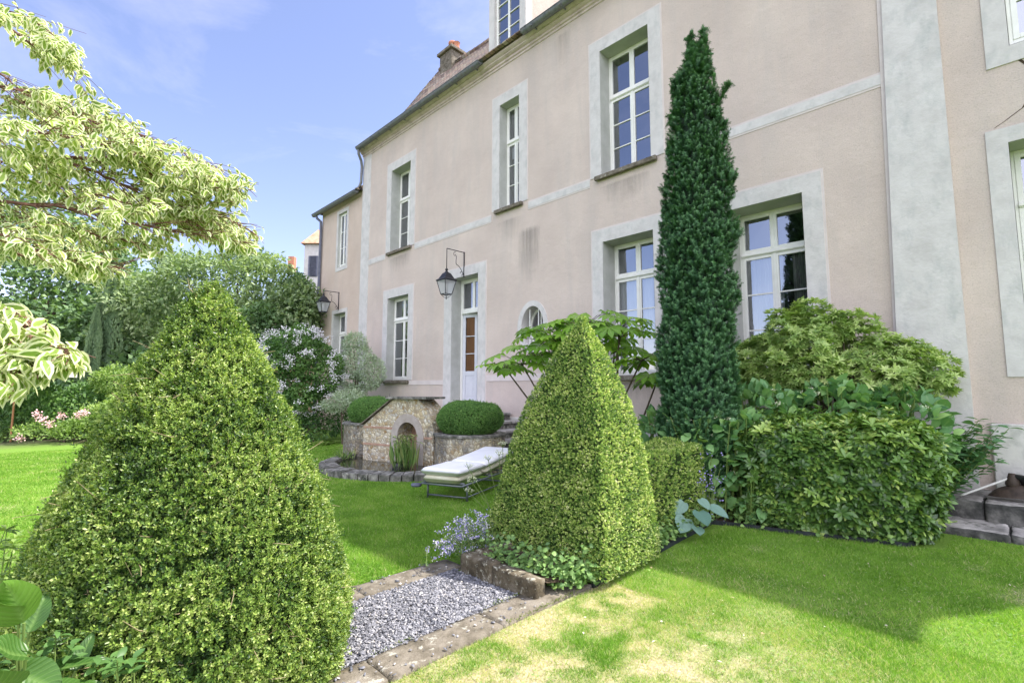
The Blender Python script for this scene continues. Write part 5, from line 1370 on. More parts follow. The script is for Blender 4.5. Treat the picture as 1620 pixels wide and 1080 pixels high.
# ------------------------------------------------------------------ tall shrub with big lobed leaves
rng = np.random.default_rng(30)
ft = thing('lobed_leaf_shrub', 'tall shrub with large fingered leaves spreading behind the clipped pyramid', 'shrub', (-4.8, 6.6, 0))
def lobed_leaf(c, axis, nrm, size, out):
    """palmate leaf: a blade of 9 pointed lobes radiating from c, drooping at the tips"""
    axis = unit(axis - nrm * (axis @ nrm)); side = np.cross(nrm, axis)
    for k in range(9):
        a = (k - 4) * R(31); L = size * (1 - .055 * abs(k - 4)); w = size * .17
        d = axis * math.cos(a) + side * math.sin(a); s_ = np.cross(nrm, d)
        pts = [(0, 0, 0, 0), (.42, -w * .55, .015, .6), (.42, 0, .0, 0), (.42, w * .55, .015, .6), (.72, -w, .0, 1), (.72, 0, -.02, 0), (.72, w, 0, 1), (1.0, 0, -.16, 1)]
        b = len(out['V'])
        for (u, ww, dz, e_) in pts:
            out['V'].append(c + d * L * u + s_ * ww + nrm * (dz * size - .05 * size * u * u)); out['e'].append(e_)
        out['F'] += [(b, b + 2, b + 1), (b, b + 3, b + 2), (b + 1, b + 2, b + 4), (b + 2, b + 5, b + 4), (b + 2, b + 3, b + 6), (b + 2, b + 6, b + 5), (b + 4, b + 5, b + 7), (b + 5, b + 6, b + 7)]
        out['v'] += [out['cur']] * 8
out = dict(V=[], F=[], e=[], v=[], cur=0); mb = MB()
base = np.array([-4.75, 6.75, 0.05])
heads = [(-4.6, 6.1, 2.45, 9, .5), (-5.6, 6.2, 2.15, 9, .5), (-6.05, 5.85, 1.95, 6, .4), (-5.15, 6.25, 2.5, 10, .6), (-4.1, 6.4, 2.4, 9, .5), (-5.35, 6.15, 2.30, 12, .62), (-4.75, 6.35, 2.62, 13, .6), (-4.25, 6.6, 2.55, 11, .5), (-3.95, 6.75, 2.05, 8, .42), (-5.75, 5.95, 2.02, 8, .5), (-4.45, 6.75, 2.2, 7, .45), (-3.75, 6.85, 1.75, 6, .3), (-5.0, 6.0, 2.35, 8, .5)]
for (hx, hy_, hz, nl, sp_) in heads:
    h = np.array([hx, hy_, hz]); mid = (base + h) / 2 + np.array([rng.normal() * .08, rng.normal() * .08, -.1])
    mb.tube([base + rng.normal(size=3) * [.06, .06, 0], mid, h], [.026, .020, .011], 7)
    for k in range(nl):
        a = 2.4 * k + rng.uniform(-.2, .2); rr = sp_ * rng.uniform(.55, 1.0); el = rng.uniform(-.05, .42)
        c = h + np.array([math.cos(a) * rr, math.sin(a) * rr, el * rr * 1.1 - .04])
        mb.tube([h + [0, 0, -.03], h + (c - h) * .55 + [0, 0, .05], c], [.006, .005, .004], 5)
        nrm = unit(np.array([math.cos(a) * .35, math.sin(a) * .35, 1.0]) + rng.normal(size=3) * .14); out['cur'] = float(np.clip(rng.normal(.5, .22), 0, 1))
        lobed_leaf(c, np.array([math.cos(a), math.sin(a), -.25]), nrm, rng.uniform(.20, .31), out)
mb.build('stems', MAT['bark'], ft)
mesh('leaves', out['V'], np.array(out['F']), MAT['fatsia'], ft, None, False, {'v': out['v'], 'e': out['e']})

# ------------------------------------------------------------------ ground cover, hosta, blue flowers
rng = np.random.default_rng(31)
def cover(name, label, pts, w, n, z, size, mat, zs=.08):
    pts = np.array(pts, float); k = rng.integers(0, len(pts) - 1, n); s = rng.random(n)[:, None]
    P = pts[k] * (1 - s) + pts[k + 1] * s; P = np.c_[P + rng.normal(size=(n, 2)) * w, z + np.abs(rng.normal(size=n)) * zs]
    o = leaves(name, P, np.c_[rng.normal(size=(n, 2)) + [.3, -.3], rng.normal(size=n) * .3 - .1], np.c_[rng.normal(size=(n, 2)) * .4 + [.25, -.35], np.ones(n)], rng.uniform(.6, 1.2, n) * size, rng.uniform(.6, 1.1, n) * size, T_OVATE, mat, None)
    return tag(o, label, 'ground cover', kind='stuff')
cover('ground_cover', 'low round leaved ground cover creeping at the foot of the clipped pyramid', [(-3.4, 3.12), (-3.0, 3.08), (-2.7, 3.1), (-2.52, 3.3), (-2.52, 3.7), (-2.55, 4.2), (-2.6, 5.0), (-2.62, 5.9)], .05, 2600, .06, .045, MAT['ivy'], .10)
cover('ground_cover', 'low leafy ground cover along the black edging under the glossy hedge', [(-2.4, 6.22), (-1.7, 6.40), (-1.05, 6.62), (-.86, 6.95)], .085, 2300, .04, .055, MAT['ivy'], .10)
ho = thing('hosta', 'blue grey hosta with broad leaves at the end of the low hedge', 'plant', (-2.58, 5.5, 0)); Vv = dict(V=[], F=[], v=[], e=[])
hb = np.array([-2.62, 5.45, .12])
def big_leaf(out, base, tip, nrm, w, v_, droop=.10, fold=.12, nL=9, wave=0.0):
    d = tip - base; L = np.linalg.norm(d); d = d / L; nrm = unit(nrm - d * (nrm @ d)); s_ = np.cross(d, nrm); b = len(out['V'])
    for i in range(nL):
        t = i / (nL - 1); ww = w * .5 * (math.sin(math.pi * min(1, t * .93 + .07) ** .75) ** .8 if t < 1 else 0)
        c = base + d * L * t - np.array([0, 0, droop * L * t * t])
        for j in range(5):
            q = (j - 2) / 2.0; out['V'].append(c + s_ * ww * q + nrm * (fold * w * abs(q) ** 1.3 * (1 - .5 * t) + wave * math.sin(t * 9 + j) * w)); out['e'].append(abs(q)); out['v'].append(v_); out.setdefault('a', []).append(t)
    for i in range(nL - 1):
        for j in range(4): a = b + i * 5 + j; out['F'].append((a, a + 1, a + 6, a + 5))
mb = MB()
for (dx, dy, dz, L, w) in ((.30, -.30, .30, .24, .19), (.10, -.45, .16, .26, .20), (.42, -.05, .38, .22, .13), (-.02, -.25, .42, .20, .15), (.25, -.12, .50, .16, .12), (.35, -.5, .05, .15, .13)):
    st = hb + np.array([dx, dy, dz]) * .55; tip = st + unit(np.array([dx, dy, -.12])) * L
    mb.tube([hb - [0, 0, .1], (hb + st) / 2 + [0, 0, .05], st], .006, 5); big_leaf(Vv, st, tip, np.array([.5, -.4, .75]), w, float(rng.random()), .15)
mb.build('stems', MAT['stem'], ho); mesh('leaves', Vv['V'], np.array(Vv['F']), MAT['hosta'], ho, None, True, {'v': Vv['v'], 'e': Vv['e'], 'along': Vv['a']})
bf = thing('blue_flowers', 'small violet blue flowers between the low hedge and the hosta', 'flowers', (-2.5, 5.7, 0))
P = np.array([-2.52, 5.72, .5]) + rng.normal(size=(170, 3)) * [.07, .14, .22]; P[:, 2] = np.clip(P[:, 2], .12, .85)
leaves('petals', P, rdir(170), rdir(170), .022, .018, T_DIA, MAT['petal_blue'], bf)
mb = MB()
for k in range(14): q = P[k * 5]; mb.tube([(-2.55, 5.75, .02), ((q[0] - 2.55) / 2, (q[1] + 5.75) / 2, q[2] * .6), tuple(q)], .003, 4)
mb.build('stems', MAT['stem'], bf)

# lavender-like flowers spilling over the kerb
cm = thing('catmint', 'loose pale violet flowering catmint spilling over the end of the planter wall', 'flowers', (-3.7, 3.0, 0)); mb = MB(); FP, LP, LD = [], [], []
for k in range(64):
    a = rng.uniform(1.9, 4.7); rr = rng.uniform(.12, .46); b0 = np.array([-3.56 + rng.normal() * .05, 3.1 + rng.normal() * .14, .10])
    e_ = b0 + np.array([math.cos(a) * rr, math.sin(a) * rr * .75, rng.uniform(-.05, .38) * (1 - rr * .6)]); e_[2] = max(e_[2], .04); md = (b0 + e_) / 2 + [0, 0, .10]
    mb.tube([b0, md, e_], [.0035, .003, .002], 4)
    for j in range(9):
        s = .45 + .55 * j / 8; c = (1 - s) ** 2 * b0 + 2 * s * (1 - s) * md + s * s * e_
        for _ in range(4): FP.append(c + rng.normal(size=3) * .010)
    for j in range(12):
        s = rng.random() * .6; c = (1 - s) ** 2 * b0 + 2 * s * (1 - s) * md + s * s * e_; LP.append(c); LD.append(rng.normal(size=3))
mb.build('stems', MAT['stem'], cm); FP = np.array(FP); n = len(FP); pk = rng.random(n) < .45
leaves('petals', FP[pk], rdir(pk.sum()), rdir(pk.sum()), .017, .014, T_DIA, MAT['petal_blue'], cm); leaves('calyces', FP[~pk], rdir((~pk).sum()), rdir((~pk).sum()), .016, .012, T_DIA, MAT['petal_pale'], cm)
leaves('leaves', LP, LD, rdir(len(LP)), .028, .013, T_SMALL, MAT['shrub_green'], cm)
um = thing('umbel_flower', 'thin cream flowered umbels leaning out beside the sun lounger', 'flowers', (-3.75, 3.55, 0)); mb = MB(); FP = []
for (ex_, ey_, ez_) in ((-4.0, 3.35, .78), (-3.88, 3.3, .66), (-3.86, 3.5, .86), (-4.05, 3.4, .52), (-3.75, 3.6, 1.0), (-3.7, 3.5, .92)):
    e_ = np.array([ex_, ey_, ez_]); b0 = np.array([-3.68, 3.55, .05]); mb.tube([b0, (b0 + e_) / 2 + [0, 0, .08], e_], [.005, .004, .003], 5)
    FP = []
    for k in range(11):
        q = e_ + unit(np.array([rng.normal(), rng.normal(), 1.1])) * .055; mb.tube([e_, q], .0016, 3)
        for _ in range(7): FP.append(q + rng.normal(size=3) * .007)
    leaves('flower_head', np.array(FP), rdir(77), rdir(77), .010, .008, T_DIA, MAT['petal_cream'], um)
mb.build('stems', MAT['stem'], um)

# ------------------------------------------------------------------ stone steps on the right with a string trimmer
rng = np.random.default_rng(32)
st = thing('stone_steps', 'worn grey stone steps below the right hand house', 'steps', (0.4, 7.9, 0))
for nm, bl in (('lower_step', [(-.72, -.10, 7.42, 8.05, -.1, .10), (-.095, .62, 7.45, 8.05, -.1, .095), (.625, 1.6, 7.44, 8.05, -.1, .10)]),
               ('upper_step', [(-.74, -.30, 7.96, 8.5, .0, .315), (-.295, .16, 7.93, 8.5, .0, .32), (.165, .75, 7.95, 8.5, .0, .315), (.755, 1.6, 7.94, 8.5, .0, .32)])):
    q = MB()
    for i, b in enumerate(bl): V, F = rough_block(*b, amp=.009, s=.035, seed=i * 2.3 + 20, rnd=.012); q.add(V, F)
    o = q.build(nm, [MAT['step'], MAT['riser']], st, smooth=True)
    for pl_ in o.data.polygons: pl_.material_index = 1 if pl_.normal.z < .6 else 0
q = MB(); q.box(-.72, 1.6, 7.40, 8.0, -.1, .03); 
V, F = rough_block(-.72, 1.6, 8.38, 8.56, .0, .37, .01, .05, 4.0); q = MB(); q.add(V, F); q.build('top_slab', MAT['step'], st, smooth=True)
tr = thing('string_trimmer', 'garden string trimmer with white shaft and dark guard lying on the top step', 'trimmer', (0.15, 8.2, .38))
mb = MB(); mb.tube([(-.50, 8.02, .345), (-.46, 8.04, .365), (-.10, 8.20, .56), (-.05, 8.22, .585)], .0125, 10); mb.build('shaft', MAT['white_metal'], tr, smooth=True)
# guard: a curved dark skirt
V = []; F = []; c0 = np.array([-.04, 8.22, .52])
for i in range(13):
    a = R(150) + R(230) * i / 12
    for j in range(6):
        s = j / 5; r_ = .03 + .19 * s; V.append(c0 + [r_ * math.cos(a) * 1.05, r_ * math.sin(a) * .7, -.02 - .13 * s ** 2 + .015 * math.cos(a)])
for i in range(12):
    for j in range(5): a = i * 6 + j; F.append((a, a + 1, a + 7, a + 6))
mesh('guard', V, F, MAT['brown_guard'], tr, smooth=True)
mb = MB(); mb.lathe([(0, -.06), (.05, -.06), (.065, -.03), (.06, .02), (.04, .06), (.03, .1), (0, .1)], (-.05, 8.22, .53), 16); mb.build('gear_head', MAT['brown_guard'], tr, smooth=True)
mb = MB(); mb.tube([(-.05, 8.22, .60), (.12, 8.24, .56), (.40, 8.3, .52)], [.03, .05, .055], 14); mb.lathe([(0, -.05), (.085, -.05), (.095, 0), (.085, .05), (0, .05)], (.10, 8.24, .56), 18); mb.build('motor', MAT['black'], tr, smooth=True)
mb = MB(); mb.tube([(.04, 8.1, .46), (.5, 8.1, .46)], .012, 8); mb.build('handle', MAT['white_metal'], tr, smooth=True)
mb = MB(); mb.tube([(-.60, 7.62, .115), (-.75, 7.48, .10), (-.95, 7.2, .05), (-1.1, 7.0, .06)], .006, 6)
tag(mb.build('fallen_stem', MAT['reed'], None, (-.8, 7.3, .05)), 'long yellow stem trailing from the hedge foot onto the lower step', 'stem') if False else None
mb = MB(); mb.tube([(-.52, 7.60, .118), (-.70, 7.42, .09), (-.82, 7.22, .05), (-.98, 7.0, .05)], [.007, .006, .005, .003], 6)
bpy_o = mb.build('fallen_stem', MAT['stem'], None, (-.8, 7.3, 0)); tag(bpy_o, 'long yellowish stem trailing from the hedge foot onto the lower step', 'stem')

# ------------------------------------------------------------------ fountain, planters, pond, landing
rng = np.random.default_rng(33)
fo = thing('wall_fountain', 'flint rubble wall fountain with an arched niche, curved planters and a round pond', 'fountain', (-9.1, 5.75, 0))
FD = np.array([.968, .25, 0]); FN = np.array([.25, -.968, 0]); FO = np.array([-10.12, 5.46, 0])   # wall left foot, along, outward
def fpt(s, n_, z): return FO + FD * s + FN * n_ + np.array([0, 0, z])
# wall outline (s along, z), niche cut by building the wall from two sides plus an arch
WLEN = 1.98; NC, NW, NZ = 1.28, 0.27, 0.62
def top_z(s):
    return np.interp(s, [0, .86, .92, 1.55, 1.78, 1.9, WLEN], [.80, 1.36, 1.38, 1.38, 1.20, .98, .78])
ss = sorted(set(np.round(np.r_[np.linspace(0, WLEN, 34), NC - NW, NC + NW, np.linspace(NC - NW, NC + NW, 15)], 4)))
V = []; F = []
def lowz(s):
    if abs(s - NC) >= NW - 1e-6: return 0.0
    return NZ + math.sqrt(max(0, NW ** 2 - (s - NC) ** 2)) * 1.05
mb = MB()
for a, b in zip(ss[:-1], ss[1:]):
    m_ = (a + b) / 2; la, lb = (lowz(a), lowz(b)) if abs(m_ - NC) < NW else (0, 0)
    if abs(m_ - NC) < NW: la = max(la, NZ); lb = max(lb, NZ)
    q = [fpt(a, 0, la), fpt(b, 0, lb), fpt(b, 0, top_z(b)), fpt(a, 0, top_z(a)), fpt(a, -.5, la), fpt(b, -.5, lb), fpt(b, -.5, top_z(b)), fpt(a, -.5, top_z(a))]
    mb.add(q, [(0, 1, 2, 3), (3, 2, 6, 7), (4, 7, 6, 5), (0, 4, 5, 1)])
for s_ in (0, WLEN): mb.add([fpt(s_, 0, 0), fpt(s_, -.5, 0), fpt(s_, -.5, top_z(s_)), fpt(s_, 0, top_z(s_))], [(0, 1, 2, 3)])
for s_ in (NC - NW, NC + NW): mb.add([fpt(s_, 0, 0), fpt(s_, -.5, 0), fpt(s_, -.5, NZ), fpt(s_, 0, NZ)], [(0, 1, 2, 3)])
mb.build('rubble_wall', MAT['flint'], fo)
mb = MB(); mb.add([fpt(NC - .4, -.42, 0), fpt(NC + .4, -.42, 0), fpt(NC + .4, -.42, 1.0), fpt(NC - .4, -.42, 1.0)], [(0, 1, 2, 3)]); mb.build('niche_back', MAT['brick'], fo)
# stone arch surround, flush pieces 12 mm proud
mb = MB(); arc = [(NC - NW, 0.02), (NC - NW, NZ)] + [(NC - NW * math.cos(R(k)), NZ + NW * 1.05 * math.sin(R(k))) for k in range(15, 180, 15)] + [(NC + NW, NZ), (NC + NW, 0.02)]
o_ = [(NC - NW - .17, 0.02), (NC - NW - .17, NZ)] + [(NC - (NW + .17) * math.cos(R(k)), NZ + (NW + .19) * math.sin(R(k))) for k in range(15, 180, 15)] + [(NC + NW + .17, NZ), (NC + NW + .17, 0.02)]
for i in range(len(arc) - 1):
    a, b, c, d = arc[i], arc[i + 1], o_[i + 1], o_[i]
    q = [fpt(p_[0], h, p_[1]) for h in (.014, -.10) for p_ in (a, b, c, d)]; mb.add(q, [(0, 1, 2, 3), (0, 4, 5, 1), (2, 6, 7, 3)])
mb.build('niche_arch', MAT['arch'], fo)
mb = MB()
for z_, a, b in ((.76, .0, .98), (.40, .0, .84), (.60, 1.74, 1.95)): mb.obox(fpt((a + b) / 2, 0, z_), FD, FN, [0, 0, 1], (b - a) / 2, .012, .022)
mb.build('brick_course', MAT['brick'], fo)
# coping tiles: sloping + flat slab
mb = MB(); sl = unit(np.array([FD[0] * .9, FD[1] * .9, .56]))
a, b = fpt(-.05, -.2, .79), fpt(.90, -.2, 1.385); u = unit(b - a); mb.obox((a + b) / 2 + [0, 0, .02], u, FN, np.cross(u, FN), np.linalg.norm(b - a) / 2, .27, .010); mb.build('sloping_coping', MAT['stone'], fo)
mb = MB(); mb.obox(fpt(1.3, -.2, 1.405), FD, FN, [0, 0, 1], .56, .31, .022); mb.tube([fpt(.82, .06, 1.42), fpt(.82, .06, 1.50)], [.014, .006], 6); mb.build('slab_coping', MAT['stone_dark'], fo)
# curved planters
def planter(cx_, cy_, r_, h, a0, a1, mat):
    q = MB(); q.lathe([(r_, 0), (r_, h - .05)], (cx_, cy_, 0), 40, a0, a1, False)
    o = q.build('planter', mat, fo, smooth=True)
    q = MB(); q.lathe([(r_ - .01, h - .05), (r_ + .035, h - .048), (r_ + .04, h - .01), (r_ + .02, h), (r_ - .16, h), (r_ - .16, h - .06)], (cx_, cy_, 0), 40, a0, a1, False); q.build('planter_rim', MAT['stone_dark'], o, smooth=False)
    q = MB(); q.add([(cx_, cy_, h - .04)] + [(cx_ + (r_ - .15) * math.cos(a0 + (a1 - a0) * k / 24), cy_ + (r_ - .15) * math.sin(a0 + (a1 - a0) * k / 24), h - .04) for k in range(25)], [(0, k, k + 1) for k in range(1, 25)]); q.build('planter_soil', MAT['soil'], o)
planter(-10.95, 6.25, .76, .80, R(150), R(390), MAT['flint_dark'])
planter(-7.72, 6.50, .70, .72, R(180), R(420), MAT['flint_dark'])
# plaster wing behind the fountain (stair parapet)
mb = MB(); pts = [(-8.42, 6.5), (-8.5, 6.8), (-8.7, 7.2), (-9.0, 7.6), (-9.3, 7.9)]
for (a, b) in zip(pts[:-1], pts[1:]):
    a3, b3 = np.array([*a, 0]), np.array([*b, 0]); u = unit(b3 - a3); w_ = np.cross([0, 0, 1], u); mb.obox((a3 + b3) / 2 + [0, 0, .62], u, w_, [0, 0, 1], np.linalg.norm(b3 - a3) / 2 + .02, .09, .62)
mb.build('parapet', MAT['trim'], fo)
# pond
mb = MB(); PC = np.array([-9.0, 6.2]); a0, a1 = R(190), R(340)
for i in range(26):
    s0, s1 = a0 + (a1 - a0) * i / 26, a0 + (a1 - a0) * (i + 1) / 26 - .012; h = .12 + rng.uniform(-.012, .015); r0, r1_ = 1.72, 2.03 + rng.uniform(-.015, .02)
    q = []
    for z in (-.05, h):
        for (r_, s_) in ((r0, s0), (r1_, s0), (r1_, s1), (r0, s1)): q.append((PC[0] + r_ * math.cos(s_), PC[1] + r_ * math.sin(s_), z - (.02 if r_ > 1.9 and z > 0 else 0)))
    mb.add(q, [(4, 5, 6, 7), (0, 1, 5, 4)[::1], (1, 2, 6, 5), (2, 3, 7, 6), (3, 0, 4, 7)])
mb.build('pond_rim', MAT['stone_dark'], fo)
mb = MB(); mb.add([(PC[0], PC[1] - .3, .055)] + [(PC[0] + 1.75 * math.cos(R(180 + k * 7.5)), PC[1] + 1.75 * math.sin(R(180 + k * 7.5)), .055) for k in range(25)], [(0, k, k + 1) for k in range(1, 25)]); mb.build('water', MAT['water'], fo)

def blades(name, c, n, h, spread, w, mat, parent, lean=.3):
    P = np.c_[rng.normal(c[0], spread, n), rng.normal(c[1], spread, n), np.full(n, c[2])]
    return leaves(name, P, np.c_[rng.normal(size=(n, 2)) * lean, np.ones(n)], rdir(n), rng.uniform(.5, 1.1, n) * h, w, T_DIA, mat, parent)
rd_ = thing('water_reeds', 'pale green reeds in a black tub in front of the fountain niche', 'water plant', (-8.72, 5.62, 0))
mb = MB(); mb.lathe([(.16, .0), (.19, .10), (.17, .10), (.15, .04), (0, .04)], (-8.72, 5.55, .03), 20); mb.build('tub', MAT['black'], rd_, smooth=True)
blades('reed_blades', (-8.72, 5.55, .08), 60, .52, .08, .022, MAT['reed'], rd_, .14)
bl2 = blades('tall_blades', (-8.35, 5.45, .05), 46, .62, .10, .026, MAT['reed'], rd_, .16)
n = 70; P = np.c_[rng.normal(-8.5, .14, n), rng.normal(5.42, .12, n), rng.uniform(.45, .72, n)]; leaves('drooping_leaves', P, np.c_[rng.normal(size=(n, 2)), -.5 * np.ones(n)], rdir(n) + [0, 0, 1], .14, .02, T_DIA, MAT['reed'], rd_)
r2 = thing('pond_grass', 'small clump of strappy grass at the left end of the pond', 'water plant', (-10.35, 5.12, 0)); blades('grass_blades', (-10.35, 5.15, .06), 60, .26, .12, .014, MAT['reed'], r2, .7)

# box balls in the planters
ball = None
for (cx_, cy_, cz_, rx, ry_, rz, lab) in ((-11.0, 6.25, 1.05, .68, .6, .34, 'clipped box dome in the left hand flint planter'), (-7.72, 6.50, 1.0, .68, .6, .34, 'clipped box dome in the right hand flint planter, beside the lounger')):
    if ball is None:
        t = thing('box_dome', lab, 'topiary', (cx_, cy_, cz_), 'box domes in the planters')
        def S_b(tt, th, cx_=cx_, cy_=cy_, cz_=cz_):
            ph = (tt - .5) * math.pi * .999; c_ = np.abs(np.cos(ph)) ** .8; return np.stack([cx_ + .68 * c_ * np.cos(th), cy_ + .64 * c_ * np.sin(th), cz_ + .335 * np.sign(np.sin(ph)) * np.abs(np.sin(ph)) ** .9 + 0 * th], -1)
        core_shape('inner_twigs', lambda a, b: (lambda p_: tuple(np.array([cx_, cy_, cz_]) + (p_ - [cx_, cy_, cz_]) * .95))(S_b(np.atleast_1d(a), np.atleast_1d(b))[0]), 24, 40, MAT['box_dark'], t)
        p, N, _ = surf(S_b, 9000, 1); p = p - N * rng.exponential(.016, (len(p), 1)) + N * ((fbm(p, 3, 2) - .5) * .10 + (rng.random(len(p)) < .04) * .03)[:, None]
        Ps, Ds, Ns, idx = shoots(p, N + rng.normal(size=p.shape) * .5, 4, .008)
        sv = np.clip(rng.normal(.5, .2, len(p)) + (fbm(p, 6, 2) - .5) * .5, 0, 1)
        leaves('leaves', Ps, Ds, Ns, .024, .014, T_DIA, MAT['ball'], t, sv[idx]); ball = t
    else:
        t = ball.copy(); COL.objects.link(t); t.location = (cx_, cy_, cz_); t['label'] = lab
        for c in list(ball.children): d = c.copy(); COL.objects.link(d); d.parent = t

# landing and stairs to the door
ld = thing('door_stairs', 'stone stairs descending to the right from the landing at the open door', 'stairs', (-8.5, 7.8, 0))
mb = MB(); mb.box(-11.7, -9.0, 6.9, 8.53, 0, 1.10, .015); mb.build('landing', MAT['plinth'], ld)
mb = MB(); mb2 = MB()
for i in range(6):
    x = -9.0 + i * .36; z = 1.02 - i * .17; mb.box(x + .0, x + .42, 6.95, 8.53, z - .06, z, .012); mb2.box(x, x + .36, 7.0, 8.53, 0, z - .062)
mb.build('treads', MAT['step'], ld); mb2.build('risers', MAT['stone_dark'], ld)

# ------------------------------------------------------------------ sun lounger
rng = np.random.default_rng(34)
lg = thing('sun_lounger', 'metal sun lounger with two stacked white mattresses on the shaded lawn', 'lounger', (-6.0, 5.3, 0))
LU = unit(np.array([-.36, .933, 0])); LV = np.array([.933, .36, 0]); L0 = np.array([-5.80, 4.36, 0])   # foot end centre
def lp(u, v, z): return L0 + LU * u + LV * v + np.array([0, 0, z])
fz = .235; mb = MB()
for v in (-.33, .33): mb.tube([lp(0, v, fz), lp(1.15, v, fz), lp(1.95, v, fz + .02)], .016, 8)
for u in (0, .5, 1.0, 1.5, 1.95): mb.tube([lp(u, -.33, fz), lp(u, .33, fz)], .014, 8)
mb.tube([lp(.08, -.33, fz + .02), lp(.08, .33, fz + .02)], .02, 8)
mb.build('frame', MAT['chaise'], lg, smooth=True)
for u in (.16, 1.55):
    for v in (-.33, .33):
        q = MB(); q.tube([lp(u, v, fz), lp(u, v, 0.0)], .016, 8); q.build('leg', MAT['chaise'], lg, smooth=True)
q = MB(); q.tube([lp(.16, -.33, .05), lp(.16, .33, .05)], .013, 8); q.tube([lp(1.55, -.33, .05), lp(1.55, .33, .05)], .013, 8); q.tube([lp(.16, .33, .06), lp(1.55, .33, .06)], .011, 8); q.build('stretcher', MAT['chaise'], lg, smooth=True)
q = MB(); q.lathe([(0, -.02), (.07, -.02), (.08, 0), (.07, .02), (0, .02)], tuple(lp(.02, -.44, .20)), 16); q.build('wheel_cap', MAT['pipe_blue'], lg, smooth=True)
def cushion(name, u0, u1, z0, z1, rise, mat, wv=.33):
    nu, nv, V, F = 22, 14, [], []
    for side in (0, 1):
        for i in range(nu + 1):
            for j in range(nv + 1):
                a, b = i / nu * 2 - 1, j / nv * 2 - 1; pr = ((1 - abs(a) ** 14) * (1 - abs(b) ** 10)) ** .35
                zc_, hh = (z0 + z1) / 2, (z1 - z0) / 2; z = zc_ + (1 if side else -1) * hh * (pr * (.96 + .05 * math.sin(3 * a + b * 2)) ) + rise * (i / nu)
                ins = .012 * (abs(a) ** 8 + abs(b) ** 8)
                V.append(lp(u0 + (u1 - u0) * (a * (1 - ins) + 1) / 2, b * wv * (1 - ins), z))
    m = (nu + 1) * (nv + 1)
    for i in range(nu):
        for j in range(nv):
            a = i * (nv + 1) + j; F.append((a + m, a + m + nv + 1, a + m + nv + 2, a + m + 1)); F.append((a, a + 1, a + nv + 2, a + nv + 1))
    for i in range(nu):
        for j in (0, nv): a = i * (nv + 1) + j; F.append((a, a + nv + 1, a + nv + 1 + m, a + m))
    for j in range(nv):
        for i in (0, nu): a = i * (nv + 1) + j; F.append((a, a + 1, a + 1 + m, a + m))
    o = mesh(name, V, F, mat, lg, smooth=True); return o
for (u0, u1, r0) in ((-.06, .72, 0), (.73, 1.98, .10)):
    cushion('lower_mattress', u0 + .03, u1, fz + .02, fz + .135, r0, MAT['fabric_cream'], .31)
    cushion('upper_mattress', u0, u1 + .01, fz + .13, fz + .235, r0, MAT['fabric'], .34)

# ------------------------------------------------------------------ background planting
rng = np.random.default_rng(35)
def tree(name, label, cat, foot, blobs, mat, n, size, asp=.55, limbs=9, trunk_r=.2, droop=0.0, tmpl=T_DIA, bright=.5, jit=.25, core=True, crown='crown', group=None):
    t = thing(name, label, cat, tuple(foot), group)
    p, N = blob_cloud(blobs, n, None, foot[2] + .15)
    sc_ = np.mean([b[3] for b in blobs]); sz_ = np.array([b[3:6] for b in blobs]).mean()
    cl = fbm(p, 1.0 / max(.3, sz_ * .45), 3)
    p = p + N * ((cl - .5) * sz_ * .9)[:, None] - N * (rng.exponential(.13 * sz_, len(p)))[:, None] + rng.normal(size=p.shape) * sz_ * .05
    Dd = N * .5 + rng.normal(size=p.shape) * .6 + [0, 0, -droop]; Nn = N * .5 + [0, 0, .8] + rng.normal(size=p.shape) * .45
    sv = np.clip(bright + rng.normal(size=len(p)) * .17 + (cl - .5) * .9, 0, 1); ls = rng.uniform(.7, 1.25, len(p)) * size
    leaves(crown, p, Dd, Nn, ls, ls * asp, tmpl, mat, t, sv)
    mb = MB(); f_ = np.array(foot, float); C = np.array([b[:3] for b in blobs]); top = C.mean(0)
    mb.tube([f_, f_ + (top - f_) * .35 + rng.normal(size=3) * trunk_r * .5, f_ + (top - f_) * .8], [trunk_r, trunk_r * .75, trunk_r * .4], 8)
    for k in range(limbs):
        b = blobs[k % len(blobs)]; e_ = np.array(b[:3]) + rdir(1)[0] * np.array(b[3:6]) * .7; s_ = f_ + (top - f_) * rng.uniform(.25, .7)
        mb.tube([s_, (s_ + e_) / 2 + rng.normal(size=3) * sz_ * .12 + [0, 0, sz_ * .1], e_], [trunk_r * .45, trunk_r * .25, trunk_r * .08], 6)
    mb.build('trunk', MAT['bark'], t)
    return t
def B(u, v, d, rx, ry_=None, rz=None):
    """ellipsoid centred on the point seen at photo pixel (u, v), d metres deep"""
    c = at(u, v, d); return (c[0], c[1], c[2], rx, ry_ or rx, rz or rx)
def G(u, d):
    c = at(u, 613, d); return (c[0], c[1], 0.0)

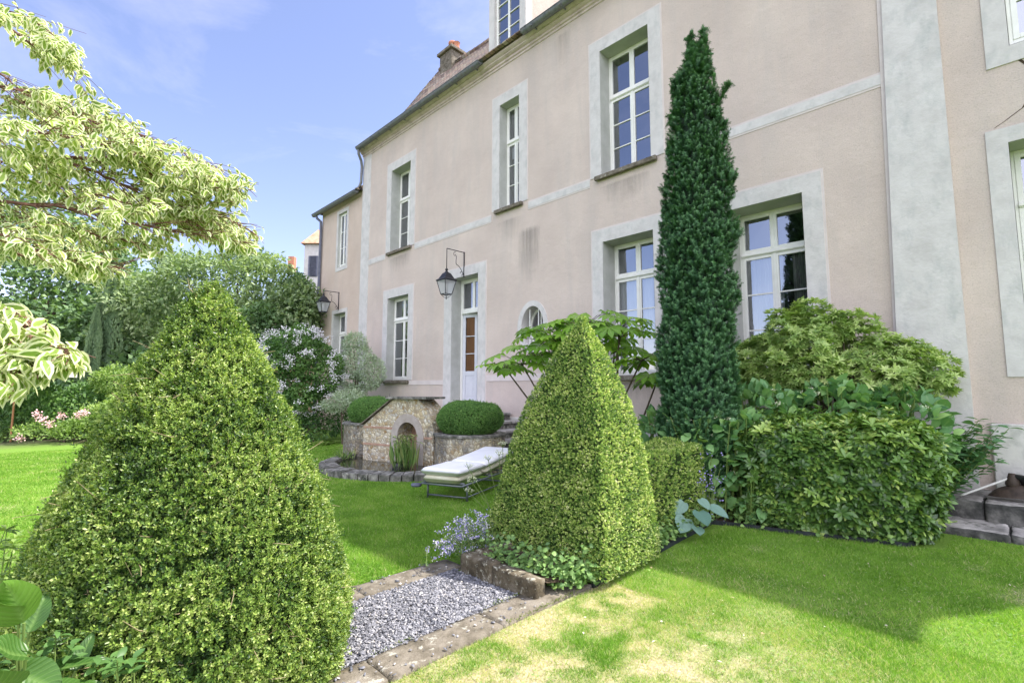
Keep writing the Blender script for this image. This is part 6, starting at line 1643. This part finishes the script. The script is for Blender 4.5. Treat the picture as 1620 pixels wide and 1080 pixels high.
tree('maple_tree', 'big dark green broadleaf tree at the far left behind the flower border', 'tree', G(60, 25), [B(20, 470, 25, 3.4, 3.4, 2.6), B(110, 440, 26, 2.8, 2.8, 2.2), B(60, 380, 27, 3, 3, 2), B(-60, 420, 25, 3.5, 3.5, 3.2), B(150, 400, 27, 1.8, 1.8, 1.3), B(120, 520, 24, 2.3, 2.3, 1.6), B(10, 560, 24, 2.8, 2.8, 1.8)],
     MAT['tree_dark'], 36000, .25, .75, trunk_r=.3, bright=.5)
tree('cherry_tree', 'light green feathery tree spreading left of the lower house', 'tree', G(370, 21), [B(260, 480, 21, 2.0, 2.0, 1.3), B(330, 450, 21, 1.8, 1.8, 1.2), B(410, 455, 21, 1.7, 1.7, 1.2), B(470, 490, 20, 1.3, 1.3, 1.1), B(230, 540, 21, 1.8, 1.8, 1.4), B(430, 530, 20, 1.7, 1.7, 1.2), B(330, 540, 21, 2, 2, 1.5), B(285, 415, 22, 1.0, 1.0, .45), B(400, 410, 22, 1.1, 1.1, .4), B(480, 540, 20.5, .8, .8, 1.0)],
     MAT['tree_mid'], 42000, .20, .45, trunk_r=.2, droop=.25, bright=.42)
tree('shade_tree', 'dark leafy tree beside the downpipe of the lower house', 'tree', G(470, 19), [B(450, 510, 20.5, 1.1, 1.1, 1.0), B(478, 500, 20.5, .6, .6, 1.0), B(420, 520, 19, 1.0, 1.0, .9), B(380, 560, 19, 1.1, 1.1, .8), B(470, 455, 20.5, .5, .5, .5)], MAT['tree_dark'], 20000, .15, .6, trunk_r=.12, bright=.45)
tree('background_tree', 'mid green tree behind the cypress, left of the cherry', 'tree', G(200, 24), [B(200, 520, 24, 1.8, 1.8, 1.9), B(190, 590, 22, 1.5, 1.5, 1.3), B(255, 590, 20, 1.6, 1.6, 1.2), B(230, 470, 25, 1.4, 1.4, 1.0)], MAT['tree_dark'], 18000, .26, .7, trunk_r=.2)
# cypress columns
for (u, vt, vb, d, w, lab) in ((165, 440, 640, 19, .62, 'tall grey green columnar cypress behind the flower border'), (143, 480, 640, 18.5, .3, 'slim pale cypress spire just left of the tall columnar cypress')):
    a, b = at(u, vt, d), at(u, vb, d); f_ = np.array([b[0], b[1], 0]); t = thing('cypress', lab, 'tree', tuple(f_), 'background cypresses')
    n = 9000; s = rng.random(n); th = rng.uniform(0, 6.28, n); r_ = w * np.interp(s, [0, .2, .7, 1], [.8, 1, .75, .06]) * (1 + .35 * np.sin(th * 5)) 
    P = np.c_[f_[0] + r_ * np.cos(th), f_[1] + r_ * np.sin(th), a[2] * s]; N = np.c_[np.cos(th), np.sin(th), np.full(n, .2)]
    P += N * ((fbm(P * [1, 1, .4], 3, 2) - .5) * .5 * w)[:, None]
    leaves('foliage', P, N * .35 + [0, 0, 1] + rng.normal(size=P.shape) * .2, N, .15, .05, T_DIA, MAT['conifer'], t, np.clip(rng.normal(.5, .2, n) + .25 * np.sin(th * 5), 0, 1))
    mb = MB(); mb.tube([f_, f_ + [0, 0, a[2] * .9]], [.1, .03], 6); mb.build('trunk', MAT['bark'], t)
# shrub border
tree('lime_shrub', 'bright lime green shrub at the back of the flower border', 'shrub', G(195, 15.5), [B(205, 655, 15.5, 1.0, .8, .6), B(160, 665, 15.5, .8, .7, .45), B(235, 680, 15, .8, .7, .5), B(190, 600, 17, .8, .8, .5)], MAT['shrub_light'], 11000, .10, .6, trunk_r=.04, limbs=6, bright=.55)
tree('border_shrub', 'mid green leafy shrub along the left edge below the parasol', 'shrub', G(60, 16), [B(30, 650, 16, 1.1, .9, .8), B(90, 650, 16, .9, .8, .7), B(-30, 660, 16, 1.0, .9, .9), B(130, 640, 16.5, .8, .7, .7)], MAT['shrub_green'], 12000, .12, .6, trunk_r=.04, limbs=6, bright=.5)
tree('peony_bush', 'green peony bush with pink flowers at the front of the border', 'shrub', G(110, 14.8), [B(60, 690, 14.8, .8, .6, .45), B(120, 690, 14.8, .8, .6, .5), B(20, 700, 15, .7, .6, .35), B(165, 700, 14.4, .6, .5, .38)], MAT['shrub_light'], 6500, .10, .45, trunk_r=.03, limbs=6, bright=.35)
pe = thing('pink_blooms', 'pale pink peony heads scattered on the border bush', 'flowers', tuple(at(100, 680, 14.2)))
for u, v in ((123, 657), (97, 657), (68, 663), (78, 671), (32, 693), (134, 652), (58, 655)):
    FP = at(u, v, 14.05) + rng.normal(size=(60, 3)) * .05; leaves('bloom', FP, rdir(60), rdir(60), .05, .045, T_SMALL, MAT['petal_pink'], pe)
tree('front_border', 'low bright leafy plants edging the sunny lawn at the left', 'shrub', G(100, 14.2), [B(40, 715, 14.2, .6, .5, .25), B(90, 712, 14.1, .6, .5, .25), B(140, 712, 13.9, .6, .5, .22), B(190, 700, 13.9, .6, .5, .35), B(235, 695, 13.7, .6, .5, .45)], MAT['shrub_light'], 5000, .08, .4, trunk_r=.02, limbs=5, bright=.5)
tree('corner_shrub', 'dark leafy shrub at the far corner behind the flowering bush', 'shrub', G(500, 15), [B(505, 670, 15, .6, .6, .5), B(480, 680, 15.2, .6, .6, .4), B(545, 668, 15, .5, .5, .4), B(450, 660, 16, .8, .8, .6), B(420, 640, 17, 1, 1, .9)], MAT['shrub_green'], 11000, .10, .5, trunk_r=.03, limbs=6, bright=.3)
fe = thing('fern', 'light green fern at the foot of the corner shrub', 'plant', tuple(at(520, 690, 14)))
V0 = at(520, 700, 14.2); FPp, FDd, Nn = [], [], []
for k in range(12):
    a = rng.uniform(0, 6.28); 
    for j in range(26):
        s = j / 25; c = V0 + np.array([math.cos(a) * .5 * s, math.sin(a) * .5 * s, .35 * s - .30 * s * s - .05])
        for sg in (-1, 1): FPp.append(c); FDd.append((-math.sin(a) * sg + .3 * math.cos(a), math.cos(a) * sg + .3 * math.sin(a), -.1)); Nn.append((0, 0, 1))
leaves('fronds', FPp, FDd, Nn, .09, .03, T_DIA, MAT['shrub_light'], fe, rng.uniform(.3, .9, len(FPp)))
# white flowering shrub tree
wf = tree('flowering_shrub', 'round green shrub covered in white flower clusters beside the lower house', 'shrub', G(468, 14.6), [B(470, 560, 14.6, .95, .85, .75), B(445, 590, 14.5, .7, .6, .6), B(505, 590, 14.5, .6, .6, .6), B(480, 620, 14.4, .7, .6, .45)], MAT['shrub_green'], 20000, .085, .6, trunk_r=.06, limbs=9, bright=.45)
p, N = blob_cloud([B(470, 560, 14.6, 1.0, .9, .8), B(445, 590, 14.5, .76, .66, .66), B(505, 590, 14.5, .66, .66, .66), B(480, 620, 14.4, .76, .66, .5)], 460, None); p = p + N * .14; p = p[vnoise(p, 2.2) > .47]
q = np.repeat(p, 26, 0) + rng.normal(size=(len(p) * 26, 3)) * [.06, .06, .04]; leaves('blossoms', q, rdir(len(q)), rdir(len(q)), .042, .036, T_DIA, MAT['petal_pale'], wf)
tree('silver_shrub', 'pale silvery leaved shrub against the corner of the manor', 'shrub', G(560, 15.2), [B(565, 575, 15.2, .5, .45, .6), B(590, 590, 15.2, .35, .35, .5), B(555, 620, 15, .45, .4, .35), B(560, 545, 15.2, .35, .35, .35)], MAT['silver'], 11000, .08, .34, trunk_r=.04, limbs=8, bright=.5)
tree('pale_shrub', 'low pale shrub behind the left hand box dome', 'shrub', G(545, 14.2), [B(550, 628, 14.2, .45, .4, .2), B(530, 640, 14.2, .4, .4, .2)], MAT['silver'], 3500, .06, .4, trunk_r=.03, limbs=4, bright=.6)
# far wood behind everything
wood = []
for (u, v, d, r_) in ((-120, 560, 45, 7), (0, 560, 48, 6), (90, 560, 46, 5), (180, 570, 46, 5), (260, 575, 44, 4), (340, 580, 44, 4), (420, 580, 42, 4), (480, 590, 40, 3), (-260, 560, 50, 9)): wood.append(B(u, v, d, r_, r_, r_ * .8))
p, N = blob_cloud(wood, 26000, None); p += N * ((fbm(p, .4, 3) - .5) * 3)[:, None]
tag(leaves('distant_wood', p, rdir(len(p)), N + rng.normal(size=p.shape) * .4, .9, .6, T_DIA, MAT['tree_dark'], None, np.clip(rng.normal(.45, .25, len(p)), 0, 1)), 'dark mass of distant trees closing the garden at the back', 'wood', kind='stuff')
hb_ = tree('back_hedge', 'dense dark hedge behind the border at the left', 'hedge', G(100, 18.5), [B(u, 660, 18.5, 1.6, 1.2, 1.3) for u in (-60, 20, 90, 160, 230, 300, 370)], MAT['tree_dark'], 20000, .2, .7, trunk_r=.05, limbs=10, bright=.3)

# parasol
pa = thing('garden_parasol', 'pale cream garden parasol half hidden behind the left hand leaves', 'parasol', (at(30, 613, 15)[0], at(30, 613, 15)[1], 0))
pc = at(28, 578, 15); q = MB()
q.lathe([(0.02, .42), (.75, .14), (1.38, -.12), (1.38, -.34), (1.36, -.34), (1.36, -.14), (.74, .10), (.02, .38)], tuple(pc), 8); q.build('canopy', MAT['canvas'], pa)
q = MB(); q.tube([(pc[0], pc[1], 0), (pc[0], pc[1], pc[2] + .45)], .025, 8); q.build('pole', MAT['wood'], pa)
tag(MB().box(-14.35, -13.95, -.75, -.25, 0, .34, .02).build('stone_block', MAT['trim'], None, (-14.15, -.5, 0)), 'square white stone block at the left end of the sunny lawn', 'stone')
for (xx, yy, lab) in ((-13.5, 1.32, 'flat pale paving slab in the lawn before the peony bush'), (-13.2, 2.05, 'flat pale paving slab nearest the box cone, in the sunny lawn')):
    V, F = rough_block(xx - .22, xx + .22, yy - .24, yy + .24, -.02, .035, .006, .08, xx); q = MB(); q.add(V, F); tag(q.build('paving_slab', MAT['trim'], None, (xx, yy, 0)), lab, 'slab', 'slabs in the lawn')

# distant houses
dh = thing('distant_house', 'white dormered house with an orange tiled roof behind the lower house', 'house', tuple(G(500, 30)))
c = at(502, 416, 30); u_ = RT0; w_ = np.cross([0, 0, 1], u_)
mb = MB(); mb.obox(c + [0, 0, -1.2], u_, w_, [0, 0, 1], .55, .6, 2.2); mb.build('dormer_wall', MAT['trim'], dh)
mb = MB(); mb.obox(c + w_ * -.62 + [0, 0, -.35], u_, w_, [0, 0, 1], .20, .03, .62); mb.obox(c - w_ * .62 - [0, 0, .35], u_, w_, [0, 0, 1], .28, .03, .62); mb.build('window', MAT['pipe_blue'], dh)
mb = MB(); a = c + [0, 0, 1.0]; mb.add([a - u_ * .72 - w_ * .8, a + u_ * .72 - w_ * .8, a + u_ * .72 + w_ * .8, a - u_ * .72 + w_ * .8, a + [0, 0, 1.1]], [(0, 1, 4), (1, 2, 4), (2, 3, 4), (3, 0, 4), (3, 2, 1, 0)]); mb.build('roof', MAT['tiles_orange'], dh)
c2 = at(465, 470, 32); mb = MB(); mb.add([c2 - u_ * 2.4 + [0, 0, -1.0], c2 + u_ * 2.0 + [0, 0, -1.0], c2 + u_ * 2.0 + w_ * 2.5 + [0, 0, 1.3], c2 - u_ * .9 + w_ * 2.5 + [0, 0, 1.3]], [(0, 1, 2, 3)]); mb.obox(c2 + w_ * 1.3 + [0, 0, -5], u_, w_, [0, 0, 1], 2.0, 1.1, 4.6); mb.build('main_roof', MAT['tiles_orange'], dh)
mb = MB(); mb.obox(at(462, 418, 34), u_, w_, [0, 0, 1], .2, .2, .5); mb.build('chimney', MAT['terracotta'], dh)

# ------------------------------------------------------------------ foreground plants bottom left
rng = np.random.default_rng(36)
fg = thing('big_leaf_plant', 'large leaved green plant in the bottom left corner beside the box cone', 'plant', (-2.0, -.15, 0)); out = dict(V=[], F=[], v=[], e=[]); mb = MB()
root = at(40, 1120, 1.75); root[2] = 0.0
for (u0, v0, u1, v1, d0, d1, w, br) in ((38, 985, 8, 905, 1.7, 1.62, .17, .85), (30, 960, -40, 930, 1.7, 1.6, .15, .8), (45, 1000, 75, 930, 1.75, 1.85, .12, .3), (40, 1040, -30, 1010, 1.6, 1.5, .16, .35), (80, 1060, 180, 1035, 1.8, 1.95, .13, .2), (30, 1065, 100, 1090, 1.6, 1.6, .15, .45),
                                         (70, 1050, 30, 1020, 1.7, 1.6, .1, .3), (120, 1060, 150, 990, 1.9, 2.0, .08, .25), (20, 1090, -40, 1060, 1.5, 1.4, .15, .4), (90, 1085, 165, 1075, 1.7, 1.8, .1, .35)):
    a, b = at(u0, v0, d0), at(u1, v1, d1); mb.tube([root, (root + a) / 2 + [0, 0, .05], a], [.009, .007, .005], 6); big_leaf(out, a, b, np.array([.3, -.25, 1.0]) + rng.normal(size=3) * .3, w * .8, br, .14, .16, 11, .035)
mb.build('stems', MAT['stem'], fg); mesh('leaves', out['V'], np.array(out['F']), MAT['bigleaf'], fg, None, True, {'v': out['v'], 'e': out['e'], 'along': out['a']})
f2 = thing('low_border_plant', 'small toothed leaves on thin stems in front of the box cone at the bottom left', 'plant', (-2.6, -.1, 0)); mb = MB(); Ps, Ds = [], []
for k in range(46):
    u, v = rng.uniform(-20, 215), rng.uniform(985, 1110); d = rng.uniform(1.75, 2.15)
    if u > 120: v = max(v, 1040)
    e_ = at(u, v, d); b0 = np.array([e_[0] + rng.normal() * .05, e_[1] + rng.normal() * .05, 0]); mb.tube([b0, (b0 + e_) / 2 + rng.normal(size=3) * .02, e_], [.004, .003, .002], 4)
    for j in range(8): Ps.append(e_ - [0, 0, .018 * (j // 2)]); Ds.append((math.cos(j * 2.4), math.sin(j * 2.4), .15))
mb.build('stems', MAT['stem'], f2); n = len(Ps); leaves('leaves', Ps, np.array(Ds) + rng.normal(size=(n, 3)) * .2, np.tile([0, 0, 1.0], (n, 1)) + rng.normal(size=(n, 3)) * .25, rng.uniform(.035, .06, n), rng.uniform(.018, .03, n), T_OVATE, MAT['shrub_green'], f2, rng.uniform(.1, .6, n))
f3 = thing('peony_foliage', 'divided light green leaves against the sunny lawn at the left edge', 'plant', tuple(G(10, 2.9))); mb = MB(); Ps, Ds = [], []; b0 = np.array(G(5, 2.9))
for k in range(44):
    u, v = rng.uniform(-60, 62), rng.uniform(838, 975); d = rng.uniform(2.5, 3.2)
    if u > 25 and v < 880: v += 45
    e_ = at(u, v, d); mb.tube([b0 + rng.normal(size=3) * [.06, .06, 0], (b0 + e_) / 2 + rng.normal(size=3) * .03, e_], [.005, .004, .002], 4)
    a0_ = rng.uniform(0, 6.28)
    for j in range(9): Ps.append(e_ + [0, 0, .0]); Ds.append((math.cos(a0_ + j * .6 - 2), math.sin(a0_ + j * .6 - 2), rng.uniform(-.2, .5)))
mb.build('stems', MAT['stem'], f3); n = len(Ps); leaves('leaves', Ps, np.array(Ds) + rng.normal(size=(n, 3)) * .2, np.tile([0, 0, 1.0], (n, 1)) + rng.normal(size=(n, 3)) * .25, rng.uniform(.05, .09, n), rng.uniform(.018, .03, n), T_LANCE, MAT['shrub_light'], f3, rng.uniform(.2, .8, n))

# ------------------------------------------------------------------ variegated dogwood tree (branches reach in from the left)
rng = np.random.default_rng(37)
dg = thing('variegated_dogwood', 'variegated cream and green dogwood tree, its tiered branches reaching in from the left', 'tree', (-4.3, -2.4, 0))
TR = np.array([-4.3, -2.4, 0.0]); mb = MB(); mbt = MB()
mbt.tube([TR, TR + [.05, .05, 1.4], TR + [0, .1, 2.8], TR + [.1, .1, 4.2]], [.11, .09, .07, .04], 10); mbt.build('trunk', MAT['bark'], dg)
def hub(z): return TR + np.array([.03, .08, z])
mains = [  # photo px polyline + depth, start radius
    ([(-120, 232, 2.9), (0, 243, 2.85), (95, 251, 2.85), (190, 250, 2.9), (265, 285, 3.0), (330, 296, 3.1), (400, 300, 3.15)], .017, 2.6),
    ([(-120, 190, 3.2), (40, 160, 3.2), (120, 170, 3.2), (200, 205, 3.3), (280, 235, 3.4), (350, 270, 3.4)], .010, 2.7),
    ([(95, 251, 2.85), (180, 285, 2.9), (240, 315, 3.0), (300, 350, 3.1), (370, 385, 3.2)], .008, None),
    ([(-120, 300, 2.6), (20, 320, 2.6), (120, 330, 2.7), (200, 350, 2.8), (270, 365, 3.0), (400, 385, 3.2)], .010, 2.4),
    ([(-100, 360, 2.4), (0, 370, 2.4), (70, 400, 2.5), (140, 415, 2.6), (190, 425, 2.7)], .008, 2.3),
    ([(-100, 260, 3.4), (60, 255, 3.4), (180, 300, 3.6), (300, 330, 3.7), (360, 350, 3.7)], .008, 2.6),
    ([(-120, 215, 2.4), (30, 205, 2.5), (110, 215, 2.6), (190, 235, 2.8), (260, 262, 3.0), (330, 285, 3.1)], .008, 2.5),
    ([(-120, 275, 3.1), (40, 285, 3.1), (130, 300, 3.2), (230, 330, 3.3), (320, 365, 3.4)], .008, 2.5),
    ([(-120, 340, 3.3), (40, 345, 3.2), (110, 362, 3.2), (190, 380, 3.3), (260, 392, 3.4)], .007, 2.4),
    ([(-120, 395, 2.9), (0, 395, 2.9), (80, 412, 3.0), (150, 432, 3.1)], .006, 2.3),
    ([(-120, 140, 2.7), (0, 135, 2.7), (60, 150, 2.8), (140, 190, 2.9), (220, 225, 3.0)], .008, 2.8),
    ([(240, 315, 3.0), (300, 330, 3.1), (360, 345, 3.15), (405, 372, 3.2)], .005, None),
    ([(-120, -10, 3.0), (0, 37, 3.0), (45, 65, 3.0), (80, 85, 3.05), (125, 108, 3.1)], .009, 3.6),
    ([(-120, -40, 3.2), (20, 20, 3.2), (70, 45, 3.2), (110, 75, 3.2)], .006, 3.7),
    ([(-120, 80, 3.3), (0, 115, 3.3), (50, 160, 3.3), (110, 190, 3.3), (170, 200, 3.4)], .008, 3.1),
    ([(-80, 470, 1.7), (0, 488, 1.6), (35, 500, 1.55), (70, 540, 1.5), (120, 565, 1.5)], .006, 1.9),
    ([(-80, 500, 1.6), (0, 520, 1.5), (40, 560, 1.45), (60, 590, 1.45)], .005, 1.8),
    ([(-80, 540, 1.7), (-10, 560, 1.6), (20, 600, 1.55)], .005, 1.8)]
def inside(q):
    u, v = q[:, 0], q[:, 1]
    top = np.interp(u, [-400, 0, 60, 110, 150, 200, 250, 300, 345, 380, 415, 420], [80, 105, 130, 140, 138, 165, 205, 215, 218, 260, 280, 300])
    bot = np.interp(u, [-400, 0, 60, 100, 150, 180, 215, 250, 300, 340, 400, 420], [415, 420, 420, 440, 452, 445, 430, 405, 395, 400, 408, 395])
    A_ = (v > top + 6) & (v < bot - 2) & (u < 418)
    t2_ = np.interp(u, [-400, 0, 50, 100, 135], [-80, -5, 10, 45, 85]); b2_ = np.interp(u, [-400, 0, 50, 80, 110, 140], [30, 40, 85, 120, 120, 125]); B_ = (v > t2_) & (v < b2_) & (u < 142)
    C_ = (v > np.interp(u, [-400, 0, 45, 100, 135], [470, 478, 485, 525, 560])) & (v < np.interp(u, [-400, 0, 20, 60, 100, 135], [640, 640, 630, 600, 600, 575])) & (u < 130)
    gap = ((v < 140) & (v > 40) & (u < 30))
    return A_ | B_ | C_
starts = []
for poly, r0, hz in mains:
    P = [at(*q) for q in poly]
    if hz: P = [hub(hz)] + P
    # smooth path
    P = np.array(P); tt = np.arange(len(P)); ti = np.linspace(0, len(P) - 1, len(P) * 5)
    Q = np.stack([np.interp(ti, tt, P[:, k]) for k in range(3)], -1); Q[1:-1] = (Q[:-2] + 2 * Q[1:-1] + Q[2:]) / 4; Q[1:-1] += rng.normal(size=(len(Q) - 2, 3)) * .004
    mb.tube(Q, np.linspace(r0, .003, len(Q)), 6)
    o = 3 if hz else 0; close = poly[1][2] < 2
    for i in range(o, len(Q) - 1):
        for _ in range(4 if close else 4):
            starts.append((Q[i] + (Q[i + 1] - Q[i]) * rng.random(), unit(Q[min(i + 1, len(Q) - 1)] - Q[i - 1]), i / len(Q), close))
LPs, LDs, LNs, LL, LVv = [], [], [], [], []
for (p0, d0, s, close) in starts:
    side = unit(np.cross(d0, [0, 0, 1])) * rng.choice([-1, 1]); L = rng.uniform(.12, .42) * (1 if not close else .45) * (1.1 - .4 * s)
    d = unit(d0 * .7 + side * rng.uniform(.3, 1.1) + np.array([0, 0, rng.normal() * .34 - .02])); e_ = p0 + d * L + np.array([0, 0, -.10 * L]); md = (p0 + e_) / 2 + [0, 0, .03 * L]
    q, dd = px(np.array([e_])); 
    if dd[0] > .5 and q[0, 0] > -25 and not inside(q)[0]:
        if rng.random() < .97: continue
    mb.tube([p0, md, e_], [.0026, .0018, .0012], 4, False)
    nn = int(4 + L * 29)
    for j in range(nn):
        t_ = .25 + .75 * (j + rng.random()) / nn; c = (1 - t_) ** 2 * p0 + 2 * t_ * (1 - t_) * md + t_ * t_ * e_ + rng.normal(size=3) * .012
        a = rng.uniform(0, 6.28); LPs.append(c); LDs.append(np.array([math.cos(a) * .6, math.sin(a) * .6, rng.uniform(-1.25, .05)]) + d * .3); LNs.append(np.array([math.cos(a) * .6, math.sin(a) * .6, .9]) + rng.normal(size=3) * .6); LL.append(rng.uniform(.044, .074)); LVv.append(rng.random())
mb.build('branches', MAT['twig'], dg)
LPs, LDs, LNs, LL, LVv = map(np.array, (LPs, LDs, LNs, LL, LVv))
q, dd = px(LPs + unit(LDs) * LL[:, None] * .7); ok = (dd < .3) | (inside(q + rng.normal(size=q.shape) * 9) & ((vnoise(LPs, 5.5) > .40) | (dd < 2.1))) | (rng.random(len(q)) < .05) | (q[:, 0] < -30)
leaves('leaves', LPs[ok], LDs[ok], LNs[ok], LL[ok], LL[ok] * .46, T_OVATE, MAT['dogwood'], dg, LVv[ok])
print('dogwood leaves', ok.sum())
